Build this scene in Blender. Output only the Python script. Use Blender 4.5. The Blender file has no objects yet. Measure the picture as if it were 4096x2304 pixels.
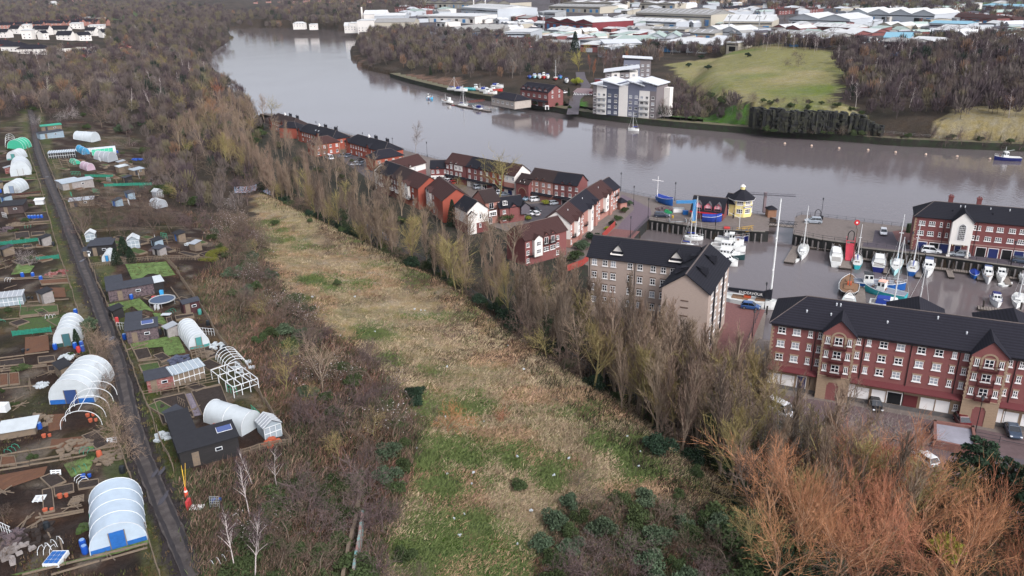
import bpy, math, random
import numpy as np
from mathutils import Vector, Matrix
random.seed(7); RNG=np.random.default_rng(7)
R_=math.radians
sc=bpy.context.scene
# ---------------------------------------------------------------- camera
FPX=3186.; TH=R_(21.3); CH=65.; RO=R_(1.06)      # 28 mm lens on a drone 65 m above the quay
fw=Vector((0,math.cos(TH),-math.sin(TH))); u0=Vector((0,math.sin(TH),math.cos(TH)))
RT=Vector((1,0,0))*math.cos(RO)-u0*math.sin(RO); UP=Vector((1,0,0))*math.sin(RO)+u0*math.cos(RO)
cam=bpy.data.objects.new('camera',bpy.data.cameras.new('camera')); sc.collection.objects.link(cam)
m3=Matrix((RT,UP,-fw)).transposed(); cam.matrix_world=Matrix.Translation((0,0,CH))@m3.to_4x4()
cam.data.sensor_width=36; cam.data.lens=36*FPX/4096; cam.data.clip_end=9000; cam.data.clip_start=1
sc.camera=cam
# ---------------------------------------------------------------- world, sun, exposure
w=bpy.data.worlds.new('World'); sc.world=w; w.use_nodes=True; nt=w.node_tree
bg=nt.nodes['Background']; sky=nt.nodes.new('ShaderNodeTexSky'); sky.sky_type='NISHITA'; sky.sun_disc=False
SE,SR=R_(42),R_(145)
sky.sun_elevation=SE; sky.sun_rotation=SR; sky.air_density=1; sky.dust_density=5; sky.ozone_density=1.5
hs=nt.nodes.new('ShaderNodeHueSaturation'); hs.inputs['Saturation'].default_value=.25
nt.links.new(sky.outputs[0],hs.inputs['Color']); tint=nt.nodes.new('ShaderNodeMix'); tint.data_type='RGBA'; tint.blend_type='MULTIPLY'; tint.inputs[0].default_value=1; tint.inputs[7].default_value=(.95,.98,1.07,1); nt.links.new(hs.outputs[0],tint.inputs[6]); nt.links.new(tint.outputs[2],bg.inputs['Color']); bg.inputs['Strength'].default_value=.15
sl=bpy.data.lights.new('sun','SUN'); sl.energy=.85; sl.angle=R_(14); sl.color=(1,.95,.88)
so=bpy.data.objects.new('sun',sl); sc.collection.objects.link(so)
sdir=Vector((math.sin(SR)*math.cos(SE),math.cos(SR)*math.cos(SE),math.sin(SE)))
so.rotation_euler=sdir.to_track_quat('Z','Y').to_euler()
sc.view_settings.view_transform='Standard'; sc.view_settings.look='None'; sc.view_settings.gamma=1
sc.view_settings.exposure=.92
sc.cycles.max_bounces=5; sc.cycles.diffuse_bounces=2; sc.cycles.glossy_bounces=2; sc.cycles.transparent_max_bounces=8
# ---------------------------------------------------------------- helpers
def ray(px,py): return fw*FPX+RT*(px-2048)-UP*(py-1152)
def pz(px,py,z=0.):
    d=ray(px,py); t=(z-CH)/d.z; return Vector((d.x*t,d.y*t,z))
def sm(x): x=np.clip(x,0,1); return x*x*(3-2*x)
XLY=[(-400,120),(0,60),(60,36),(77,26),(95,19.5),(118,7.5),(154,-11.5),(190,-39),(237,-75),(300,-112),(380,-128),(442,-135),(481,-150),(614,-210),(810,-291),(1107,-358),(1304,-434),(3000,-900),(9000,-2500)]
def XL(Y): return np.interp(Y,[a for a,b in XLY],[b for a,b in XLY])
FARB=[(4700,640),(4096,607),(3600,585),(3072,542),(2700,512),(2480,490),(2290,463),(2048,420),(1900,395),(1760,365),(1650,337),(1560,310),(1440,282),(1400,262),(1385,215),(1440,150),(1380,125),(1250,115),(1150,113),(1020,112),(920,114)]
FB=[pz(x,y,-3)[:2] for x,y in FARB]
FBx=sorted([(b,a) for a,b in FB])
def XF(Y): return np.interp(Y,[a for a,b in FBx],[b for a,b in FBx])   # far bank line
NEARQ=[(1040,455),(1300,510),(1650,610),(2130,740),(2480,765),(2600,790),(2920,845),(3080,860)]
NQ=[pz(x,y,0)[:2] for x,y in NEARQ]
def hgt(X,Y):
    X=np.asarray(X,float);Y=np.asarray(Y,float)
    s=XL(Y)-X
    hl=6*sm((s+10)/14)+6*sm((s-10)/55)
    hf=-4+15*sm(s/32)+8*sm((s-50)/160)
    k=sm((Y-340)/80); hl=hl*(1-k)+hf*k
    e=X-XF(Y)                                   # metres into the far side
    df=(X-95)*.65+(Y-365)*.76
    dl=X-np.interp(Y,[300,365,480,550,620],[88,92,100,118,150])
    hr=np.where(Y>300,0.,0.)+5*sm((Y-470)/80)*sm(e/60)
    m=9.5*sm(df/(5+45*sm((X-134)/26)))*sm(dl/22)*sm((e-13)/9)+6.5*sm((df-50)/160)*sm(dl/60)
    back=1-sm((Y-640-.1*X)/90); hr=hr*0+np.maximum(m*back,hr)+.016*np.maximum(Y-750,0)
    far=sm((X-(XL(Y)+XF(Y))/2)/1.0)
    near=(X>XL(Y)) & (Y<300)
    out=np.where(s>0,hl,np.where(far>.5,hr,hl*0))
    out=np.where((s<=0)&(Y<345)&(e<0),6*sm((s+10)/14)*(1-k),out)
    return out
def hz(x,y): return float(hgt(x,y))
def G(px,py,dz=0.):
    """the point of the terrain under a pixel of the photograph"""
    d=ray(px,py); d=d/d.y; z0=CH
    y=30.;pv=None
    ys=np.concatenate([np.arange(30,400,1.),np.geomspace(400,5000,700)])
    z=CH+d.z*ys; f=z-hgt(d.x*ys,ys)-dz
    i=int(np.argmax(f<0)); 
    if i==0: i=len(ys)-1
    a,b=f[i-1],f[i]; t=a/(a-b) if a!=b else 0; yy=ys[i-1]+t*(ys[i]-ys[i-1])
    return Vector((d.x*yy,yy,CH+d.z*yy))
# materials -------------------------------------------------------
MATS={}
def mat(name,col,rough=.85,ns=0,na=.0,spec=.3,rnd=0,stretch=None,metal=0,trans=0,bump=0,alpha=None,col2=None,emit=0):
    if name in MATS: return MATS[name]
    m=bpy.data.materials.new(name); m.use_nodes=True; t=m.node_tree; b=t.nodes['Principled BSDF']
    b.inputs['Roughness'].default_value=rough; b.inputs['Specular IOR Level'].default_value=spec; b.inputs['Metallic'].default_value=metal
    if trans: b.inputs['Transmission Weight'].default_value=trans
    if alpha is not None: b.inputs['Alpha'].default_value=alpha
    c=(*col,1); src=None
    if ns or rnd:
        mix=t.nodes.new('ShaderNodeHueSaturation'); mix.inputs['Color'].default_value=c
        val=None
        if ns:
            tc=t.nodes.new('ShaderNodeTexCoord'); mp=t.nodes.new('ShaderNodeMapping'); n=t.nodes.new('ShaderNodeTexNoise')
            mp.inputs['Scale'].default_value=stretch or (1,1,1)
            n.inputs['Scale'].default_value=ns; n.inputs['Detail'].default_value=6; n.inputs['Roughness'].default_value=.65
            t.links.new(tc.outputs['Object'],mp.inputs[0]); t.links.new(mp.outputs[0],n.inputs['Vector'])
            mr=t.nodes.new('ShaderNodeMapRange'); mr.inputs[1].default_value=.25; mr.inputs[2].default_value=.75; mr.inputs[3].default_value=1-na; mr.inputs[4].default_value=1+na
            t.links.new(n.outputs[0],mr.inputs[0]); val=mr.outputs[0]
            if col2:
                mc=t.nodes.new('ShaderNodeMix'); mc.data_type='RGBA'; mc.inputs[6].default_value=c; mc.inputs[7].default_value=(*col2,1)
                r2=t.nodes.new('ShaderNodeMapRange'); r2.inputs[1].default_value=.4; r2.inputs[2].default_value=.6
                t.links.new(n.outputs[0],r2.inputs[0]); t.links.new(r2.outputs[0],mc.inputs[0]); t.links.new(mc.outputs[2],mix.inputs['Color'])
            if stretch==(1,1,4):
                wv=t.nodes.new('ShaderNodeTexWave'); wv.bands_direction='Z'; wv.inputs['Scale'].default_value=1.15; wv.inputs['Distortion'].default_value=.4; t.links.new(tc.outputs['Object'],wv.inputs['Vector']); w2=t.nodes.new('ShaderNodeMapRange'); w2.inputs[3].default_value=.72; w2.inputs[4].default_value=1.18; t.links.new(wv.outputs[1],w2.inputs[0]); mw=t.nodes.new('ShaderNodeMath'); mw.operation='MULTIPLY'; t.links.new(val,mw.inputs[0]); t.links.new(w2.outputs[0],mw.inputs[1]); val=mw.outputs[0]
            if bump:
                bp=t.nodes.new('ShaderNodeBump'); bp.inputs['Strength'].default_value=1; bp.inputs['Distance'].default_value=bump
                t.links.new(n.outputs[0],bp.inputs['Height']); t.links.new(bp.outputs[0],b.inputs['Normal'])
        if rnd:
            oi=t.nodes.new('ShaderNodeObjectInfo'); m2=t.nodes.new('ShaderNodeMapRange'); m2.inputs[3].default_value=1-rnd; m2.inputs[4].default_value=1+rnd
            t.links.new(oi.outputs['Random'],m2.inputs[0])
            m4=t.nodes.new('ShaderNodeMath'); m4.operation='MULTIPLY_ADD'; m4.inputs[1].default_value=.035*min(1,rnd*3); m4.inputs[2].default_value=.5-.0175*min(1,rnd*3)
            f=t.nodes.new('ShaderNodeMath'); f.operation='FRACT'; g=t.nodes.new('ShaderNodeMath'); g.operation='MULTIPLY'; g.inputs[1].default_value=7.3
            t.links.new(oi.outputs['Random'],g.inputs[0]); t.links.new(g.outputs[0],f.inputs[0]); t.links.new(f.outputs[0],m4.inputs[0]); t.links.new(m4.outputs[0],mix.inputs['Hue'])
            if val is None: val=m2.outputs[0]
            else:
                mm=t.nodes.new('ShaderNodeMath'); mm.operation='MULTIPLY'; t.links.new(val,mm.inputs[0]); t.links.new(m2.outputs[0],mm.inputs[1]); val=mm.outputs[0]
        t.links.new(val,mix.inputs['Value']); t.links.new(mix.outputs[0],b.inputs['Base Color'])
    else: b.inputs['Base Color'].default_value=c
    MATS[name]=m; return m
def C8(r,g,b):  # sRGB byte colour -> linear
    f=lambda v:((v/255+.055)/1.055)**2.4 if v>10 else v/255/12.92
    return (f(r)*.86,f(g)*.86,f(b)*.86)
class MB:
    def __init__(s): s.v=[];s.f=[];s.m=[];s.M=None
    def quad(s,*p,m=0):
        k=len(s.v); s.v+= [tuple(q) for q in p]; s.f.append(tuple(range(k,k+len(p)))); s.m.append(m); return s
    def box(s,x0,y0,z0,x1,y1,z1,m=0,rz=0,c=None):
        k=len(s.v); P=[(x0,y0,z0),(x1,y0,z0),(x1,y1,z0),(x0,y1,z0),(x0,y0,z1),(x1,y0,z1),(x1,y1,z1),(x0,y1,z1)]
        if rz:
            cx,cy=c or ((x0+x1)/2,(y0+y1)/2); ca,sa=math.cos(rz),math.sin(rz)
            P=[(cx+(x-cx)*ca-(y-cy)*sa,cy+(x-cx)*sa+(y-cy)*ca,z) for x,y,z in P]
        s.v+=P
        for f in ((0,3,2,1),(4,5,6,7),(0,1,5,4),(1,2,6,5),(2,3,7,6),(3,0,4,7)): s.f.append(tuple(k+i for i in f)); s.m.append(m)
        return s
    def prism(s,poly,z0,z1,m=0,mt=None):
        n=len(poly); k=len(s.v); ar=sum(poly[i][0]*poly[(i+1)%n][1]-poly[(i+1)%n][0]*poly[i][1] for i in range(n))
        if ar<0: poly=poly[::-1]
        s.v+=[(p[0],p[1],z0) for p in poly]+[(p[0],p[1],(p[2] if len(p)>2 else z1)) for p in poly]
        for i in range(n): j=(i+1)%n; s.f.append((k+i,k+j,k+n+j,k+n+i)); s.m.append(m)
        if n>6:
            from mathutils.geometry import tessellate_polygon
            for tr in tessellate_polygon([[Vector((p[0],p[1],0)) for p in poly]]):
                a,b,c=[poly[i] for i in tr]
                if (b[0]-a[0])*(c[1]-a[1])-(b[1]-a[1])*(c[0]-a[0])<0: tr=tr[::-1]
                s.f.append(tuple(k+n+i for i in tr)); s.m.append(m if mt is None else mt)
            return s
        s.f.append(tuple(k+n+i for i in range(n))); s.m.append(m if mt is None else mt)
        s.f.append(tuple(k+n-1-i for i in range(n))); s.m.append(m); return s
    def tube(s,p0,p1,r0,r1=None,n=6,m=0,cap=True):
        r1=r0 if r1 is None else r1; p0=Vector(p0);p1=Vector(p1); d=(p1-p0)
        if d.length<1e-6: return s
        d.normalize(); a=d.orthogonal().normalized(); b=d.cross(a); k=len(s.v)
        for p,r in ((p0,r0),(p1,r1)):
            for i in range(n):
                t=2*math.pi*i/n; s.v.append(tuple(p+a*(r*math.cos(t))+b*(r*math.sin(t))))
        for i in range(n): j=(i+1)%n; s.f.append((k+i,k+j,k+n+j,k+n+i)); s.m.append(m)
        if cap and n>2: s.f.append(tuple(k+n+i for i in range(n))); s.m.append(m); s.f.append(tuple(k+n-1-i for i in range(n))); s.m.append(m)
        return s
    def path(s,pts,r,n=5,m=0):
        for a,b in zip(pts,pts[1:]): s.tube(a,b,r,n=n,m=m)
        return s
    def loft(s,rings,m=0,close=True,caps=True):
        k=len(s.v); n=len(rings[0])
        for r in rings: s.v+=[tuple(p) for p in r]
        for i in range(len(rings)-1):
            for j in range(n if close else n-1):
                q=(j+1)%n; s.f.append((k+i*n+j,k+i*n+q,k+(i+1)*n+q,k+(i+1)*n+j)); s.m.append(m)
        if caps:
            s.f.append(tuple(k+n-1-j for j in range(n))); s.m.append(m); s.f.append(tuple(k+(len(rings)-1)*n+j for j in range(n))); s.m.append(m)
        return s
    def mesh(s,name,mats,smooth=False):
        me=bpy.data.meshes.new(name); me.from_pydata(s.v,[],s.f)
        if not isinstance(mats,(list,tuple)): mats=[mats]
        for q in mats: me.materials.append(q)
        me.polygons.foreach_set('material_index',s.m)
        if smooth: me.polygons.foreach_set('use_smooth',[True]*len(s.f))
        me.update(); return me
    def obj(s,name,mats,parent=None,smooth=False,loc=None,rz=0):
        return mk(name,s.mesh(name,mats,smooth),parent,loc,rz)
def mk(name,data,parent=None,loc=None,rz=0):
    o=bpy.data.objects.new(name,data); sc.collection.objects.link(o)
    if parent: o.parent=parent
    if loc is not None: o.location=loc
    if rz: o.rotation_euler.z=rz
    return o
def tag(o,label=None,cat=None,group=None,kind=None):
    if label: o['label']=label
    if cat: o['category']=cat
    if group: o['group']=group
    if kind: o['kind']=kind
    return o
def thing(name,label,cat,loc=(0,0,0),rz=0,group=None): return tag(mk(name,None,None,loc,rz),label,cat,group)
def dup(root,loc,rz=0,label=None,group=None,scale=None,mats=None):
    def cp(o,par):
        c=o.copy(); sc.collection.objects.link(c)
        if par: c.parent=par
        if mats and o.name.split('.')[0] in mats and c.type=='MESH':
            c.material_slots[0].link='OBJECT'; c.material_slots[0].material=mats[o.name.split('.')[0]]
        for ch in KIDS(o): cp(ch,c)
        return c
    r=cp(root,None); r.location=loc; r.rotation_euler.z=rz
    if scale: r.scale=(scale,)*3 if not isinstance(scale,tuple) else scale
    if label: r['label']=label
    if group: r['group']=group
    return r
def KIDS(o): return list(o.children)
# ---------------------------------------------------------------- ground sheet with its real colours
def inpoly(X,Y,poly):
    ins=np.zeros(X.shape,bool); n=len(poly)
    for i in range(n):
        x0,y0=poly[i][:2];x1,y1=poly[(i+1)%n][:2]
        if y0==y1: continue
        c=((y0>Y)!=(y1>Y))&(X<(x1-x0)*(Y-y0)/(y1-y0)+x0); ins^=c
    return ins
def vnoise(X,Y,s,seed=0):
    x=X/s+seed*17.3;y=Y/s+seed*9.1; xi=np.floor(x).astype(int);yi=np.floor(y).astype(int);fx=sm(x-xi);fy=sm(y-yi)
    def h(a,b):
        n=(a*374761393+b*668265263+seed*1442695)&0x7fffffff; n=(n^(n>>13))*1274126177&0x7fffffff; return ((n^(n>>16))&0xffff)/65535.
    return (h(xi,yi)*(1-fx)+h(xi+1,yi)*fx)*(1-fy)+(h(xi,yi+1)*(1-fx)+h(xi+1,yi+1)*fx)*fy
FBO=[(a+3.5,b+2.5) for a,b in FB]
def Gp(pts): return [tuple(G(x,y))[:2] for x,y in pts]
left=[(XL(y),y) for y in (1304,1107,810,614,481,430)]
RIVER=left+[NQ[0]]+NQ[1:]+[(78,218),(131,194),(230,150),(400,80),(420,60)]+[(500,200)]+FBO
PIER=[pz(x,y,0)[:2] for x,y in [(3180,868),(3206,858),(3660,912),(4096,957),(4600,1010),(4600,1140),(4096,1072),(3700,1016),(3430,985),(3430,972),(3290,958),(3172,935)]]
BASIN=[pz(x,y,0)[:2] for x,y in [(2592,876),(2860,916),(3075,925),(3070,870),(3190,870),(3180,930),(3430,985),(4096,1072),(4700,1150),(4700,1700)]]+[(97,116),(46,138),(47,147),(43,151.5)]+[pz(2500,975,0)[:2]]
YS=np.concatenate([np.arange(8,48,4),np.arange(48,130,.9),np.geomspace(130,420,210)[0:],np.geomspace(423,1400,170),np.geomspace(1420,6000,40)])
US=np.linspace(-1.05,1.05,330)
YY,UU=np.meshgrid(YS,US,indexing='ij'); XX=UU*(YY*.98+12)
HH=hgt(XX,YY)+.25*(vnoise(XX,YY,9,1)-.5)*np.clip(XL(YY)-XX,0,1)
wet=inpoly(XX,YY,RIVER)|inpoly(XX,YY,BASIN)
HH=np.where(wet,-9,HH)
q0=(~wet)&(XX>XL(YY)+9)&(YY<430)&(XX<XF(YY)-10); HH=np.where(q0,-.6,HH)   # under the paving
straw=np.array(C8(158,140,110)); brown=np.array(C8(74,63,54)); dark=np.array(C8(48,45,37)); soil=np.array(C8(58,46,40)); grn=np.array(C8(78,96,44)); vgrn=np.array(C8(64,86,38))
def blend(c,col,a): return c*(1-a[...,None])+np.array(col)*a[...,None]
n1=vnoise(XX,YY,3,2);n2=vnoise(XX,YY,11,3);n3=vnoise(XX,YY,1.3,4);n4=vnoise(XX,YY,30,5)
COL=np.zeros(XX.shape+(3,))+dark
COL=blend(COL,brown,np.clip(n2*1.2-.1,0,1))
FIELD=Gp([(1040,770),(1180,775),(1300,835),(1400,930),(1560,1010),(1760,1110),(1900,1230),(2060,1350),(2250,1480),(2480,1590),(2640,1710),(2800,1820),(2980,2000),(2960,2180),(2500,2304),(2400,2420),(1480,2420),(1560,2100),(1650,1900),(1680,1720),(1620,1600),(1500,1450),(1330,1330),(1180,1230),(1080,1080),(1020,930)])
def soft(poly,jit=5):
    return inpoly(XX+(n1-.5)*jit*2+(n2-.5)*jit*2,YY+(n3-.5)*jit+(n4-.5)*jit*2,poly).astype(float)
fi=soft(FIELD,3); COL=blend(COL,straw,fi)
COL=blend(COL,C8(120,96,78),fi*np.clip((n2-.5)*2.2,0,.8)); COL=blend(COL,C8(128,122,84),fi*np.clip((vnoise(XX,YY,9,9)-.5)*2.2,0,.6))
COL=blend(COL,C8(88,66,54),fi*np.clip((vnoise(XX,YY,5,8)-.62)*3,0,.8))
def blob(px,py,r,col,a=1.,ry=None):
    global COL
    g=G(px,py); d=((XX-g.x)/r)**2+((YY-g.y)/(ry or r*1.3))**2
    COL=blend(COL,col,a*np.clip(1.4-d-(n1-.5)*1.6-(n3-.5)*.8,0,1))
BLG=[]
for b in [(1450,1350,3,),(1500,1330,5),(1100,960,4),(1130,920,3),(1200,1200,3),(1850,1800,5),(1900,1830,5),(1780,1780,3),(1900,1620,4),(1620,1600,4),(1700,2250,6),(1640,2200,5),(1780,2180,6),(1950,2200,4),(2040,2170,5),(2100,2280,6),(1900,2120,5),(2400,1760,4),(2520,1790,4),(2560,1850,4),(1700,1850,4),(1760,1920,4),(2050,1830,4),(1250,1120,4),(1080,890,4),(1560,1430,3),(1330,1150,3),(2200,1900,4)]:
    blob(b[0],b[1],b[2]*.8,vgrn,.8); g_=G(b[0],b[1]); BLG.append((g_.x,g_.y,b[2]*(.95 if b[1]<2000 else .6)))
for b in [(1150,910,9),(1180,1010,8),(1350,1230,7),(1500,1420,6),(1700,1500,7),(1620,1380,6),(2100,1700,8),(1750,1650,7)]: blob(b[0],b[1],b[2],C8(120,116,74),.4)
for b in [(1500,1480,6),(1420,1400,5),(1560,1560,5),(1600,1640,5),(1980,1380,5),(1850,1300,5),(1560,1000,6),(1330,930,6),(1700,1120,5),(2700,1850,5),(2750,2000,6)]: blob(b[0],b[1],b[2],C8(84,62,54),.75)
ALL=Gp([(-300,480),(470,500),(560,560),(620,780),(740,860),(900,960),(880,1060),(760,1180),(900,1380),(1000,1480),(1160,1750),(900,2000),(780,2304),(760,2450),(-400,2450)])
al=soft(ALL,1.); COL=blend(COL,soil,al); COL=blend(COL,C8(70,72,46),al*np.clip((n2-.45)*2.2,0,.8)); COL=blend(COL,C8(96,74,60),al*np.clip((vnoise(XX,YY,4,12)-.6)*2.5,0,.7)); COL=blend(COL,C8(112,102,90),al*np.clip((vnoise(XX,YY,2.6,14)-.62)*4,0,.75)); COL=blend(COL,C8(40,34,32),al*np.clip((vnoise(XX,YY,5,15)-.6)*3,0,.7))
for b in [(1000,1330,5),(1060,1480,4),(1130,1600,4),(900,1150,6),(930,1240,5),(1300,2250,4),(1200,2180,3)]: blob(b[0],b[1],b[2],C8(124,104,82),.8)
TRK=[(120,440),(135,500),(150,600),(185,700),(250,850),(290,960),(345,1100),(385,1200),(420,1300),(470,1440),(500,1560),(530,1700),(575,1840),(640,2000),(705,2150),(790,2340)]
TP=np.array(Gp(TRK)); dd_=np.full(XX.shape,1e9)
for i in range(len(TP)-1):
    a=TP[i];e_=TP[i+1]-a; t_=np.clip(((XX-a[0])*e_[0]+(YY-a[1])*e_[1])/(e_@e_),0,1); dd_=np.minimum(dd_,np.hypot(XX-a[0]-t_*e_[0],YY-a[1]-t_*e_[1]))
k_=np.clip((4.6+2*(n1-.5)-dd_)/.8,0,1); COL=blend(COL,C8(76,82,48),k_); COL=blend(COL,C8(108,98,78),k_*np.clip((n2-.45)*3,0,.8)); COL=blend(COL,C8(62,56,56),np.clip((2.2-dd_+(n3-.5))/.5,0,1))
# far side colours
grass=soft([pz(x,y,9)[:2] for x,y in [(2680,235),(2850,213),(3060,212),(3200,222),(3290,245),(3370,300),(3330,400),(3500,465),(3300,455),(3080,430),(2960,400),(2780,330)]],4)
COL=blend(COL,C8(128,124,80),grass); COL=blend(COL,C8(96,112,52),grass*np.clip((n4-.35)*2,0,.8)); COL=blend(COL,C8(150,138,100),grass*np.clip((vnoise(XX,YY,22,21)-.5)*2.5,0,.8))
COL=blend(COL,C8(140,128,96),soft([pz(x,y,1)[:2] for x,y in [(3800,590),(3720,540),(3850,510),(4300,490),(4300,610)]],4))
ind=inpoly(XX+(n2-.5)*20,YY,[(-60,760),(60,700),(160,690),(420,560),(1500,900),(2500,2600),(400,2800),(-100,1800),(-150,1250)]).astype(float)
COL=blend(COL,C8(96,92,96),ind*np.clip(.2+n4*.9,0,1))
for P4,cc in (([(640,60),(560,45),(0,38),(-100,60),(0,95),(430,100)],C8(86,104,66)),([(3350,120),(4300,110),(4300,60),(3500,70)],C8(98,98,84)),([(3500,20),(4300,10),(4300,40),(3400,50)],C8(84,104,62))):
    COL=blend(COL,cc,soft([pz(x,y,12)[:2] for x,y in P4],15)*.8)
lawn=soft([pz(x,y,0)[:2] for x,y in [(2305,385),(2325,380),(2350,430),(2372,462),(2620,492),(2625,500),(2500,497),(2380,475),(2310,450)]],.6); COL=blend(COL,C8(66,104,40),lawn)
COL=blend(COL,C8(72,100,48),soft([pz(x,y,0)[:2] for x,y in [(2640,478),(2700,462),(2950,476),(3000,500),(2700,500)]],1.))
COL=blend(COL,C8(112,88,74),soft([pz(x,y,1)[:2] for x,y in [(1420,250),(1440,200),(1460,280),(1700,300),(1850,330),(1830,350),(1650,330),(1500,285)]],5))
COL*= (.78+.26*n3)[...,None]
nY,nX=XX.shape
me=bpy.data.meshes.new('ground')
V=np.stack([XX,YY,HH],-1).reshape(-1,3); idx=np.arange(nY*nX).reshape(nY,nX)
F=np.stack([idx[:-1,:-1],idx[:-1,1:],idx[1:,1:],idx[1:,:-1]],-1).reshape(-1,4)
me.vertices.add(len(V)); me.vertices.foreach_set('co',V.ravel()); me.loops.add(F.size); me.loops.foreach_set('vertex_index',F.ravel())
me.polygons.add(len(F)); me.polygons.foreach_set('loop_start',np.arange(0,F.size,4)); me.update()
ca=me.color_attributes.new('Tint','FLOAT_COLOR','POINT'); ca.data.foreach_set('color',np.concatenate([COL.reshape(-1,3),np.ones((nY*nX,1))],1).ravel().astype(np.float32))
me.polygons.foreach_set('use_smooth',[True]*len(F))
gm=bpy.data.materials.new('ground_cover'); gm.use_nodes=True; t=gm.node_tree; b=t.nodes['Principled BSDF']; b.inputs['Roughness'].default_value=.95; b.inputs['Specular IOR Level'].default_value=.1
at=t.nodes.new('ShaderNodeAttribute'); at.attribute_name='Tint'; g=t.nodes.new('ShaderNodeNewGeometry')
def nz(scale,det=8,rough=.7,dist=0):
    n=t.nodes.new('ShaderNodeTexNoise'); n.inputs['Scale'].default_value=scale; n.inputs['Detail'].default_value=det; n.inputs['Roughness'].default_value=rough; n.inputs['Distortion'].default_value=dist
    t.links.new(g.outputs['Position'],n.inputs['Vector']); return n
na=nz(1.1,9,.75,1.2); mr=t.nodes.new('ShaderNodeMapRange'); mr.inputs[1].default_value=.3; mr.inputs[2].default_value=.7; mr.inputs[3].default_value=.5; mr.inputs[4].default_value=1.4
t.links.new(na.outputs[0],mr.inputs[0]); hv=t.nodes.new('ShaderNodeHueSaturation'); t.links.new(at.outputs['Color'],hv.inputs['Color']); t.links.new(mr.outputs[0],hv.inputs['Value'])
nb=nz(.35,5,.6); m2=t.nodes.new('ShaderNodeMapRange'); m2.inputs[1].default_value=.3; m2.inputs[2].default_value=.7; m2.inputs[3].default_value=.7; m2.inputs[4].default_value=1.25; t.links.new(nb.outputs[0],m2.inputs[0]); t.links.new(m2.outputs[0],hv.inputs['Saturation'])
t.links.new(hv.outputs[0],b.inputs['Base Color']); bp=t.nodes.new('ShaderNodeBump'); bp.inputs['Distance'].default_value=.5; bp.inputs['Strength'].default_value=.9; t.links.new(na.outputs[0],bp.inputs['Height']); t.links.new(bp.outputs[0],b.inputs['Normal'])
me.materials.append(gm); tag(mk('ground',me),kind='structure')
# ---------------------------------------------------------------- water
wm=bpy.data.materials.new('river_water'); wm.use_nodes=True; t=wm.node_tree; b=t.nodes['Principled BSDF']
b.inputs['Base Color'].default_value=(*C8(98,90,90),1); b.inputs['Roughness'].default_value=.07; b.inputs['IOR'].default_value=1.33
g=t.nodes.new('ShaderNodeNewGeometry')
mp=t.nodes.new('ShaderNodeMapping'); mp.inputs['Scale'].default_value=(1,.55,1); mp.inputs['Rotation'].default_value=(0,0,.5); t.links.new(g.outputs['Position'],mp.inputs[0])
n1_=t.nodes.new('ShaderNodeTexNoise'); n1_.inputs['Scale'].default_value=.9; n1_.inputs['Detail'].default_value=5; t.links.new(mp.outputs[0],n1_.inputs['Vector'])
n2_=t.nodes.new('ShaderNodeTexNoise'); n2_.inputs['Scale'].default_value=.02; n2_.inputs['Detail'].default_value=4; n2_.inputs['Distortion'].default_value=1.5; t.links.new(mp.outputs[0],n2_.inputs['Vector'])
bp=t.nodes.new('ShaderNodeBump'); bp.inputs['Distance'].default_value=.05; t.links.new(n1_.outputs[0],bp.inputs['Height'])
mr=t.nodes.new('ShaderNodeMapRange'); mr.inputs[1].default_value=.35; mr.inputs[2].default_value=.65; mr.inputs[3].default_value=.2; mr.inputs[4].default_value=1.6; t.links.new(n2_.outputs[0],mr.inputs[0]); t.links.new(mr.outputs[0],bp.inputs['Strength'])
t.links.new(bp.outputs[0],b.inputs['Normal'])
tag(MB().quad((-1500,80,-3),(700,80,-3),(700,2600,-3),(-1500,2600,-3)).obj('river_water',wm),kind='structure')
# ---------------------------------------------------------------- quays (real walls down into the water)
pave=mat('paving_grey',C8(108,98,92),.8,1.2,.25,bump=.01); stone=mat('quay_stone',C8(70,66,64),.9,.8,.35); dkwall=mat('quay_wall_dark',C8(42,42,40),.8,.7,.5,stretch=(1,1,.4))
brickpave=mat('red_block_paving',C8(112,76,72),.8,2.,.22); asph=mat('asphalt',C8(74,70,74),.85,.7,.25); coping=mat('concrete_coping',C8(120,114,106),.85,1,.2)
EST=NQ+[pz(3075,925,0)[:2],pz(2860,916,0)[:2],pz(2592,876,0)[:2],pz(2500,975,0)[:2],(43,151.5),(47,147),(46,138),(97,116),(150,93),(150,60),(80,30)]
EST+=[(XL(y)+9.5,y) for y in (30,60,77,95,118,154,190,237,300,380,428)]
tag(MB().prism(EST,-8,0,0,1).obj('quay_paving',[dkwall,pave]),kind='structure')
tag(MB().prism(PIER,-8,.02,0,1).obj('pier_paving',[dkwall,pave]),kind='structure')
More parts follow.
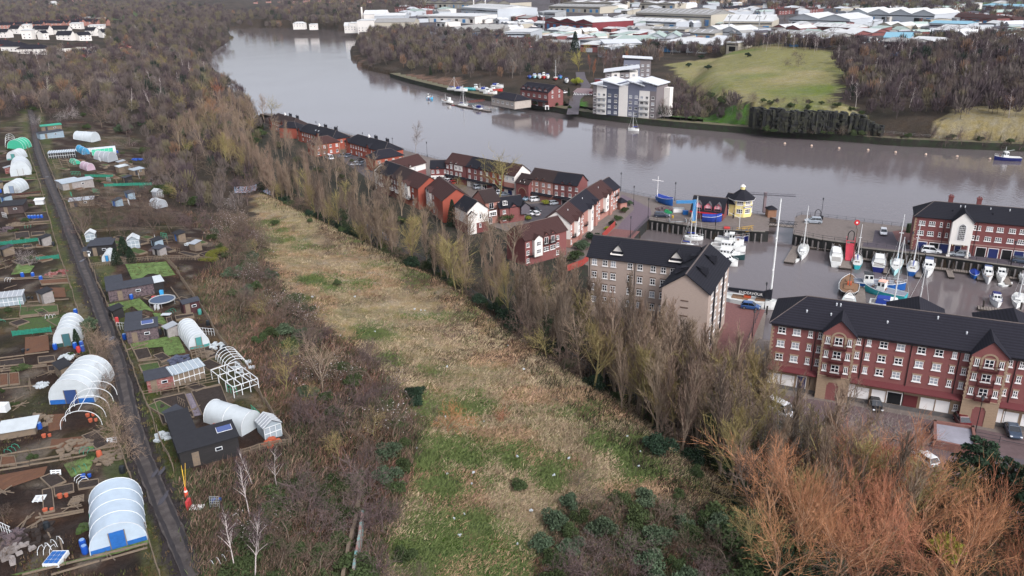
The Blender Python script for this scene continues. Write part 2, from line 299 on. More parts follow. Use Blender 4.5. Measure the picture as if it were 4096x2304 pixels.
# far river wall
fbp=[Vector((a,b,0)) for a,b in FB[0:12]]
mb=MB()
for a,b in zip(fbp,fbp[1:]):
    d=(b-a).normalized(); n=Vector((d.y,-d.x,0)); n=n if n.y>0 or n.x>0 else -n
    mb.prism([(a.x,a.y),(b.x,b.y),(b.x+n.x*12,b.y+n.y*12),(a.x+n.x*12,a.y+n.y*12)],-8,0,0,1)
tag(mb.obj('river_wall_path',[mat('mossy_river_wall',C8(50,46,40),.9,.5,.5,col2=C8(40,50,32)),mat('river_path',C8(104,92,78),.9,.5,.3,col2=C8(82,84,54))]),kind='structure')
def sheet(name,pts,m,z=.012,kind='structure',zf=None):
    """flat sheet following px outline, at height z or draped on the terrain (zf = lift)"""
    from mathutils.geometry import tessellate_polygon
    if zf is None: P=[pz(x,y,z) for x,y in pts]
    else: P=[G(x,y)+Vector((0,0,zf)) for x,y in pts]
    mb=MB(); mb.v=[tuple(p) for p in P]
    for tr in tessellate_polygon([[Vector((p.x,p.y,0)) for p in P]]):
        a,b,c=[P[i] for i in tr]
        if (b-a).cross(c-a).z<0: tr=tr[::-1]
        mb.f.append(tuple(tr)); mb.m.append(0)
    return tag(mb.obj(name,m),kind=kind)
wf=mat('belt_woodland_floor',C8(44,38,32),1,.8,.4,col2=C8(38,42,28),bump=.1)
WF=[(XL(y)+8.5,y) for y in (40,60,77,95,118,154,190,237,270,300,330,380,420)]+[(-100,385),(-84,345),(-60,306),(-46,282),(-30,258),(-18,232),(0,208),(14,186),(22,176),(20,152),(20,142),(36,126),(40,120),(43,113),(52,104),(52,92),(66,80),(78,55),(80,40)]
mb=MB(); mb.v=[(x,y,.012) for x,y in WF]
from mathutils.geometry import tessellate_polygon as _tp
for tr in _tp([[Vector((x,y,0)) for x,y in WF]]):
    a,b_,c=[Vector((*WF[i],0)) for i in tr]; tr=tr if (b_-a).cross(c-a).z>0 else tr[::-1]; mb.f.append(tuple(tr)); mb.m.append(0)
tag(mb.obj('woodland_floor',wf),kind='structure')
sheet('courtyard_road',[(1330,615),(1420,600),(1500,690),(1580,720),(1640,700),(1790,760),(1900,790),(2120,815),(2340,800),(2330,815),(2230,850),(2140,900),(2090,890),(2110,850),(1900,900),(1780,850),(1640,770),(1480,720)],asph,.02)
sheet('riverside_lane',[(2488,777),(2532,797),(2600,832),(2606,854),(2594,877),(2512,957),(2440,980),(2400,975),(2405,954),(2464,918),(2488,886),(2536,838),(2530,815),(2480,790)],mat('plum_paving',C8(98,84,92),.75,1.5,.15),.02)
sheet('riverside_lane',[(2340,1000),(2460,915),(2560,925),(2505,985)],brickpave,.03)
sheet('office_road',[(3500,920),(3570,928),(3585,960),(3640,985),(4096,1040),(4300,1060),(4300,1090),(4096,1068),(3700,1012),(3450,985),(3455,970),(3490,970)],mat('road_plum_grey',C8(80,72,78),.8,1.,.2),.035)
sheet('red_forecourt',[(3570,925),(3660,915),(3660,985),(3590,965)],brickpave,.04)
sheet('marina_courtyard',[(2850,1195),(3060,1240),(2960,1480),(2800,1480)],brickpave,.02)
sheet('car_park',[(3000,1560),(3400,1620),(4096,1750),(4400,1800),(4400,2150),(3900,2050),(3500,1800),(3300,1700),(2950,1660)],mat('car_park_paving',C8(92,76,76),.85,1.,.25),.02)
# ---------------------------------------------------------------- materials of buildings
def brickm(n,c,c2=None): return mat(n,c,.9,2.2,.16,stretch=(1,1,5),col2=c2)
BR=brickm('red_brick',C8(124,76,73)); BR2=brickm('dark_red_brick',C8(112,64,62)); BRP=brickm('pink_brick',C8(164,118,106)); BRO=brickm('orange_brick',C8(150,76,60)); BUFF=brickm('buff_brick',C8(166,148,136)); BUFF2=brickm('buff_stone',C8(150,128,106))
MAROON=brickm('maroon_brick',C8(118,70,68))
WH=mat('white_render',C8(222,216,208),.8,1.5,.05); WHP=mat('white_paint',C8(228,224,220),.45); CREAM=mat('cream_yellow_render',C8(226,208,138),.8,2,.05)
SLATE=mat('dark_slate_roof',C8(37,36,43),.85,3,.25,spec=.12,stretch=(1,1,4),bump=.02); SLATE2=mat('black_tile_roof',C8(34,34,40),.85,3,.28,spec=.12,stretch=(1,1,4),bump=.02)
BRT=mat('brown_tile_roof',C8(66,46,44),.85,3,.25,spec=.12,stretch=(1,1,4),bump=.02); BRT2=mat('mixed_tile_roof',C8(54,44,43),.85,3,.28,spec=.12,stretch=(1,1,4),bump=.02)
GLS=mat('window_glass',C8(34,38,46),.08,spec=.7); GLC=mat('curtained_glass',C8(150,154,160),.25,spec=.5); BLK=mat('black_metal',C8(30,30,32),.5); DKG=mat('dark_opening',C8(18,18,20),.9); NAVY=mat('navy_paint',C8(34,44,92),.5); DRED=mat('dark_red_paint',C8(92,40,42),.6); PINKP=mat('pink_paint',C8(206,110,120),.6); REDP=mat('red_paint',C8(190,38,44),.6)
GREYC=mat('grey_cladding',C8(112,114,128),.6,2,.06); GREYD=mat('dark_grey_cladding',C8(78,82,98),.6,2,.06); WOODC=mat('weathered_cladding',C8(118,110,110),.8,2,.2,stretch=(1,1,6)); ZINC=mat('pale_metal_roof',C8(196,198,200),.5,.6,.06); RIDGE=mat('ridge_tile',C8(96,86,82),.9,3,.3)
def up(v): return v
WC={}
EST_S=.84; GR='townhouses of the red brick riverside estate'
def winmesh(w,h,st):
    """a window: frame mesh facing -Y with its foot at the origin, and its pane mesh"""
    k=(round(w,2),round(h,2),st)
    if k in WC: return WC[k]
    f=MB();p=MB(); a=.09
    if st in('door','garage','blank'):
        col={'door':NAVY,'garage':WHP,'blank':DKG}[st]
        f.box(-w/2-.12,-.06,0,-w/2,.04,h+.12).box(w/2,-.06,0,w/2+.12,.04,h+.12).box(-w/2,-.06,h,w/2,.04,h+.12)
        p.box(-w/2,-.02,0,w/2,.05,h)
        WC[k]=(f.mesh('door_frame',BUFF2 if st=='garage' else WHP),p.mesh('leaf',col)); return WC[k]
    for x0,x1 in((-w/2,-w/2+a),(w/2-a,w/2)): f.box(x0,-.05,0,x1,.05,h)
    f.box(-w/2+a,-.05,0,w/2-a,.05,a); f.box(-w/2+a,-.05,h-a,w/2-a,.05,h)
    f.box(-w/2-.12,-.12,-.14,w/2+.12,.03,-.002)           # sill
    if '4' in st or '6' in st:
        f.box(-w/2+a,-.04,h*.5-.04,w/2-a,.04,h*.5+.04)
        n=3 if '6' in st else 2
        for i in range(1,n):
            x=-w/2+w*i/n; f.box(x-.05,-.045,a,x+.05,.045,h-a)
    elif '2' in st: f.box(-.05,-.045,a,.05,.045,h-a)
    elif '1' in st: f.box(-w/2+a,-.04,h*.5-.04,w/2-a,.04,h*.5+.04)
    if 's' in st: f.box(-w/2-.12,-.07,h+.002,w/2+.12,.03,h+.22,m=1)
    p.box(-w/2+a,-.01,a,w/2-a,.03,h-a)
    WC[k]=(f.mesh('window_frame',[WHP,BUFF2]),p.mesh('pane',GLC if 'c' in st else GLS)); return WC[k]
class Bd:
    """a building: local x along the front, y to the back, front faces -y"""
    def __init__(s,name,label,cat,a,b,ze,D,rh,roof='gable',wall=None,rm=None,zb=0,L=None,ang=None,group=None,over=.35,terrain=False,at=None,S=None):
        S=S or (EST_S if group==GR else 1.)
        if at: A,Bv=at
        else: A=pz(*a,ze*S); Bv=pz(*b,ze*S) if b else None
        if ang is None: ang=math.atan2(Bv.y-A.y,Bv.x-A.x)
        else: ang=R_(ang)
        if L is None: L=(Bv.xy-A.xy).length/S
        if b is None and Bv is None: pass
        if terrain: zb=hz(A.x,A.y)
        s.L,s.D,s.h,s.rh,s.roof=L,D,ze-zb,rh,roof; h=s.h
        s.root=thing(name,label,cat,(A.x,A.y,zb),ang,group); s.root.scale=(S,)*3
        s.wallm=wall or BR; s.rm=rm or SLATE
        mb=MB(); lo=-1.0 if zb>1 or terrain else 0
        if roof=='gable':
            k=0
            for x,nx in((0,-1),(L,1)):
                pts=[(x,0,lo),(x,D,lo),(x,D,h),(x,D/2,h+rh),(x,0,h)]
                mb.quad(*(pts[::-1] if nx>0 else pts))
            mb.quad((0,0,lo),(L,0,lo),(L,0,h),(0,0,h)); mb.quad((L,D,lo),(0,D,lo),(0,D,h),(L,D,h))
        elif roof=='gx':      # ridge runs front to back: gable on the front
            mb.quad((0,0,lo),(L,0,lo),(L,0,h),(L/2,0,h+rh),(0,0,h)); mb.quad((L,D,lo),(0,D,lo),(0,D,h),(L/2,D,h+rh),(L,D,h))
            mb.quad((L,0,lo),(L,D,lo),(L,D,h),(L,0,h)); mb.quad((0,D,lo),(0,0,lo),(0,0,h),(0,D,h))
        elif roof in('mono','monox'):
            z=lambda x,y: h+rh*((y/D) if roof=='mono' else (x/L))
            c=[(0,0),(L,0),(L,D),(0,D)]
            for (x0,y0),(x1,y1) in zip(c,c[1:]+c[:1]): mb.quad((x0,y0,lo),(x1,y1,lo),(x1,y1,z(x1,y1)),(x0,y0,z(x0,y0)))
        else: mb.box(0,0,lo,L,D,h)
        mb.obj('wall',s.wallm,s.root)
        s.mkroof(over)
    def mkroof(s,o):
        L,D,h,rh=s.L,s.D,s.h,s.rh; mb=MB(); th=.16; R=s.roof
        def slab(*p):
            q=[Vector(x) for x in p]; n=(q[1]-q[0]).cross(q[2]-q[0]).normalized()
            if n.z<0: n=-n
            t=[x+n*th for x in q]; mb.quad(*t); mb.quad(*q[::-1])
            for i in range(len(q)): j=(i+1)%len(q); mb.quad(q[i],q[j],t[j],t[i])
        e=.02
        if R=='gable':
            k=o*rh/(D/2)
            slab((-o,-o,h-k+e),(L+o,-o,h-k+e),(L+o,D/2,h+rh+e),(-o,D/2,h+rh+e)); slab((L+o,D+o,h-k+e),(-o,D+o,h-k+e),(-o,D/2,h+rh+e),(L+o,D/2,h+rh+e))
            mb.box(-o,D/2-.12,h+rh+.1,L+o,D/2+.12,h+rh+.27,m=1)
        elif R=='gx':
            k=o*rh/(L/2)
            slab((L+o,-o,h-k+e),(L+o,D+o,h-k+e),(L/2,D+o,h+rh+e),(L/2,-o,h+rh+e)); slab((-o,D+o,h-k+e),(-o,-o,h-k+e),(L/2,-o,h+rh+e),(L/2,D+o,h+rh+e))
            mb.box(L/2-.12,-o,h+rh+.1,L/2+.12,D+o,h+rh+.27,m=1)
        elif R.startswith('hip'):
            a=min(D,L)/2; l=a*.9 if R in('hip','hipl') else -o*.99; r=a*.9 if R in('hip','hipr') else -o*.99
            if L<D and R=='hip':
                f=L/2*.9; P,Q=(L/2,f,h+rh),(L/2,D-f,h+rh); c=[(-o,-o,h-.05),(L+o,-o,h-.05),(L+o,D+o,h-.05),(-o,D+o,h-.05)]
                slab(c[0],c[1],P); slab(c[2],c[3],Q); slab(c[1],c[2],Q,P); slab(c[3],c[0],P,Q)
            else:
                P,Q=(l,D/2,h+rh),(L-r,D/2,h+rh); c=[(-o,-o,h-.05),(L+o,-o,h-.05),(L+o,D+o,h-.05),(-o,D+o,h-.05)]
                slab(c[0],c[1],Q,P); slab(c[2],c[3],P,Q); slab(c[3],c[0],P); slab(c[1],c[2],Q)
                mb.box(P[0],D/2-.1,h+rh+.08,Q[0],D/2+.1,h+rh+.22,m=1)
                for cc,pp in((c[0],P),(c[3],P),(c[1],Q),(c[2],Q)): mb.tube((cc[0],cc[1],cc[2]+.16),(pp[0],pp[1],pp[2]+.14),.09,n=4,m=1)
        elif R=='flat':
            mb.box(-.1,-.1,h+.002,L+.1,D+.1,h+.3); mb.box(.3,.3,h+.302,L-.3,D-.3,h+.31,m=1)
        elif R in('mono','monox'):
            z=lambda x,y: h+rh*((y/D) if R=='mono' else (x/L))+e
            slab((-o,-o,z(-o,-o)),(L+o,-o,z(L+o,-o)),(L+o,D+o,z(L+o,D+o)),(-o,D+o,z(-o,D+o)))
        mb.obj('roof',[s.rm,RIDGE if R!='flat' else mat('flat_roof_felt',C8(120,118,116),.9,.4,.2)],s.root)
    def face(s,f,u,z,off=0):
        if f=='f': return (u,-off,z),0
        if f=='b': return (s.L-u,s.D+off,z),math.pi
        if f=='r': return (s.L+off,u,z),math.pi/2
        return (-off,s.D-u,z),-math.pi/2
    def win(s,us,zs,w=1.1,h=1.3,st='4',f='f',off=.03,name='window',parent=None,curt=.0):
        for z in zs:
            for u in us:
                st2=st+('c' if curt and random.random()<curt else '')
                fm,pm=winmesh(w,h,st2); loc,rz=s.face(f,u,z,off)
                nm={'door':'door','garage':'garage_door','blank':'dark_doorway'}.get(st,name)
                o=mk(nm,fm,s.root,loc,rz); mk('leaf' if nm!=name else 'pane',pm,o)
        return s
    def slabon(s,name,u0,u1,z0,z1,m,f='f',off=.02,dep=.05):
        """a panel of other cladding set on a face"""
        (x,y,z),rz=s.face(f,0,0,off)
        MB().box(u0,-dep,z0,u1,0,z1).obj(name,m,s.root,loc=s.face(f,0,0,off)[0],rz=rz); return s
    def bay(s,u,w,proj,ze,rh,wall,rm,z0=0,back=3.,name='bay',f='f',ov=.25):
        """projecting gabled bay, its roof running back into the main roof"""
        loc,rz=s.face(f,u,0,0)
        mb=MB(); mb.quad((-w/2,-proj,z0),(w/2,-proj,z0),(w/2,-proj,ze),(0,-proj,ze+rh),(-w/2,-proj,ze)); mb.quad((w/2,-proj,z0),(w/2,.0,z0),(w/2,.0,ze),(w/2,-proj,ze)); mb.quad((-w/2,0,z0),(-w/2,-proj,z0),(-w/2,-proj,ze),(-w/2,0,ze)); mb.quad((-w/2,0,z0),(w/2,0,z0),(w/2,-proj,z0),(-w/2,-proj,z0))
        o=mb.obj(name,wall,s.root,loc=loc,rz=rz)
        r=MB(); k=ov*rh/(w/2)
        for sx in(-1,1):
            q=[Vector((sx*(w/2+ov),-proj-ov,ze-k)),Vector((sx*(w/2+ov),back*.12,ze-k)),Vector((0,back,ze+rh)),Vector((0,-proj-ov,ze+rh))]
            if sx<0: q=q[::-1]
            t=[p+Vector((0,0,.15)) for p in q]; r.quad(*t); r.quad(*q[::-1])
            for i in range(4): j=(i+1)%4; r.quad(q[i],q[j],t[j],t[i])
        r.obj(name+'_roof',rm,s.root,loc=loc,rz=rz); return o
    def bwin(s,o,w,h,z,st,x=0,proj=0,name='window'):
        fm,pm=winmesh(w,h,st); q=mk(name,fm,o,(x,-proj-.03,z)); mk('pane',pm,q)
    def band(s,z,dep=.9,m=None,u0=0,u1=None,name='canopy'):
        """lean-to tiled canopy over the ground floor"""
        u1=u1 or s.L; mb=MB(); p=[(u0,-.02,z+.55),(u0,-dep,z),(u1,-dep,z),(u1,-.02,z+.55)]
        mb.quad(*p); mb.quad(*[(a,b,c-.15) for a,b,c in p[::-1]]); mb.quad((u0,-dep,z),(u0,-dep,z-.15),(u1,-dep,z-.15),(u1,-dep,z)); mb.quad((u0,-.02,z+.55),(u0,-.02,z+.4),(u0,-dep,z-.15),(u0,-dep,z)); mb.quad((u1,-dep,z),(u1,-dep,z-.15),(u1,-.02,z+.4),(u1,-.02,z+.55))
        mb.obj(name,m or SLATE2,s.root); return s
    def balcony(s,u,z,w=1.8,d=.9,m=None,f='f',off=0,name='balcony'):
        m=m or BLK; mb=MB(); mb.box(-w/2,-d,-.1,w/2,0,0)
        n=int(w/.16)
        for i in range(n+1): x=-w/2+w*i/n; mb.box(x-.015,-d,0,x+.015,-d+.03,1.0)
        for x in(-w/2,w/2):
            for j in range(6): y=-d*j/6; mb.box(x-.015,y-.03,0,x+.015,y,1.0)
        mb.box(-w/2,-d-.01,1.0,w/2,-d+.04,1.06); mb.box(-w/2-.02,-d,1.0,-w/2+.02,0,1.06); mb.box(w/2-.02,-d,1.0,w/2+.02,0,1.06)
        loc,rz=s.face(f,u,z,off); mb.obj(name,m,s.root,loc=loc,rz=rz); return s
    def pipe(s,us,f='f',m=None):
        for u in us:
            loc,rz=s.face(f,u,0,.08); MB().tube((0,0,0),(0,0,s.h),.06,n=6).obj('drainpipe',m or BLK,s.root,loc=loc,rz=rz)
        return s
    def quoin(s,us,w=.4,z0=0,z1=None,proj=0,parent=None,m=None):
        for u in us:
            mb=MB(); z=z0; i=0; z1_=z1 or s.h
            while z<z1_-.3:
                q=w*(1 if i%2 else .55); x0,x1=(u,u+q) if u<s.L/2 and proj==0 else (u-q/2,u+q/2)
                if proj==0 and u>=s.L-.01: x0,x1=u-q,u
                mb.box(x0,-proj-.04,z,x1,-proj-.003,z+.32); z+=.34; i+=1
            mb.obj('quoins',m or BUFF2,s.root)
        return s
    def vents(s,us,t=.5,m=None):
        for u in us:
            y=s.D/2*t; z=s.h+s.rh*t; MB().tube((u,y,z),(u,y,z+.55),.11,n=6).tube((u,y,z+.55),(u,y,z+.7),.17,.05,n=6).obj('roof_vent',m or ZINC,s.root)
        return s
    def skylight(s,u,t,w=.8,h=1.1,m=None):
        y=s.D/2*t; z=s.h+s.rh*t; sl=math.atan2(s.rh,s.D/2)
        mb=MB().box(-w/2,-h/2,.17,w/2,h/2,.24); o=mb.obj('skylight',m or ZINC,s.root,loc=(u,y,z)); o.rotation_euler=(sl,0,0); return s
# ================================================================ near-bank buildings
# 1 big red block
b=Bd('apartment_block','long four storey red brick block with white garage doors and two gabled stone-edged bays','apartment block',(3088,1291),None,11.6,10.5,3.3,'hipl',BR,SLATE,L=52,ang=-24.3)
ZR=[10.05,7.65,5.25]
W=lambda us,st,w,curt=.3: b.win(us,ZR,w,1.1,st,curt=curt)
W([1.7,4.0,16.9,19.3,22.2,24.6,37.6,40.,43.,45.5],'4s',1.15); W([6.1,7.6,13.3,14.8,26.7,28.3,34.0,35.5],'4s',.62)
RRL=mat('dark_red_rail',C8(72,34,34),.5)
for u in(10.4,31.2):
    o=b.bay(u,4.8,1.1,11.75,2.3,BR,SLATE,back=4.3,name='gabled_bay')
    for z in(9.85,7.45,5.05):
        b.bwin(o,1.2,1.3,z,'4s',0,1.1); b.bwin(o,.6,1.15,z+.1,'2s',-1.6,1.1); b.bwin(o,.6,1.15,z+.1,'2s',1.6,1.1)
    b.quoin([u-2.3,u+2.3],.45,4.2,11.6,1.1)
    mb=MB().box(u-2.45,-1.17,0,u-.9,-.9,4.15).box(u+.9,-1.17,0,u+2.45,-.9,4.15).box(u-.9,-1.17,3.2,u+.9,-.9,4.15).box(u-2.45,-1.25,4.15,u+2.45,-1.0,4.3)
    mb.obj('stone_base',BUFF2,b.root)
    b.win([u],[0.5],1.1,2.2,'door',off=1.0)
    arch=MB()
    for zc,r0,r1 in((11.05,.85,1.15),(2.75,.75,1.05)):
        for i in range(12):
            t0,t1=math.pi*i/12,math.pi*(i+1)/12
            p=lambda t,r:(u+r*math.cos(t),zc+r*math.sin(t)*.95)
            q=[p(t0,r0),p(t0,r1),p(t1,r1),p(t1,r0)]
            arch.quad(*[(x,-1.2,z) for x,z in q])
    arch.box(u-1.15,-1.19,9.5,u-.86,-1.12,11.05).box(u+.86,-1.19,9.5,u+1.15,-1.12,11.05)
    arch.obj('stone_arch',BUFF2,b.root)
    for z in(9.3,6.9,4.5): b.balcony(u,z,2.1 if z<8 else 2.6,.65,RRL,off=1.11)
for u0,u1 in((0,7.9),(12.9,28.7),(33.7,52)): b.slabon('garage_storey_front',u0,u1,0,3.6,BUFF2); b.band(3.7,1.0,DRED,u0,u1); b.slabon('plinth',u0,u1,0,.7,mat('grey_plinth',C8(96,92,90),.9,1,.2),off=.15)
b.win([1.3,3.5,14.9,17.3,24.3,26.5-.1,35.6,38,43.,45.4],[.75],2.0,2.0,'garage',off=.1); b.win([19.6,40.5],[.75],2.0,2.0,'blank',off=.1)
b.win([5.6],[.75],1.3,2.1,'door',off=.1)
MB().box(-1.,-.05,0,1.,.02,2.).obj('garage_door',DRED,b.root,loc=(21.9,-.12,.75)); MB().box(-.45,-.05,0,.45,.02,2.3).obj('side_door',WHP,b.root,loc=(13.3,-.12,.7)); MB().box(-.45,-.05,0,.45,.02,2.3).obj('side_door',WHP,b.root,loc=(34.,-.12,.7)); b.win([28.2],[1.4],.6,1.1,'4s',off=.1)
b.pipe([6.9,14.1,20.8,27.4,34.8]).vents([5,8.7,17,28,38],.45).quoin([0],.5,0,11.5)
b.vents([9.3,9.9,24],.8)
b.slabon('gutter',0,7.9,11.35,11.5,BLK,off=.36,dep=.1); b.slabon('gutter',12.9,28.7,11.35,11.5,BLK,off=.36,dep=.1); b.slabon('gutter',33.7,52,11.35,11.5,BLK,off=.36,dep=.1)
r=MB(); 
for (u0,u1,y1) in((17,26,16.5),(30,40,16.5)):
    h=11.6; c=[(u0,5.2),(u1,5.2),(u1,y1),(u0,y1)]; m_=((u0+u1)/2)
    r.box(u0+.3,9,0,u1-.3,y1-.3,h-.02,m=1); r.quad((u0,5.3,h),(u0,y1,h),(m_,y1-4,h+3.2),(m_,5.3,h+3.2)); r.quad((u1,y1,h),(u1,5.3,h),(m_,5.3,h+3.2),(m_,y1-4,h+3.2)); r.quad((u0,y1,h),(u1,y1,h),(m_,y1-4,h+3.2))
r.obj('rear_wing',[SLATE,BR],b.root)
# 2 beige flats
b=Bd('warehouse_flats','buff brick L-shaped warehouse flats with dark slate roof behind the poplars','flats',(2354,1023),None,13,8.2,3.,'gable',BUFF,SLATE2,L=21,ang=-24.)
b.win([1.3,3.5,5.2,8.6,10.6,13.2,15.2,17.0],[11.3,8.65,6.0,3.35],1.0,1.25,'4',curt=.3); b.pipe([.3,9.6])
for z in (12.6,9.95,7.3,4.65):
    for u in [1.3,3.5,5.2,8.6,10.6,13.2,15.2,17.0]: b.slabon('lintel',u-.6,u+.6,z,z+.2,mat('dark_lintel',C8(96,76,66),.9),dep=.03)
for u in(5.7,17.3): b.bay(u,2.4,-1.3,14.0,1.5,WH,SLATE2,z0=13.8,back=3.9,name='triangular_vent_dormer',ov=.2)
gx=pz(2645,1150,13); b2=Bd('warehouse_flats','','flats',(2648,1148),(2836,1175),13,18,3.,'gx',BUFF,SLATE2)
b2.root.parent=None
# merge the wing into the same thing: reparent its pieces
def absorb(main,wing,pref):
    M=Matrix.Translation(main.location)@Matrix.Rotation(main.rotation_euler.z,4,'Z'); Wm=Matrix.Translation(wing.location)@Matrix.Rotation(wing.rotation_euler.z,4,'Z')
    for ch in list(wing.children):
        loc=ch.location.copy(); rz=ch.rotation_euler.z; rx=ch.rotation_euler.x
        ch.parent=main; m=M.inverted()@Wm@Matrix.Translation(loc)@Matrix.Rotation(rz,4,'Z')@Matrix.Rotation(rx,4,'X')
        ch.matrix_basis=m
        if ch.name.split('.')[0] in('wall','roof'): ch.name=pref+'_'+ch.name.split('.')[0]
    bpy.data.objects.remove(wing)
b2.win([3,7,11,15],[11,8.35,5.7,3.05],1.2,1.5,'4',f='r'); 
for u in(5,13): b2.slabon('dark_bay_strip',u-.8,u+.8,1,12.2,SLATE2,f='r')
for z in(10.9,9.6,8.0): b2.slabon('blind_arch',b2.L/2-.7,b2.L/2+.7,z,z+.22,mat('dark_lintel',C8(96,76,66),.9))
for (u,y,sx) in((.28,4,-1),(.28,11,-1),(.72,5,1),(.72,12,1)):
    x=b2.L*u; z=13+3.*(1-abs(u-.5)*2); q=MB().quad((x,y-1,z+1.2),(x-sx*1.3,y,z+1.35),(x,y+1,z+1.2)); 
    q.quad((x+sx*1.,y-.9,z-.1),(x+sx*1.,y+.9,z-.1),(x+sx*1.,y,z+1.3)).quad((x+sx*1.,y-.9,z-.1),(x+sx*1.,y,z+1.3),(x-sx*1.5,y,z+1.3)).quad((x+sx*1.,y+.9,z-.1),(x-sx*1.5,y,z+1.3),(x+sx*1.,y,z+1.3)); q.obj('roof_dormer',SLATE2,b2.root)
absorb(b.root,b2.root,'wing')
# 3 office on the right pier
b=Bd('office_building','three storey maroon brick office with white arched-window entrance tower on the right pier','office',(3662,866),None,8.6,8.5,3.,'hipl',MAROON,SLATE2,L=42,ang=-24.)
b.win([1.7,3.9,16.2,18.4,20.9,23.1,25.4,27.7,30,32.3,35,37.5],[6.6,4.1],1.35,1.1,'6',curt=.1); b.win([5.9,7.4,13.1,14.1],[6.6,4.1],.55,1.1,'1')
b.bay(10.3,4.5,2.2,8.8,2.3,WH,SLATE2,z0=3.1,back=4.,name='entrance_tower')
o=[c for c in b.root.children if c.name.startswith('entrance_tower') and 'roof' not in c.name][0]
am=MB(); aw=.95
poly=[(-aw,4.1),(aw,4.1)]+[(aw*math.cos(t),7.4+aw*math.sin(t)) for t in [math.pi*i/10 for i in range(11)]]
am.quad(*[(x,-2.25,z) for x,z in poly]); q=am.obj('arched_window',WHP,o)
fr=MB()
poly2=[(x*.78,4.3+(z-4.1)*.93) for x,z in poly]; fr.quad(*[(x,-2.27,z) for x,z in poly2]); pn=fr.obj('pane',GLS,q)
br=MB()
for i in range(-2,3): br.box(i*.31-.03,-2.31,4.3,i*.31+.03,-2.275,7.8)
for i in range(8): br.box(-.7,-2.31,4.6+i*.48,.7,-2.276,4.66+i*.48)
br.obj('glazing_bars',WHP,q)
for x in(-2.0,2.0): MB().tube((10.3+x,-2.0,0),(10.3+x,-2.0,3.1),.3,.24,n=10)  .box(10.3+x-.4,-2.4,0,10.3+x+.4,-1.6,.4).obj('entrance_column',WH,b.root)
b.win([10.3],[.05],1.2,2.2,'door')
for x in(-1.2,1.2): MB().box(10.3+x-.12,-.3,2.2,10.3+x+.12,-.1,2.5).obj('wall_lamp',mat('lamp_glow',(1,.75,.4),emit=0),b.root)
b.slabon('arcade_band',0,8.,2.75,3.05,mat('pink_stone',C8(150,120,112),.9)); b.slabon('arcade_band',12.6,42,2.75,3.05,MATS['pink_stone'])
for i,u in enumerate([2.5,5.1,7.3,15.3,17.9,20.7,23.2,26.,29,32,35]): b.win([u],[.05],2.0,2.3,'door' if i%2==0 else 'blank',off=.04)
b.pipe([6.6,13.6,26]).vents([8,16.5],.45,SLATE2).vents([9.6,10.6,16,20],.75); b.quoin([0],.5,0,8.5)
for u in(7.4,13.5,26): MB().box(u-.5,4.25,10.8,u+.5,5.1,13.0).box(u-.6,4.15,13.,u+.6,5.2,13.3).tube((u-.2,4.6,13.3),(u-.2,4.6,13.8),.14).tube((u+.25,4.6,13.3),(u+.25,4.6,13.7),.12).obj('chimney',BR2,b.root)
# 4 boat house (pink dormers) + yellow octagonal office
b=Bd('marina_office','maroon marina office with three pink dormers and red fascia on the quay end','boathouse',(2766,841),(2892,854),2.2,6.0,3.5,'gable',MAROON,SLATE2)
b.slabon('red_fascia',-.4,b.L+.3,1.75,2.15,REDP,off=.4,dep=.08)
for u in(1.75,4.6,7.3):
    o=b.bay(u,1.9,-.55,3.8,.95,PINKP,mat('grey_slate',C8(80,76,78),.8,4,.2),z0=2.6,back=2.9,name='dormer',ov=.2); b.bwin(o,1.3,1.1,2.75,'6',0,-.6)
b.win([4.2,7.2],[.9],1.2,.6,'2'); b.win([.7],[.05],.9,1.75,'door')
c0=b.face('f',b.L,0)[0]
b4=Bd('marina_office','','x',(2898,808),(2937,815),3.7,5,2.0,'gable',CREAM,SLATE2); b4.win([1.2],[2.4],.6,.8,'2'); b4.win([1.0],[.05],.9,2.2,'door')
absorb(b.root,b4.root,'link')
def octo():
    c=pz(2972,868,0)+Vector((0,2.6,0)); t=thing('octagonal_office','cream yellow octagonal office with white cupola on its slate roof','octagonal building',c,R_(-24)); t.scale=(.86,.86,.95)
    def ring(r,z): return [(r*math.cos(math.pi*(2*i+1)/8),r*math.sin(math.pi*(2*i+1)/8),z) for i in range(8)]
    MB().loft([ring(3.7,0),ring(3.7,5.2)]).obj('wall',CREAM,t); MB().loft([ring(4.5,5.2),ring(.75,7.9)]).obj('roof',SLATE2,t); MB().loft([ring(4.55,5.06),ring(4.55,5.19)]).obj('eaves_board',WHP,t)
    MB().loft([ring(.75,7.7),ring(.75,8.7)]).obj('cupola',CREAM,t); MB().loft([ring(.95,8.7),ring(.5,9.2),ring(.1,9.4)]).obj('cupola_cap',WH,t)
    MB().loft([ring(3.78,4.0),ring(3.78,4.1)]).obj('window_band',WHP,t)
    for k in range(8):
        a=-math.pi/2+k*math.pi/4; d=3.7*math.cos(math.pi/8)+.03
        for z,w,h in((1.2,1.9,1.3),(3.75,2.0,1.15)):
            fm,pm=winmesh(w,h,'6'); o=mk('window',fm,t,(d*math.cos(a),d*math.sin(a),z),a+math.pi/2); mk('pane',pm,o)
    s=MB().box(-1.6,-.06,0,1.6,0,.55).obj('sign_board',mat('sign_blue',C8(40,52,110),.5),t,loc=(3.46*math.cos(-math.pi/4),3.46*math.sin(-math.pi/4)-.05,2.85),rz=math.pi/4)
    MB().box(-1.3,-.08,.15,1.3,-.065,.4).obj('lettering',WHP,s)
octo()
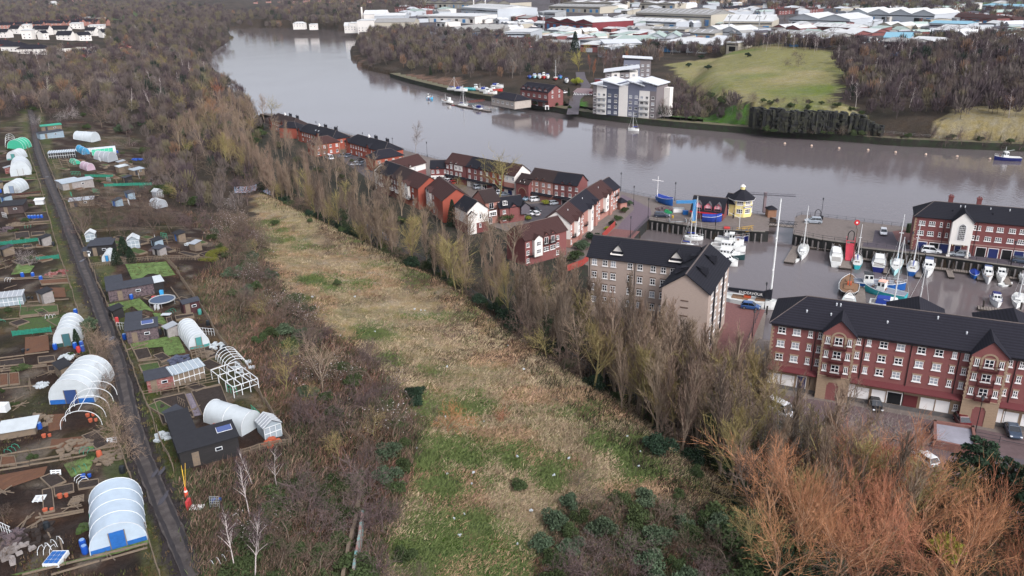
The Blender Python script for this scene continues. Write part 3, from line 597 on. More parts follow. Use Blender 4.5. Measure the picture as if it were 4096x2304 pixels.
# 5 terraces of the estate
GR='townhouses of the red brick riverside estate'
def terr(label,a,b_,ze,D,rh,wall=BR,rm=BRT,roof='gable',cols=None,rows=(1.2,3.5,5.9),w=1.05,h=1.25,gab=(),white=(),st='4',canopy=None,garage=(),L=None,ang=None,rwin=None,name='terraced_house',bay=None,pipe=()):
    b=Bd(name,label,'house',a,b_,ze,D,rh,roof,wall,rm,L=L,ang=ang,group=GR)
    if cols is None:
        n=max(2,int(b.L/3.)); cols=[b.L*(i+.5)/n for i in range(n)]
    b.cols=cols
    for (u0,u1,z0,z1) in white: b.slabon('white_render_panel',u0,u1,z0,z1,WH,dep=.12)
    b.win(cols,rows,w,h,st,off=.18 if white else .03,curt=.2)
    for u in gab:
        o=b.bay(u,1.9,.1,ze-b.root.location.z-.05,.85,wall if not white else WH,rm,z0=ze-.7,back=2.2,name='gablet',ov=.2)
    if canopy: b.band(canopy,1.1,SLATE2)
    for u in garage: b.win([u],[.05],2.1,2.0,'blank',off=.05)
    b.pipe(pipe)
    return b
def bayhouse(b,u,wd=2.6,pr=.9,wall=WH,z0=2.4,ze=None,rm=None,rh=1.1,rows=(3.2,5.6),st='4',w=1.3,name='bay_window'):
    ze=ze or b.h-.1; o=b.bay(u,wd,pr,ze,rh,wall,rm or b.rm,z0=z0,back=2.6,name=name)
    for z in rows: b.bwin(o,w,1.25,z,st,0,pr)
    return o
# riverside row
b=terr('river terrace unit with brown roof and white panel, left end of the long row',(1782,649),(1862,664),8,8.5,3.,BR,BRT,L=None,ang=None,cols=[1.2,3.4,6.2,8.4,11][:4],rows=(3.5,5.9),white=[(5.,9.6,5.4,7.9)],gab=(3.4,6.3),canopy=2.7,garage=(2.5,5.5),pipe=(4.7,))
b=terr('red brick terrace unit with black roof in the middle of the long river row',(1866,665),(1960,684),8,8.5,3.,BR,SLATE2,rows=(3.5,5.9),gab=(2.5,7.5),canopy=2.7,garage=(3,6.5,10),pipe=(5,))
b.slabon('white_render_panel',0,9,0,2.6,WH)
b=terr('orange brick terrace unit behind the bare courtyard tree',(1961,684),(2014,695),8,8.5,3.,BRO,BRT2,rows=(3.5,5.9),canopy=2.7,garage=(2,5))
b=terr('white gabled end house of the river row beside the arch',(2016,695),(2058,703),8,9,3.2,WH,BRT,rows=(3.5,5.9),canopy=2.7,cols=[1.7,4.6],gab=(1.7,)); b.slabon('pink_brick_panel',0,b.L,2.7,5.0,BRP,off=.15); MB().box(-1,-.05,0,1,.02,2.0).obj('garage_door',NAVY,b.root,loc=(3,-.1,.05))
# gatehouse with arch
g=Bd('gatehouse','red brick gatehouse with a tall arched passage between the two river rows','gatehouse',(2064,728),(2114,738),6.2,7,2.6,'gable',BR,BRT2,S=EST_S)
am=MB(); R=1.75
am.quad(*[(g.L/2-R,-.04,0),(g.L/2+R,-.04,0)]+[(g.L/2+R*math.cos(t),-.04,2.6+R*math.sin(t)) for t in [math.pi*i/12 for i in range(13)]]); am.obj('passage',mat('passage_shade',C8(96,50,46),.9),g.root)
am=MB()
for i in range(12):
    t0,t1=math.pi*i/12,math.pi*(i+1)/12; p=lambda t,r:(g.L/2+r*math.cos(t),-.07,2.6+r*math.sin(t)); am.quad(p(t0,R),p(t0,R+.3),p(t1,R+.3),p(t1,R))
am.obj('stone_arch',BUFF2,g.root); o=g.bay(g.L/2,2.2,-1.0,6.9,.7,WH,BRT2,z0=6.2,back=2.6,name='dormer',ov=.15); g.bwin(o,1.5,.7,6.3,'6',0,-1.05)
b=terr('pink brick terrace unit to the right of the arch',(2116,713),(2212,729),8,8.,3.,BRP,BRT2,cols=[1.1,3.6,6.6,9.2],rows=(3.4,5.8),gab=(3.6,6.6),canopy=2.7,garage=(2.6,),st='4',pipe=(5.,))
b.root['label']='pink brick terrace unit to the right of the arch'
b=terr('red terrace unit with black roof at the right end of the river row',(2216,730),(2309,742),8,8.,3.,BR,SLATE2,cols=[1,3.6,6.6,9.2],rows=(3.4,5.8),gab=(3.6,6.6),canopy=2.7,garage=(4.4,),st='2',pipe=(5.,))
# far left long blocks
for lab,a,b_,cr,rm,col,L,ang in (('long red block with brown hipped roof farthest up the river','',0,0,BRT2,None,30,-50),):
    pass
def longblock(label,a,L,ang,D,rm,rh=3.2,sky=False,white_chim=True):
    b=Bd('terraced_block',label,'terrace',a,None,5.5,D,rh,'hip',BRO,rm,L=L/EST_S*.93,ang=ang,group=GR); L=b.L
    n=int(L/2.4); b.win([L*(i+.5)/n for i in range(n)],[3.5],.95,1.25,'2s'); b.win([L*(i+.5)/n for i in range(0,n,2)],[.9],.95,1.25,'2s'); b.win([L*(i+.5)/n for i in range(1,n,4)],[.05],.9,2.1,'door'); b.win([D*.5],[3.5],.9,1.2,'2s',f='r'); b.quoin([0],.5)
    for u in(3.2,L*.62): b.bay(u,3.2,.3,5.4,1.9,BRO,rm,z0=0,back=4.2,name='cross_gable')
    for u in (L*.5,L*.78): MB().box(u-.5,D*.5+1.3,6.6,u+.5,D*.5+2.6,9.6).quad((u-.7,D*.5+1.1,9.6),(u+.7,D*.5+1.1,9.6),(u,D*.5+2,10.3)).obj('rear_gable',SLATE2,b.root)
    MB().box(L*.42-.4,D*.5-.4,8.4,L*.42+.4,D*.5+.4,9.5).tube((L*.42,D*.5,9.5),(L*.42,D*.5,10.4),.25,.03).obj('white_cupola',WHP,b.root)
    if sky: b.skylight(L*.45,.45).skylight(L*.53,.45,)
    return b
longblock('long red block with brown hipped roof farthest up the river',(1072,477),29,-52,9.5,BRT2)
longblock('long red block with black hipped roof and two skylights',(1187,520),34,-50,10,SLATE2,sky=True)
longblock('long red block with black hipped roof nearest the courtyard car park',(1378,565),33,-51,10,SLATE2)
b=terr('small red hip-roofed house in front of the long black-roofed blocks',(1258,581),(1358,567),5.5,8.5,2.8,BRO,BRT,'hip',rows=(.9,3.5),st='2s',w=1.1,cols=None); b.quoin([0,b.L],.5)
b=terr('red hip-roofed corner house with black roof beside the parking court',(1501,639),(1614,621),5.5,8.8,2.9,BRO,SLATE,'hip',rows=(.9,3.5),st='2s',w=1.1); b.quoin([0,b.L],.5)
Bd('terraced_house','red hip-roofed house half hidden by trees at the far left block','house',(1115,510),None,5.5,8,2.6,'hip',BRO,SLATE2,L=11,ang=-20,group=GR)
b=terr('white fronted terrace with brown roof behind the balcony terrace',(1560,690),(1702,650),7.6,8.5,3.,WH,BRT,cols=[1.5,5.5,8.7,11.5,14.3],rows=(.9,3.3,5.7),gab=(8.7,11.5),st='4'); b.slabon('red_brick_panel',0,b.L,0,5.0,BR,dep=.02,off=.01)
b=terr('small red house with black gablet roof beside the river row',(1722,673),(1782,672),5.6,7,2.4,BR2,SLATE2,cols=[.9,2.9,6.],rows=(3.6,),gab=(2.9,)); b.slabon('white_render_panel',0,b.L,0,2.6,WH); b.win([1.,3,5],[1.0],.9,1.1,'2',off=.12)
# balcony terrace facing the poplars
b=terr('dark roofed terrace unit with white corner at the left of the balcony row',(1503,686),(1560,706),7.8,10,3.4,BR2,SLATE2,cols=[1.2,4.4],rows=(3.4,5.8),white=[(0,2.6,3.,7.4)],gab=(4.4,)); b.balcony(4.6,2.9,2.4,.8,WHP)
b=terr('dark roofed middle terrace unit with stacked balconies',(1561,706),(1612,729),7.8,10,3.4,BR2,BRT2,cols=[1.2,3.8,6.4],rows=(3.4,5.8),gab=(1.4,6.2)); b.balcony(1.3,2.9,2.4,.8,WHP); b.balcony(6.2,2.9,2.4,.8,WHP); b.balcony(1.3,5.4,2.2,.8)
b=terr('brown roofed end unit of the balcony row with white bays and red gable end',(1612,729),(1672,754),7.8,10,3.4,BRO,BRT,cols=[7.6],rows=(.9,3.4,5.8)); bayhouse(b,1.6); bayhouse(b,4.2); b.balcony(6.2,2.9,2.0,.9)
b=terr('brown roofed pair with white bays standing alone behind the poplars',(1706,750),(1770,803),7.8,10,3.4,BRO,BRT,cols=[8.6],rows=(.9,3.4,5.8)); bayhouse(b,3.4); bayhouse(b,5.8,); b.balcony(7.6,2.9,1.8,.9); b.slabon('white_render_panel',0,2.4,3,7.6,WH)
b=Bd('townhouse','white rendered gable-fronted house with red brick base behind the poplars','house',(1868,848),(1952,834),7.6,9,3.,'gx',WH,SLATE2,group=GR); b.slabon('brick_base',0,b.L,0,3.4,BR2); b.slabon('brick_base',0,b.D,0,3.4,BR2,f='l'); b.win([b.L*.62],[4.6],.6,1.6,'1'); b.win([b.L*.6],[1.9],.7,1.2,'1',off=.1); b.win([1.4],[4.6],.8,1.3,'2',f='l')
b.bay(1.5,3.0,.5,6.3,1.3,WH,SLATE2,z0=0,back=3,name='side_wing')
b=terr('pink brick three storey house with French window balcony',(1942,811),(1998,801),7.6,8.5,3.2,BRP,BRT2,cols=[5.4],rows=(.9,3.2,5.7)); b.win([2.2],[5.2],1.7,2.0,'2'); b.balcony(2.6,5.15,2.6,.8); b.slabon('white_bay',.9,3.9,2.7,4.6,WHP,off=.4,dep=.3); b.win([2.4],[3.0],2.4,1.2,'6',off=.75); b.win([1.6],[.05],1.4,2.1,'2',name='glazed_door')
b=terr('low red house with twin gablets and slate roof in the courtyard',(2000,833),(2097,820),5.4,7.5,2.6,BR,SLATE2,cols=[1.5,5.],rows=(.9,3.3),gab=()); b.bay(5.,3.2,.25,5.0,1.4,BR,SLATE2,z0=0,back=3,name='red_gablet'); b.bwin(list(b.root.children)[-2],1.3,1.2,3.4,'4',0,.25); b.bay(9.,3.2,.9,5.0,1.4,mat('grey_render',C8(98,92,98),.8),SLATE2,z0=2.5,back=3,name='grey_gablet'); b.bwin(list(b.root.children)[-2],1.6,1.2,3.3,'4',0,.9)
b=terr('red brick terrace front with brown roof and white bay facing the poplars',(2100,962),(2266,919),7.8,8.6,3.2,BR,BRT,cols=[1.0,12.2],rows=(.9,3.3,5.6)); bayhouse(b,4.2,3.0,1.,rows=(3.3,5.6),w=1.5,st='6'); 
for u in(7.8,10.3): b.bay(u,2.,.12,7.7,.9,BR,BRT,z0=6.9,back=2.4,name='gablet'); b.win([u],[5.3],1.4,1.9,'2',off=.15,name='french_window'); b.balcony(u,5.2,2.2,.8); b.win([u],[3.0],1.9,1.3,'6',off=.1)
b.balcony(2.2,2.8,2.0,.9)
# diagonal terrace towards the marina lane
dd=[((2282,893),(2326,852),BRT,BRP,'near-left brown-roofed unit of the lane terrace with big white gable end',WH),((2327,851),(2392,800),SLATE,BRP,'slate-roofed unit of the lane terrace with white bay',WH),((2393,799),(2450,763),BRT,BRP,'brown-roofed far unit of the lane terrace with white bay',WH)]
for i,(a,b_,rm,wl,lab,ba) in enumerate(dd):
    b=terr(lab,a,b_,7.8,9,3.3,wl,rm,cols=[b_ and .9],rows=(.9,3.3,5.6))
    bayhouse(b,b.L*.45,2.6,1.1,WH if i!=1 else WH,z0=0 if i==1 else 2.5,rm=rm,rows=(3.3,5.6)); bayhouse(b,b.L*.8,2.0,.8,BRP,z0=0,rm=rm,rows=(3.3,5.6),w=1.1,name='brick_bay'); b.balcony(b.L*.2,2.8,1.8,.9)
    if i==0: b.slabon('white_gable_panel',0,b.D,2.7,7.8,WH,f='l'); MB().quad((-.06,0,7.8),(-.06,b.D,7.8),(-.06,b.D/2,11.05)).obj('white_gable_panel',WH,b.root)
    b.vents([b.L*.5],.6)
b=terr('slate-roofed river end house of the lane terrace',(2452,763),(2478,748),7.6,8.5,3.,BRP,SLATE,cols=[1.2,3.6],rows=(.9,3.3,5.6)); b.balcony(2.5,5.2,2.4,.8)
b=Bd('garden_house','small hipped brick garden house beside the riverside lane','outhouse',(2482,812),(2508,808),2.6,3.,1.3,'hip',BRP,SLATE,S=EST_S)
# ================================================================ vehicles
TYRE=mat('tyre_rubber',C8(24,24,26),.9); RIM=mat('alloy_rim',C8(150,150,154),.4,metal=.6); CGL=mat('car_glass',C8(22,26,32),.06,spec=.8); LAMPW=mat('headlamp',C8(220,222,225),.15); LAMPR=mat('tail_lamp',C8(140,20,20),.3)
def paint(n,c,r=.3): return mat('car_paint_'+n,c,r,spec=.6)
def carproto(kind):
    L,Wd,H,hood,tail,ws,rs={'hatch':(4.0,1.72,1.48,.95,.12,.75,.45),'estate':(4.6,1.78,1.48,1.15,.1,.85,.4),'suv':(4.6,1.88,1.72,1.1,.12,.75,.35),'van':(5.0,1.95,2.1,.7,.08,.55,.15),'saloon':(4.5,1.8,1.42,1.15,.75,.85,.7)}[kind]
    t=thing('parked_car','proto','car'); bh=.86 if kind!='suv' else 1.0; z0=.28; h=Wd/2
    def ring(x,w,za,zb): return [(x,-w,za),(x,-w*1.0,zb-.12),(x,-w*.93,zb),(x,w*.93,zb),(x,w,zb-.12),(x,w,za)]
    X0=-L/2;X1=L/2
    mb=MB().loft([ring(X0,h*.82,z0+.12,bh-.18),ring(X0+.12,h*.96,z0,bh-.02),ring(X0+.9,h,z0-.04,bh+.04),ring(0,h,z0-.04,bh+.02),ring(X1-hood,h,z0-.04,bh),ring(X1-.35,h*.95,z0,bh-.16),ring(X1,h*.75,z0+.1,bh-.32)])
    mb.obj('body',paint('x',(.5,.5,.5)),t,smooth=False)
    a=X0+tail;b=X0+tail+rs;c=X1-hood-ws;d=X1-hood; w0=h*.92;w1=h*.76
    def rg(x0,x1): pass
    g=MB(); bt=[(a,-w0,bh),(d,-w0,bh),(d,w0,bh),(a,w0,bh)]; tp=[(b,-w1,H-.06),(c,-w1,H-.06),(c,w1,H-.06),(b,w1,H-.06)]
    for i in range(4): j=(i+1)%4; g.quad(bt[i],bt[j],tp[j],tp[i])
    g.obj('windows',CGL,t)
    r=MB().loft([[(b-.05,-w1-.03,H-.07),(b-.05,w1+.03,H-.07),(b,w1-.08,H),(b,-w1+.08,H)],[(c+.05,-w1-.03,H-.07),(c+.05,w1+.03,H-.07),(c,w1-.08,H),(c,-w1+.08,H)]])
    for sx in(-1,1):
        for p,q in((bt[1] if sx<0 else bt[2],tp[1] if sx<0 else tp[2]),(bt[0] if sx<0 else bt[3],tp[0] if sx<0 else tp[3])): r.tube(p,q,.05,n=4)
        m_=(a+d)/2; r.tube((m_,sx*w0,bh),(m_,sx*w1,H-.06),.04,n=4)
    r.obj('roof',paint('x',(.5,.5,.5)),t)
    for sx in(X0+.78,X1-.85):
        for sy in(-1,1):
            o=MB().tube((0,-.11,0),(0,.11,0),.32,n=12).obj('wheel',TYRE,t,loc=(sx,sy*(h-.09),.32)); MB().tube((0,sy*.1,0),(0,sy*.12,0),.2,n=8).obj('rim',RIM,o)
    for sy in(-1,1):
        MB().box(X1-.3,sy*h*.72-.16,bh-.36,X1-.02,sy*h*.72+.16,bh-.22).obj('headlight',LAMPW,t); MB().box(X0-.01,sy*h*.7-.12,bh-.4,X0+.1,sy*h*.7+.12,bh-.12).obj('tail_light',LAMPR,t)
    return t
CARP={}
PC={'white':C8(215,215,215),'silver':C8(150,156,162),'navy':C8(34,42,60),'black':C8(22,23,26),'blue':C8(38,74,124),'maroon':C8(92,30,34),'grey':C8(84,92,102),'red':C8(140,32,36),'paleblue':C8(116,136,150),'greyblue':C8(60,72,88)}
def car(a,b,kind,col,label,group=None,terr=False):
    """a = rear, b = front, in the photograph"""
    if terr: A=G(*a);Bv=G(*b)
    else: A=pz(*a,.04);Bv=pz(*b,.04)
    c=(A+Bv)/2; rz=math.atan2(Bv.y-A.y,Bv.x-A.x); m=paint(col,PC[col])
    if kind not in CARP: CARP[kind]=carproto(kind); PROTO.append(CARP[kind])
    return dup(CARP[kind],c,rz,label,group or 'parked cars',scale=.9 if group else None,mats={'body':m,'roof':m})
PROTO=[]
q='cars parked in the estate courtyard'
for a,b,k,c,l,g in [((2622,866),(2673,868),'estate','navy','dark navy estate car by the left marina wall corner',0),((3280,893),(3226,890),'suv','silver','silver car alone at the far corner of the pier by the railing',0),
 ((3532,926),(3534,946),'hatch','white','small white car parked end-on in the middle of the pier',0),((3640,978),(3695,982),'saloon','black','black saloon in front of the first navy garage of the office',0),((3690,1008),(3757,1014),'suv','white','white 4x4 on the road in front of the white entrance tower',0),
 ((3873,1027),(3802,1021),'estate','silver','silver estate on the road right of the entrance tower',0),((4078,1018),(4008,1010),'saloon','black','black car with red tail light before the office garages',0),((4056,1047),(4125,1056),'estate','greyblue','dark blue-grey estate at the right edge of the office road',0),
 ((2970,1230),(3033,1237),'hatch','blue','bright blue hatchback on the red block paving beside the big yacht',0),((3830,1672),(3868,1722),'hatch','maroon','maroon car in front of the right gabled bay of the big red block',0),((3492,1612),(3508,1648),'hatch','black','black hatchback below the open garage of the big red block',0),
 ((4035,1705),(4062,1760),'saloon','greyblue','blue-grey car with yellow plate on the car park right edge',0),((3730,1868),(3664,1822),'hatch','white','white hatchback half under the bare tree in the lower car park',0),((3086,1632),(3152,1668),'van','white','white van hidden behind poplars in front of the big red block',0),
 ((1902,757),(1933,752),'suv','silver','silver 4x4 left of the bare courtyard tree',q),((1938,757),(1970,751),'van','white','white van parked left of the bare courtyard tree',q),((2008,772),(1983,780),'hatch','white','white hatchback directly beneath the bare courtyard tree',q),((2003,785),(2030,781),'saloon','grey','grey saloon just behind the pink three storey house',q),
 ((2126,795),(2097,804),'suv','paleblue','pale blue car nearest the brick arch',q),((2127,806),(2160,801),'suv','white','white 4x4 in front of the pink terrace garages',q),((2205,819),(2233,815),'estate','silver','silver estate in front of the red terrace garages',q),((2116,842),(2160,852),'suv','black','black 4x4 parked beside the twin-gablet house',q),
 ((2103,856),(2131,862),'hatch','white','white hatchback next to the black 4x4',q),((2150,864),(2133,856),'hatch','white','white convertible right of the white hatchback by the black 4x4',q),((1770,722),(1753,728),'van','white','white van at the white-panelled small red house',q),((1803,729),(1775,735),'suv','white','white 4x4 between the white van and the red car',q),((1818,735),(1794,740),'hatch','red','red car at the left end of the river row garages',q),
 ((1306,632),(1333,641),'van','white','white campervan among trees in the upper parking court',q),((1378,624),(1362,630),'hatch','grey','grey hatchback nearest the small red hipped house',q),((1399,625),(1383,631),'hatch','grey','grey car beside the hedge of the upper parking court',q),((1448,643),(1426,649),'saloon','black','black car against the wall of the red corner house',q),((1433,657),(1407,664),'hatch','silver','silver car at the near side of the upper parking court',q),((1452,657),(1437,664),'hatch','grey','dark grey car beside the silver one in the upper parking court',q)]:
    car(a,b,k,c,l,g or None)
# ================================================================ boats
BW=mat('boat_white_gelcoat',C8(222,222,218),.3); BDK=mat('boat_deck',C8(196,196,190),.7,3,.1); TEAK=mat('boat_wood_deck',C8(126,96,72),.8,3,.2); BGL=mat('boat_window',C8(26,30,36),.1); ALU=mat('mast_aluminium',C8(206,206,204),.4)
BC={'white':BW,'blue':mat('boat_blue',C8(30,84,152),.4),'navy':mat('boat_navy',C8(30,38,100),.4),'turq':mat('boat_turquoise',C8(54,164,170),.4),'green':mat('boat_dark_green',C8(28,56,58),.4),'black':mat('boat_black',C8(28,28,30),.4),'cyan':mat('boat_pale_cyan',C8(168,214,214),.4),'royal':mat('canvas_blue',C8(32,58,140),.8,4,.15),'greyb':mat('canvas_greyblue',C8(84,96,132),.8,4,.1),'red':mat('boat_red',C8(190,52,48),.5),'peach':mat('boat_peach',C8(224,172,152),.5),'lblue':mat('boat_light_blue',C8(70,160,200),.4),'ochre':mat('fender_ochre',C8(200,140,50),.6)}
def boat(a,b,Wd,kind,hull,label,deck='white',acc='white',L=None,z=-3,terr=False,mast=None,name=None,cat=None,group=None,H=None,sail=None):
    """a = stern, b = bow at the waterline, px of the photograph"""
    if terr: A,Bv=G(*a),G(*b)
    else: A,Bv=pz(*a,z),pz(*b,z)
    L=L or (Bv-A).length; c=(A+Bv)/2
    if terr: c.z+=.5
    rz=math.atan2(Bv.y-A.y,Bv.x-A.x)
    nm=name or {'yacht':'sailing_yacht','cruiser':'motor_cruiser','fish':'fishing_boat','open':'open_boat','dinghy':'dinghy','cover':'covered_boat','rib':'inflatable_dinghy'}[kind]
    t=thing(nm,label,cat or 'boat',c,rz,group or 'boats'); h=H or {'yacht':.95,'cruiser':1.15,'fish':1.25,'open':1.,'dinghy':.5,'cover':.8,'rib':.45}[kind]*(.7+L/30)
    pr=[(0,.78,.0),(.06,.86,0),(.25,1,0),(.5,1,.02),(.72,.82,.1),(.88,.46,.22),(.96,.2,.3),(1,.03,.36)] if kind in('fish','cruiser','cover','dinghy','rib') else [(0,.45,.1),(.08,.68,.05),(.3,.98,0),(.5,1,0),(.7,.82,.04),(.87,.42,.1),(.96,.15,.15),(1,.02,.18)]
    if kind=='open': pr=[(0,.3,.25),(.05,.62,.15),(.2,.93,.05),(.5,1,0),(.72,.84,.08),(.88,.5,.2),(.96,.22,.3),(1,.03,.36)]
    w=Wd/2; rings=[]; dk=[]
    for f,ww,sh in pr:
        x=-L/2+L*f; ya=w*ww; zt=h*(1+sh)
        rings.append([(x-(.0 if f<1 else .0),-ya*.72,-.15),(x,-ya*.9,h*.35),(x,-ya,zt),(x,-ya*.9,zt+.03),(x,ya*.9,zt+.03),(x,ya,zt),(x,ya*.9,h*.35),(x,ya*.72,-.15)]); dk.append((x,ya*.9,zt))
    hm=BC[hull]; MB().loft(rings).obj('hull',hm,t)
    m=MB()
    for (x0,y0,z0),(x1,y1,z1) in zip(dk,dk[1:]): m.quad((x0,-y0,z0+.045),(x1,-y1,z1+.045),(x1,y1,z1+.045),(x0,y0,z0+.045))
    m.obj('deck',{'white':BDK,'wood':TEAK,'grey':mat('deck_grey',C8(120,124,134),.8,3,.2)}[deck],t)
    rm=MB()
    for sy in(-1,1): rm.path([(x,sy*(y/.9),z+.06) for x,y,z in dk],.055,n=4)
    rm.obj('gunwale',BW if hull!='white' else BC.get(acc,BW) if acc in('navy','blue','green') else BW,t)
    def cab(x0,x1,w0,w1,z0,z1,m,roofm=None,win=True,rake=.25):
        p=[(x0,-w0,z0),(x1,-w0,z0),(x1,w0,z0),(x0,w0,z0)]; q=[(x0+.05,-w1,z1),(x1-rake*(z1-z0)-.15,-w1,z1),(x1-rake*(z1-z0)-.15,w1,z1),(x0+.05,w1,z1)]
        c_=MB()
        for i in range(4): j=(i+1)%4; c_.quad(p[i],p[j],q[j],q[i])
        c_.quad(*q); o=c_.obj('cabin',m,t)
        MB().box(q[0][0]-.1,-w1-.08,z1+.003,q[1][0]+.12,w1+.08,z1+.09).obj('cabin_roof',roofm or m,o)
        if win:
            g=MB(); n=max(2,int((x1-x0)/.8)); za,zb=z0+(z1-z0)*.5,z0+(z1-z0)*.85
            for sy in(-1,1):
                for i in range(n):
                    u0=x0+(x1-x0)*(i+.2)/n*.92; u1=x0+(x1-x0)*(i+.85)/n*.92
                    f=lambda zz:w0+(w1-w0)*(zz-z0)/(z1-z0)+.02
                    g.quad(*[(u0,sy*f(za),za),(u1,sy*f(za),za),(u1,sy*f(zb),zb),(u0,sy*f(zb),zb)][::(-sy or 1)])
            fx=lambda zz:x1+(q[1][0]-x1)*(zz-z0)/(z1-z0)+.02
            for i in range(2): y0=-w1*.85+i*w1*.9; g.quad((fx(za),y0,za),(fx(za),y0+w1*.75,za),(fx(zb),y0+w1*.75,zb),(fx(zb),y0,zb))
            g.obj('cabin_window',BGL,o)
        return o
    def rails():
        r=MB(); pts=[(x,y*.98,z) for x,y,z in dk if x>-L*.1]
        for sy in(-1,1):
            r.path([(x,sy*y,z+.7) for x,y,z in pts],.025,n=4)
            for x,y,z in pts: r.tube((x,sy*y,z),(x,sy*y,z+.7),.02,n=4)
        r.obj('guard_rail',ALU,t)
    if kind=='yacht':
        cab(-L*.12,L*.24,w*.55,w*.42,h,h+.42,BW); MB().box(-L*.4,-w*.42,h*.7,-L*.14,w*.42,h+.055).obj('cockpit',mat('cockpit_shadow',C8(110,100,90),.9),t)
        MH=mast or L*1.2; MB().tube((L*.06,0,h),(L*.06,0,h+MH),.1+MH*.004,.07,n=6).box(L*.05,-MH*.04,h+MH*.62,L*.07,MH*.04,h+MH*.63).obj('mast',ALU,t)
        r=MB(); top=(L*.06,0,h+MH*.98)
        for p in((L*.49,0,h*1.1),(-L*.48,0,h)): r.tube(top,p,.03,n=4)
        for sy in(-1,1): r.tube((L*.06,0,h+MH*.63),(L*.04,sy*w*.9,h),.02,n=4)
        r.obj('rigging',ALU,t)
        MB().tube((L*.04,0,h+1.1),(-L*.36,0,h+1.15),.2,.12,n=6).obj('sail_cover',BC[sail or 'royal'],t); rails()
    elif kind=='cruiser':
        cab(-L*.18,L*.22,w*.74,w*.6,h,h+1.1,BW,rake=.9); cab(L*.16,L*.36,w*.5,w*.38,h*1.05,h+.45,BW,win=False); MB().box(-L*.46,-w*.7,h*.5,-L*.2,w*.7,h+.05).obj('cockpit',mat('cockpit_floor',C8(150,146,140),.8,3,.15),t)
        if acc in('royal','greyb','navy','red'): MB().loft([[(-L*.36,-w*.7,h+.1),(-L*.36,w*.7,h+.1),(-L*.34,w*.6,h+1.25),(-L*.34,-w*.6,h+1.25)],[(-L*.05,-w*.74,h+.2),(-L*.05,w*.74,h+.2),(-L*.05,w*.62,h+1.4),(-L*.05,-w*.62,h+1.4)]]).obj('canopy',BC[acc],t)
        rails()
    elif kind=='fish':
        wx=-L*.22 if acc!='fwd' else L*.1
        cab(wx-L*.1,wx+L*.1,w*.6,w*.56,h,h+2.0,BW,BC['red'] if sail=='red' else BC['peach'] if sail=='peach' else BC['black'] if sail=='black' else BC['lblue'] if sail=='lblue' else BW,rake=.1)
        MH=mast or 4; MB().tube((L*.12,0,h),(L*.12,0,h+MH),.09,.05,n=6).tube((L*.12,0,h+MH*.55),(-L*.2,0,h+MH*.7),.05,n=5).obj('mast',ALU if sail!='black' else BC['black'],t)
        MB().box(-L*.02,-w*.35,h+.05,L*.18,w*.35,h+.45).tube((L*.3,-w*.3,h+.4),(L*.3,w*.3,h+.4),.25,n=8).obj('winch',mat('rusty_gear',C8(120,92,80),.9,4,.3),t)
        for i,x in enumerate((-L*.3,-L*.05,L*.2)): MB().tube((x,-w-.12,h*.15),(x,-w-.12,h*.6),.18,n=8).obj('fender',(BW,BC['red'],BC['ochre'])[i],t)
        rails()
    elif kind=='open':
        MB().box(-L*.3,-w*.5,h+.06,-L*.02,w*.5,h+.3).box(L*.1,-w*.4,h+.06,L*.26,w*.4,h+.35).obj('hatch',TEAK,t); MB().box(-L*.1,-w*.2,h+.3,L*.02,w*.2,h+.8).obj('orange_gear',mat('orange_gear',C8(186,84,50),.8),t)
        if mast: MB().tube((L*.1,0,h),(L*.1,0,h+mast),.12,.07,n=6).tube((L*.08,0,h+1.4),(-L*.42,0,h+1.7),.12,n=6).obj('mast',mat('varnished_mast',C8(92,74,62),.6),t)
    elif kind=='cover':
        MB().loft([[(x,-y*1.1,z+.08),(x,0,z+.55),(x,y*1.1,z+.08)] for x,y,z in dk]).obj('tarpaulin',BC[acc],t)
    elif kind=='rib':
        MB().box(-L*.3,-w*.4,h*.6,L*.2,w*.4,h*.75).obj('seat',TYRE,t)
    elif kind=='dinghy': MB().box(-L*.1,-w*.8,h+.06,L*.02,w*.8,h+.12).obj('thwart',TEAK,t)
    return t
BO=boat
BO((3217,990),(3205,1042),2.7,'yacht','white','white sailing yacht with black sprayhood moored end of the short left pontoon',mast=12,sail='black')
BO((3188,1040),(3182,1050),1.3,'rib','white','white inflatable tender behind the yacht on the short left pontoon',L=2.2)
BO((3342,1070),(3343,1002),3.0,'cruiser','white','white cabin cruiser moored left of the red gangway pontoon',deck='white')
BO((3426,1078),(3428,1030),2.5,'yacht','turq','small yacht with turquoise stern moored right of the red gangway',mast=9.)
BO((3510,1090),(3518,1030),3.1,'cruiser','navy','cabin cruiser with blue transom moored stern-out by the pier wall')
BO((3592,1032),(3576,1103),3.0,'yacht','cyan','pale cyan yacht with light blue sprayhood moored bow-out',mast=12.5,sail='lblue')
BO((3644,1105),(3656,1052),2.7,'yacht','blue','yacht under a crumpled blue cover moored stern-out by the pier wall',mast=11)
BO((3714,1048),(3708,1112),2.9,'cruiser','white','white speedboat with grey-blue canopy moored bow-out by the pier wall',acc='greyb')
BO((3897,1085),(3896,1118),2.2,'cover','blue','small boat wholly under a blue cover by the right pier pontoon',acc='royal')
BO((3943,1078),(3951,1138),2.4,'cruiser','white','worn white and brown cruiser right of the blue covered boat',deck='wood',acc='greyb')
BO((3998,1080),(4003,1137),2.4,'cruiser','white','white cruiser with dark red canopy top by the right pier pontoon',acc='red')
BO((4000,1146),(4048,1138),1.6,'rib','white','white inflatable dinghy floating below the red-topped cruiser')
BO((4082,1090),(4094,1140),2.3,'cruiser','white','white boat cut by the right picture edge at the pier pontoon')
BO((3390,1195),(3399,1120),4.4,'open','black','round-sterned dark wooden yacht with orange gear on its open deck',deck='wood',mast=13)
BO((3388,1262),(3396,1200),3.,'fish','cyan','white and green workboat with turquoise door behind the dark wooden yacht',sail='x',mast=2)
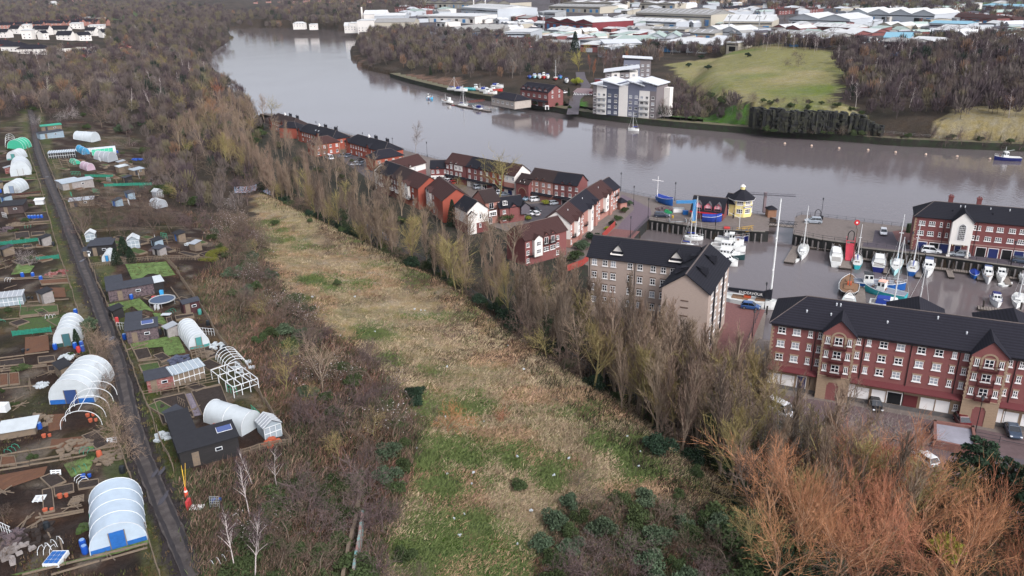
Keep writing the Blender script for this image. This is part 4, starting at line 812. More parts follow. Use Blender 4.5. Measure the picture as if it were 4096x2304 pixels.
BO((3412,1143),(3620,1160),3.6,'fish','blue','long blue trawler with black wheelhouse lying beside the turquoise boat',deck='grey',sail='black',mast=7)
BO((3622,1200),(3457,1163),3.4,'fish','turq','turquoise fishing boat with peach wheelhouse roof',deck='grey',acc='fwd',sail='peach',mast=3)
BO((3475,1222),(3655,1250),3.6,'cruiser','white','large white motor yacht with royal blue stern canopy behind the red block roof',acc='royal')
BO((3470,1262),(3640,1285),3.2,'yacht','white','white yacht with tall pale mast mostly hidden by the red block roof',mast=17.)
BO((3590,1290),(3720,1300),3.0,'yacht','white','white yacht with second mast just behind the ridge of the red block',mast=11.5)
BO((2738,957),(2812,960),2.8,'yacht','white','white yacht with blue sail cover left of the wide timber pontoon',mast=11.5)
BO((2720,990),(2792,1000),2.6,'yacht','white','white yacht with grey hood just above the flats roof',mast=9.5,sail='royal')
BO((2868,955),(3004,962),4.0,'fish','navy','navy trawler with red wheelhouse roof and white cabin',deck='grey',sail='red',mast=9)
BO((2858,972),(2974,982),3.2,'fish','white','white fishing boat with blue bow stripe below the navy trawler',acc='fwd',sail='x',mast=2)
BO((2842,992),(2981,1008),3.6,'cruiser','white','long white launch with light blue cabin sides',acc='x')
BO((2838,1020),(2978,1040),3.8,'cruiser','green','flybridge cruiser with dark green hull moored at the timber pontoon')
BO((2862,1045),(2950,1066),3.6,'cruiser','white','all-white motor yacht just right of the flats roof ridge')
BO((2860,1108),(2905,1112),2.4,'cruiser','white','small white boat close beside the flats side wall')
BO((2862,1140),(2915,1143),2.3,'rib','white','white dinghy with outboard beside the flats side wall')
BO((2966,1105-2),(2985,1100),1.2,'dinghy','ochre','yellow dinghy tied near the flats side wall',L=3) if 0 else None
t=BO((2880,1205),(3115,1238),4.2,'open','white','big white racing yacht with black boom cover lettered in white and very tall mast',name='racing_yacht',H=1.5)
c0=t; L0=(pz(3115,1238,-3)-pz(2880,1205,-3)).length
MX=L0*.34
MB().tube((MX,0,1.5),(MX,0,24.5),.24,.14,n=8).box(MX-.1,-1.2,9,MX+.1,1.2,9.1).box(MX-.1,-.9,16,MX+.1,.9,16.1).obj('mast',BW,t)
bm=MB().loft([[(MX+.3,-.45,2.1),(MX+.3,.45,2.1),(MX+.3,.25,4.6),(MX+.3,-.25,4.6)],[(MX-1.6,-.45,2.3),(MX-1.6,.45,2.3),(MX-1.6,.25,3.7),(MX-1.6,-.25,3.7)],[(MX-9.,-.2,2.9),(MX-9.,.2,2.9),(MX-9,.15,3.6),(MX-9,-.15,3.6)]]).obj('boom_cover',mat('black_sail_cover',C8(26,28,36),.85,5,.2),t)
fc=bpy.data.curves.new('lettering','FONT'); fc.body='ENDEAVOUR'; fc.size=.85; fc.extrude=.02; fc.align_x='CENTER'
fo=mk('x',fc); _me=bpy.data.meshes.new_from_object(fo.evaluated_get(bpy.context.evaluated_depsgraph_get())); bpy.data.objects.remove(fo); fo=mk('lettering',_me,bm); _me.materials.clear(); _me.materials.append(WHP); fo.location=(MX-4.1,-.5,2.75); fo.rotation_euler=(R_(86),0,0)
BO((4082,643),(3975,640),3.4,'fish','navy','white and navy workboat anchored on the river at the right edge',acc='fwd',sail='x',mast=4)
BO((2556,524),(2512,523),2.6,'yacht','white','lone white sailing boat moored below the grey apartment block',mast=8.)
BO((1807,414),(1767,410),3.6,'fish','white','white fishing boat at the left end of the club pontoon',sail='x')
BO((1708,396),(1732,397),2.4,'fish','lblue','small light blue boat alone left of the club pontoon',sail='x',mast=1.5)
BO((1835,424),(1870,428),2.8,'yacht','white','white yacht in the middle of the club pontoon',mast=11)
BO((1925,440),(1890,436),3.0,'cruiser','white','white cruiser with blue screen right end of the club pontoon',acc='navy')
BO((1808,420),(1822,422),1.6,'rib','red','red inflatable tender beside the white fishing boat at the club')
for i,(x,y,cl,k) in enumerate([(1815,362,'white','yacht'),(1845,366,'white','cruiser'),(1882,362,'turq','cover'),(1915,362,'white','fish'),(1945,368,'white','cruiser'),(1962,378,'white','fish'),(1985,366,'red','fish'),(1990,352,'white','cruiser')]):
    BO((x-17,y),(x+17,y+1),2.8,k,cl,['white yacht on the left of the boat yard','white cruiser laid up beside the yard slipway','boat under a green tarpaulin in the yard','tall white boat right of the green tarpaulin','white cruiser laid up behind the club pontoon','low white fishing boat next to the boat club shed','red-bottomed boat at the back of the yard','white cruiser at the back of the yard under the trees'][i],terr=True,mast=7 if k=='yacht' else 3,acc='royal' if cl!='turq' else 'turq',group='boats laid up in the yard',L=8.5)
for i,(x,y,cl,k) in enumerate([(2118,312,'blue','cover'),(2138,311,'cyan','cruiser'),(2158,312,'white','cruiser'),(2175,313,'red','fish'),(2190,313,'white','cruiser'),(2222,318,'red','yacht'),(2240,312,'lblue','cover'),(2266,330,'white','cruiser')]):
    BO((x,y-4),(x+1,y+7),2.8,k,cl,['blue covered boat first in the row behind the club','pale cyan boat second in the row behind the club','white boat third in the row behind the club','red and white boat in the row behind the club','white boat fifth in the row behind the club','red-hulled yacht with tall mast behind the club','light blue covered boat behind the red-hulled yacht','white cruiser parked beside the yellow-green tree'][i],terr=True,mast=11 if k=='yacht' else 2,acc='royal',group='boats in the row behind the club',L=7.5)
# ================================================================ pontoons, gangways, quay furniture
TIM=mat('pontoon_timber',C8(122,112,104),.9,1.4,.25,stretch=(1,1,1)); TIMD=mat('wet_timber',C8(54,48,44),.8,1,.3); GALV=mat('galvanised_steel',C8(150,152,152),.5,2,.1)
def ribbon(P,w):
    """left and right borders of a strip of width w along P"""
    a=[];b=[]
    for i,p in enumerate(P):
        d=(P[min(i+1,len(P)-1)]-P[max(i-1,0)]).to_2d().normalized(); n=Vector((-d.y,d.x)); a.append((p.x+n.x*w/2,p.y+n.y*w/2)); b.append((p.x-n.x*w/2,p.y-n.y*w/2))
    return a,b
def pontoon(pts,w,label):
    P=[pz(x,y,-2.45) for x,y in pts]; c=P[0]; t=thing('pontoon',label,'pontoon',(c.x,c.y,-3),0,'floating pontoons')
    mb=MB();pl=MB()
    for p,q_ in zip(P,P[1:]):
        L=(q_-p).length; rz=math.atan2(q_.y-p.y,q_.x-p.x); mid=(p+q_)/2-c
        mb.box(mid.x-L/2-.0,mid.y-w/2,.1,mid.x+L/2,mid.y+w/2,.5,rz=rz); n=int(L/.5)
        for i in range(n):
            f=(i+.5)/n; x=p.x+(q_.x-p.x)*f-c.x; y=p.y+(q_.y-p.y)*f-c.y; pl.box(x-.2,y-w/2-.02,.503,x+.2,y+w/2+.02,.56,rz=rz)
    mb.obj('float',TIMD,t); pl.obj('decking',TIM,t); pile=MB()
    for p in (P[0],): pile.tube((p.x-c.x+w/2+.2,p.y-c.y,-4),(p.x-c.x+w/2+.2,p.y-c.y,2.0),.2,n=8)
    pile.obj('mooring_pile',TIMD,t)
pontoon([(2700,918),(2790,922),(2905,938)],1.6,'narrow pontoon along the foot of the left quay wall')
pontoon([(2905,938),(2870,975),(2820,1025)],2.6,'wide timber pontoon running toward the flats between the boats')
pontoon([(3190,982),(3300,993),(3375,1008)],1.6,'pontoon along the foot of the pier left of the red gangway'); pontoon([(3192,985),(3155,1048)],2.4,'short pontoon at the left end of the pier wall')
pontoon([(3385,1000),(3382,1072)],3.0,'pontoon under the red gangway'); pontoon([(3400,1028),(3600,1054),(3900,1090),(4120,1118)],1.6,'long pontoon along the foot of the office quay wall')
for a,b_,l in [((3546,1048),(3546,1092),'finger pontoon between the blue-sterned cruiser and the cyan yacht'),((3674,1066),(3674,1108),'finger pontoon left of the white speedboat'),((3795,1078),(3806,1108),'empty splayed finger pontoon'),((3922,1095),(3922,1118),'finger pontoon right of the blue covered boat'),((4020,1105),(4035,1138),'finger pontoon beside the red-topped cruiser')]: pontoon([a,b_],1.3,l)
pontoon([(3434,1140),(3440,1262)],2.6,'timber pontoon between the dark yacht and the turquoise boat'); pontoon([(3910,1228),(4060,1248)],2.,'dark pontoon at the right with a small speedboat'); pontoon([(4058,1236),(4096,1300)],2.2,'pontoon at the right picture edge'); pontoon([(3960,1275),(4060,1290)],1.5,'pontoon behind the black and white speedboat')
pontoon([(3035,1250),(3010,1400)],3.0,'pontoon between the courtyard wall and the big red block')
BO((3975,1198),(3990,1232),2.3,'cruiser','white','small speedboat with navy cover above the dark pontoon at the right',acc='navy'); BO((4075,1188),(4065,1235),2.6,'yacht','white','white yacht on the pontoon at the right edge',mast=12); BO((3945,1308),(4060,1300),2.8,'cruiser','white','white speedboat with black hatch near the rear roofs of the red block',acc='navy')
pontoon([(1785,408),(1850,424),(1960,444)],2.2,'club pontoon on the far bank with moored boats')
def gang(a,b,za,zb,w,m,label,truss=True,name='gangway'):
    A=pz(*a,za);B=pz(*b,zb); t=thing(name,label,'gangway',A); d=B-A; n=Vector((-d.y,d.x,0)).normalized()*(w/2)
    MB().quad(-n,d-n,d+n,n).quad(n-Vector((0,0,.12)),d+n-Vector((0,0,.12)),d-n-Vector((0,0,.12)),-n-Vector((0,0,.12))).obj('walkway',m if not truss else TIM,t)
    r=MB(); h=Vector((0,0,1.05)); N=max(3,int(d.length/1.4))
    for s in(-1,1):
        r.tube(n*s,d+n*s,.07,n=4).tube(n*s+h,d+n*s+h,.07,n=4)
        for i in range(N): r.tube(n*s+d*(i/N),n*s+d*((i+.5)/N)+h,.05,n=4).tube(n*s+d*((i+.5)/N)+h,n*s+d*((i+1)/N),.05,n=4)
    r.obj('truss_rail',m,t); return t
gang((2868,940),(3012,920),-2.3,0.,1.6,mat('yellow_paint',C8(212,168,56),.5),'yellow truss gangway up to the quay beside the trawlers')
gang((3398,1042),(3402,962),-2.3,.1,2.0,mat('pinkish_red_paint',C8(182,60,72),.6),'pink-red gangway ramp from the pier down to a pontoon',truss=False)
gang((3072,897),(3190,908),-.2,-.2,2.4,mat('black_iron',C8(44,44,48),.6),'black iron footbridge across the marina entrance',name='footbridge')
gang((1872,412),(1935,404),-2.3,0,1.6,mat('rust_red_paint',C8(150,66,50),.6),'rust red gangway to the club pontoon')
def railing(pts,z,label,h=1.1,step=2.2,m=None,terr=False,px=True,name='railing',nr=2,cat='railing'):
    P=[(G(*p) if terr else pz(*p,z)) for p in pts] if px else [Vector(p) for p in pts]
    mb=MB(); c=P[0].copy()
    for a,b in zip(P,P[1:]):
        a=a-c;b=b-c; n=max(1,int((b-a).length/step))
        for i in range(n+1):
            p=a.lerp(b,i/n); mb.tube(p,p+Vector((0,0,h)),.045,n=4)
        for k in range(nr): zz=Vector((0,0,h*(1-k/nr))); mb.tube(a+zz,b+zz,.035,n=4)
    return tag(mb.obj(name,m or mat('railing_iron',C8(52,54,58),.6),loc=c),label,cat)
railing([(x+0,y+3) for x,y in NEARQ[1:5]],0,'black railing along the river edge beside the terraces'); railing([(2480,768),(2600,793),(2760,820),(2920,848),(3065,864)],0,'railing along the river edge behind the marina office')
railing([(2594,880),(2700,896),(2860,920),(3000,926)],0,'railing on the marina side of the left quay'); railing([(2591,880),(2548,925),(2503,972)],0,'dark railing down the lane side of the basin',step=1.2,nr=3)
railing([(3186,870),(3206,861),(3420,886),(3640,913)],0,'railing along the river side of the pier'); railing([(3176,935),(3290,958),(3385,970)],0,'railing on the marina side of the pier left of the gangway'); railing([(3432,975),(3700,1013),(4120,1072)],0,'railing along the office road above the marina')
railing([(3042,1240),(2990,1370)],0,'railing at the edge of the red courtyard'); railing([(2330,466),(2480,484),(2620,500),(2800,516)],-.2,'pale railing on the far river path'); railing([(2050,418),(2180,440),(2300,462)],-.2,'railing on the river wall before the boat club')
# fender piles on the walls
mb=MB()
for (a,b_) in (((2600,880),(2858,918)),((2862,918),(3060,928)),((3176,938),(3288,960)),((3292,960),(3400,974)),((3432,990),(3700,1020)),((3704,1020),(4110,1074))):
    A=pz(*a,0);B=pz(*b_,0); n=int((B-A).length/1.5); d=(B-A).normalized(); o=Vector((d.y,-d.x,0)); o=o if o.y<0 else -o
    for i in range(n): p=A.lerp(B,(i+.5)/n)+o*.22; mb.box(p.x-.16,p.y-.16,-3.2,p.x+.16,p.y+.16,-.55,rz=math.atan2(d.y,d.x))
    mb.box((A.x+B.x)/2-(B-A).length/2,(A.y+B.y)/2-.2+o.y*.0,.02,(A.x+B.x)/2+(B-A).length/2,(A.y+B.y)/2+.2,.2,rz=math.atan2(d.y,d.x),m=1)
tag(mb.obj('quay_fendering',[mat('fender_pile_timber',C8(112,106,104),.9,2,.3),coping]),kind='structure')
def lamp(px,py,h=5.2,label='',z=0,terr=False):
    p=G(px,py) if terr else pz(px,py,z); t=thing('street_lamp',label,'street lamp',p,0,'black lantern street lamps')
    MB().tube((0,0,0),(0,0,.9),.13,.1,n=8).tube((0,0,.9),(0,0,h),.07,.05,n=6).obj('pole',BLK,t); MB().tube((0,0,h),(0,0,h+.5),.14,.24,n=8).obj('lantern',mat('lantern_glass',C8(90,92,96),.2),t); MB().tube((0,0,h+.5),(0,0,h+.8),.28,.04,n=8).obj('lantern_cap',BLK,t)
for x,y,l in [(2483,762,'at the river end house of the lane terrace'),(2534,820,'halfway down the riverside lane'),(2592,873,'at the basin corner of the lane'),(2521,951,'beside the dark basin railing'),(2699,804,'behind the blue tarpaulins on the quay'),(3284,873,'at the pier corner next to the silver car'),(3644,912,'left of the office building'),(3638,1018,'at the marina edge before the office'),(4043,1060,'at the marina edge by the right office garages'),(3057,1236,'behind the blue hatchback'),(3008,1352,'on the red courtyard edge'),(3898,1742,'in front of the right gabled bay of the red block'),(1709,627,'by the river left of the white-panelled row'),(2862,902,'before the blue covered boat on the quay'),(2970,836,'behind the octagonal office')]: lamp(x,y,5.2 if y<1500 else 6.,'black lantern lamp post '+l)
for x,y in((1269,540),(1354,560),(1454,588),(1573,612)): lamp(x,y-2,5.2,'one of the lamp posts showing above the long black roofs by the river')
def small(name,label,cat,px,py,parts,z=0.,rz=0,terr=False,group=None):
    """parts: (part name, material, builder)"""
    p=G(px,py) if terr else pz(px,py,z)
    if len(parts)==1:
        mb=MB(); parts[0][2](mb); return tag(mb.obj(name,parts[0][1],loc=p,rz=rz),label,cat,group)
    t=thing(name,label,cat,p,rz,group)
    for n,m,f in parts: mb=MB(); f(mb); mb.obj(n,m,t)
    return t
small('signal_mast','tall white signal mast with a crossbar on the quay','mast',2628,808,[('pole',WHP,lambda m:m.tube((0,0,0),(0,0,8),.12,.08,n=6)),('yard',WHP,lambda m:m.tube((-1.7,.2,6.9),(1.7,-.2,6.5),.08,n=5))])
BLU=mat('crane_blue',C8(60,122,170),.5,3,.15)
small('quay_crane','light blue quay crane in front of the pink dormers','crane',2774,888,[('column',BLU,lambda m:m.box(-.45,-.3,.3,.45,.3,6.4)),('jib',BLU,lambda m:m.box(-5.2,-.25,5.5,.3,.25,6.3)),('base',mat('yellow_base',C8(196,160,60),.6),lambda m:m.box(-.7,-.6,0,.7,.6,.3))])
BO((2808,880),(2886,884),3.2,'cover','royal','boat under a bright blue tarpaulin standing on the quay',z=.3,acc='royal',H=1.3)
BO((2633,800),(2690,822),3.0,'cover','blue','boat with crumpled blue cover among nets beside the signal mast',z=.3,acc='royal',H=1.5)
def heap(m,r=1.5,h=1.2,n=40,seed=1):
    rr=random.Random(seed)
    for i in range(n):
        a=rr.random()*6.28;d=r*rr.random()**.6; z=h*(1-d/r)*rr.random(); s=.2+.25*rr.random(); m.box(d*math.cos(a)-s,d*math.sin(a)-s*.6,z-.1,d*math.cos(a)+s,d*math.sin(a)+s*.6,z+.2,rz=rr.random()*3)
small('fishing_net','heap of green fishing net on the quay','net',2668,852,[('x',mat('green_net',C8(36,130,84),.9,6,.3),lambda m:heap(m,1.3,1.4,60,2))]); small('fishing_gear','mixed pots and orange buoys heaped on the quay','fishing gear',2655,838,[('x',mat('gear_grey',C8(122,92,84),.9,3,.4,col2=C8(80,84,92)),lambda m:heap(m,2.6,1.,90,3))])
for x,l in((2703,'left'),(2725,'right')): small('storage_tank',f'white plastic tank on the quay, {l} one of the two','tank',x,848,[('body',WHP,lambda m:m.box(-.8,-.6,0,.8,.6,1.2)),('lid',GALV,lambda m:m.box(-.82,-.62,1.2,.82,.62,1.26))])
small('bin','light blue bin beside the white tanks','bin',2741,857,[('body',mat('bin_blue',C8(36,116,190),.5),lambda m:m.box(-.7,-.5,0,.7,.5,1.)),('lid',mat('bin_blue_lid',C8(40,100,170),.5),lambda m:m.box(-.74,-.54,1.0,.74,.54,1.1))])
small('lifting_frame','grey boat cradle lying on the quay edge','cradle',2710,888,[('x',GALV,lambda m:m.box(-2.4,-.1,0,2.4,.1,.2).box(-2.4,-.8,0,-2.2,.8,.9).box(2.2,-.8,0,2.4,.8,.9))])
small('bollard','yellow mooring bollard beside the navy estate car','bollard',2691,872,[('x',MATS['yellow_paint'],lambda m:m.tube((0,0,0),(0,0,.7),.22,.3,n=8))])
small('life_ring_post','red life ring on a black post on the pier','life ring',3424,917,[('pole',BLK,lambda m:m.tube((0,0,0),(0,0,2.),.05,n=6)),('ring',REDP,lambda m:m.tube((0,-.12,1.9),(0,.0,1.9),.75,.75,n=14)),('sign',WHP,lambda m:m.tube((0,-.14,1.9),(0,-.125,1.9),.3,.3,n=8))])
small('viewing_hoop','black hoop arch above the red gangway','arch',3402,962,[('x',BLK,lambda m:m.path([(-.8,0,0),(-.8,0,1.8),(-.55,0,2.4),(0,0,2.7),(.55,0,2.4),(.8,0,1.8),(.8,0,0)],.12))])
small('viewing_hoop','black hoop arch at the far corner of the pier','arch',3269,874,[('x',BLK,lambda m:m.path([(-.8,0,0),(-.8,0,1.8),(-.55,0,2.4),(0,0,2.7),(.55,0,2.4),(.8,0,1.8),(.8,0,0)],.1))])
small('bin','black litter bin beside the pier corner lamp','bin',3286,880,[('body',BLK,lambda m:m.tube((0,0,0),(0,0,1.1),.4,n=8)),('lid',BLK,lambda m:m.tube((0,0,1.1),(0,0,1.25),.45,.2,n=8))])
small('planter_shrub','clipped dark green shrub at the left office corner','shrub',3635,930,[('x',mat('clipped_green',C8(44,56,34),.9,5,.4),lambda m:m.tube((0,0,0),(0,0,2.4),.8,.7,n=10))])
small('kiosk','stone kiosk with rust-brown hatch at the marina entrance','kiosk',3082,865,[('wall',mat('kiosk_wood',C8(134,98,76),.9,3,.2),lambda m:m.box(-1.2,-1.2,0,1.2,1.2,2.3)),('roof',SLATE2,lambda m:m.loft([[(-1.5,-1.5,2.3),(1.5,-1.5,2.3),(1.5,1.5,2.3),(-1.5,1.5,2.3)],[(-.1,-.1,3.2),(.1,-.1,3.2),(.1,.1,3.2),(-.1,.1,3.2)]]))])
small('lock_gate_arm','long grey steel truss arm held up over the marina entrance','truss arm',3055,850,[('post',mat('rust_grey_post',C8(120,104,106),.8),lambda m:m.box(-.35,-.35,0,.35,.35,6.)),('arm',mat('arm_grey',C8(96,94,100),.7),lambda m:[m.tube((-7,1,5.4),(8,-2.5,5.2),.1,n=4),m.tube((-7,1.6,5.4),(8,-1.9,5.2),.1,n=4),m.tube((-7,1,6),(8,-2.5,5.8),.08,n=4)]+[m.tube((-7+i,1-.233*i,5.4),(-6.5+i,1.5-.233*i,6),.05,n=4) for i in range(15)])])
small('person','person in dark clothes standing in front of the yellow octagonal office','person',2932,874,[('x',mat('dark_clothes',C8(30,30,36),.9),lambda m:m.loft([[(-.1,-.1,0),(.1,-.1,0),(.1,.1,0),(-.1,.1,0)],[(-.2,-.12,.9),(.2,-.12,.9),(.2,.12,.9),(-.2,.12,.9)],[(-.26,-.13,1.4),(.26,-.13,1.4),(.26,.13,1.4),(-.26,.13,1.4)],[(-.07,-.07,1.5),(.07,-.07,1.5),(.07,.07,1.5),(-.07,.07,1.5)],[(-.11,-.12,1.58),(.11,-.12,1.58),(.11,.12,1.58),(-.11,.12,1.58)],[(-.09,-.1,1.76),(.09,-.1,1.76),(.09,.1,1.76),(-.09,.1,1.76)]]))])
for i,(x,y) in enumerate([(3139,576),(3246,585),(3356,595),(3472,602),(3582,611),(3703,620),(3828,628),(3959,638)]):
    small('mooring_buoy','one of the pale mooring buoys in a line near the far bank of the river','buoy',x,y,[('x',mat('buoy_pale',C8(206,180,160),.6),lambda m:m.loft([[(.5*r*math.cos(k*.785),.5*r*math.sin(k*.785),z) for k in range(8)] for r,z in((.3,-.1),(.9,.1),(1,.3),(.7,.6),(.2,.7))]))],z=-3,group='line of river buoys')
# ================================================================ far bank
BEIGEM=mat('beige_metal_wall',C8(176,168,152),.7,1,.08); REDM=mat('dark_red_metal',C8(112,40,46),.6,1,.08); PALE=mat('pale_metal_wall',C8(176,180,184),.6,1,.08); WHR=mat('bright_white_roof',C8(190,190,188),.7,.15,.14); GRR=mat('old_grey_roof',C8(138,136,132),.8,.4,.15); GNR=mat('pale_green_roof',C8(150,164,156),.7,.3,.1); BLR=mat('pale_blue_roof',C8(120,162,178),.6,.3,.1); DKR=mat('dark_shed_roof',C8(74,70,76),.8,.3,.15)
# grey apartment block across the river: four bays with sloping metal roofs
def flats(label,a,b,h,D,mods,z=0):
    A=pz(*a,z);B_=pz(*b,z); L=(B_-A).length; t=thing('apartment_block',label,'apartment block',A,math.atan2(B_.y-A.y,B_.x-A.x),'grey and white riverside apartment blocks')
    wins=[]
    for i,(u0,u1,m,dz,kind) in enumerate(mods):
        x0,x1=u0*L,u1*L; pr=.0 if kind!='white' else .15
        MB().box(x0,-pr,0,x1-.003,D,h+dz).obj('wall',m,t)
        n=max(1,round((x1-x0)/3.2)); fl=int(h/2.75)
        if kind=='white': continue
        for f in range(fl):
            for k in range(n):
                fm,pm=winmesh(1.5,1.3,'2c' if random.random()<.45 else '2'); o=mk('window',fm,t,(x0+(x1-x0)*(k+.5)/n,-pr-.03,.9+f*2.75)); mk('pane',pm,o)
        if kind=='balc':
            for f in range(1,fl):
                MB().box(x0+.3,-1.5,f*2.75-.05,x1-.3,-.01,f*2.75+.1).obj('balcony_slab',GALV,t)
                r=MB()
                for k in range(int((x1-x0)/.5)): r.box(x0+.3+k*.5,-1.48,f*2.75+.1,x0+.36+k*.5,-1.44,f*2.75+1.1)
                r.box(x0+.3,-1.5,f*2.75+1.1,x1-.3,-1.44,f*2.75+1.16); r.obj('balcony_rail',WHP,t)
    return t,L
def roofslab(t,x0,x1,D,z0,z1,o=.9,name='roof'):
    q=[Vector((x0-o,-o*1.3,z0)),Vector((x1+o,-o*1.3,z1)),Vector((x1+o,D+o,z1)),Vector((x0-o,D+o,z0))]; m=MB(); up_=[p+Vector((0,0,.35)) for p in q]; m.quad(*up_); m.quad(*q[::-1])
    for i in range(4): j=(i+1)%4; m.quad(q[i],q[j],up_[j],up_[i])
    m.obj(name,ZINC,t)
t,L=flats('five storey grey and white apartment block on the far bank with sloping metal roofs',(2371,455),(2621,476),13.6,13,[(0,.06,WOODC,1,'g'),(.06,.22,WH,1,'balc'),(.22,.42,GREYD,2,'g'),(.42,.56,WH,1.2,'white'),(.56,.74,GREYC,2.2,'g'),(.74,.9,WH,1.4,'balc'),(.9,1,WOODC,1.6,'g')])
for x0,x1,z0,z1 in((0,.2,14.8,13.8),(.16,.44,17.,14.6),(.56,.8,17.6,15.2),(.76,1,18.,15.8)): roofslab(t,x0*L,x1*L,13,z0,z1)
for x0,x1,zt in((.16,.42,15.4),(.58,.78,15.8),(.78,1,16.2)): MB().quad((x0*L,-.05,13),(x1*L,-.05,13),(x1*L,-.05,zt-1),(x0*L,-.05,zt+1)).obj('upper_cladding',GREYC,t)
MB().box(L+.02,9,0,L+3,13,13.8).obj('white_stair_tower',WH,t)
t,L=flats('second grey apartment block behind with a wide pale metal roof',(2418,392),(2548,392),14.,14,[(0,.2,WOODC,0,'g'),(.2,.45,WH,0,'g'),(.45,.75,WOODC,0,'g'),(.75,1,WH,0,'balc')]); roofslab(t,0,L,14,14.2,16.6)
t,L=flats('third pale apartment block farthest from the river with flat-pitched roof',(2492,345),(2600,345),16.,12,[(0,.6,GREYC,0,'g'),(.6,1,WOODC,0,'g')]); roofslab(t,0,L,12,17.4,16.3)
# boat club: red brick with five dormers, and the low lodge
b=Bd('boat_club','red brick boat club with row of white dormers on the far bank','club house',(2082,356),(2193,371),7.6,11,3.3,'gable',BR,SLATE,zb=0); 
b.L=b.L; n=5; b.win([b.L*(i+.5)/n for i in range(n)],[4.6],1.6,1.3,'4'); b.band(2.8,2.2,SLATE,b.L*.2,b.L*1.0); b.win([b.L*.35,b.L*.6,b.L*.85],[.1],1.6,1.9,'4')
for i in range(n): o=b.bay(b.L*(i+.5)/n,2.2,-.3,8.9,.9,BR,SLATE,z0=7.2,back=3.5,name='dormer'); b.bwin(o,1.4,1.1,7.6,'4',0,-.3)
b.win([3,8],[4.6,7.2],1.,1.3,'4',f='r')
b=Bd('boat_club_lodge','low pale stone lodge with hipped slate roof beside the boat club','lodge',(1965,388),(2058,405),4.2,11,2.6,'hip',mat('pale_stone',C8(168,158,148),.9,1,.15),SLATE,zb=0); b.win([b.L*(i+.5)/5 for i in range(5)],[1.8],1.9,1.2,'6')
mb=small('garden_wall_kiosk','small white utility cabinet on the far river path','cabinet',2188,438,[('body',WHP,lambda m:m.box(-1,-1,0,1,1,2)),('door',BLK,lambda m:m.box(-.6,-1.06,0,.6,-1.0,1.7))])
def road(name,pts,w,m,zf=.25,z=None):
    P=[(pz(x,y,z) if z is not None else G(x,y)+Vector((0,0,zf))) for x,y in pts]; a,b_=ribbon(P,w); mb=MB()
    for i in range(len(P)-1):
        mb.quad((a[i][0],a[i][1],P[i].z),(b_[i][0],b_[i][1],P[i].z),(b_[i+1][0],b_[i+1][1],P[i+1].z),(a[i+1][0],a[i+1][1],P[i+1].z))
        if mb.v: pass
    for i,f in enumerate(mb.f): mb.f[i]=f
    return tag(mb.obj(name,m),kind='structure')
far_asph=mat('far_road',C8(84,78,82),.9,.3,.15)
road('far_bank_road',[(2290,460),(2295,430),(2300,400),(2330,370),(2345,345),(2325,315),(2320,290)],6,far_asph,.3)
sheet('parking_bays',[(2290,372),(2310,355),(2370,358),(2372,382)],mat('striped_bays',C8(128,108,108),.8,1,.1),zf=.5)
mb=MB()
for i in range(12): x0=2294+i*6.4; p=pz(x0+8,358,.62); q=pz(x0,380,.62); d=(q-p).normalized()*0; mb.quad(p,p+Vector((.35,0,0)),q+Vector((.35,0,0)),q)
tag(mb.obj('parking_bay_lines',WHP),kind='structure')
# slag cliff wall
P=[pz(x,y,.1) for x,y in [(3008,512),(3060,522),(3200,532),(3330,536),(3440,538),(3520,546)]]; T=[8.5,9.5,9.5,9.,8.2,4.]
mb=MB(); rr=random.Random(5); N=12
for (a,b_,ta,tb) in zip(P,P[1:],T,T[1:]):
    n=int((b_-a).length/.7)+1; dr=(b_-a).normalized(); o=Vector((-dr.y,dr.x,0)); o=o if o.y>0 else -o
    for i in range(n):
        f=(i+.5)/n; p=a.lerp(b_,f)+o*(rr.random()*1.6); hh=(ta+(tb-ta)*f)*(.85+.2*rr.random()); mb.box(p.x-.6,p.y-1.,0,p.x+.6,p.y+4.5,hh,rz=rr.random()*1.2-.6)
        for k in range(4): q=p-o*rr.random()*.9; zz=rr.random()*hh*.85; s_=.25+.4*rr.random(); mb.box(q.x-s_,q.y-.9,zz,q.x+s_,q.y+.8,zz+s_*1.8,rz=rr.random()*2)
tag(mb.obj('slag_cliff_wall',mat('black_slag',C8(38,38,40),.95,.5,.5,col2=C8(50,50,38))),'long black rocky wall below the green hill on the far bank','retaining wall')
railing([(3080,437),(3250,453),(3465,470)],0,'pale railing along the top of the black rocky wall',terr=True,m=GALV,step=3); railing([(3500,530),(3650,545),(3830,560)],0,'railing on the low terrace right of the black wall',terr=True,m=GALV,step=3)
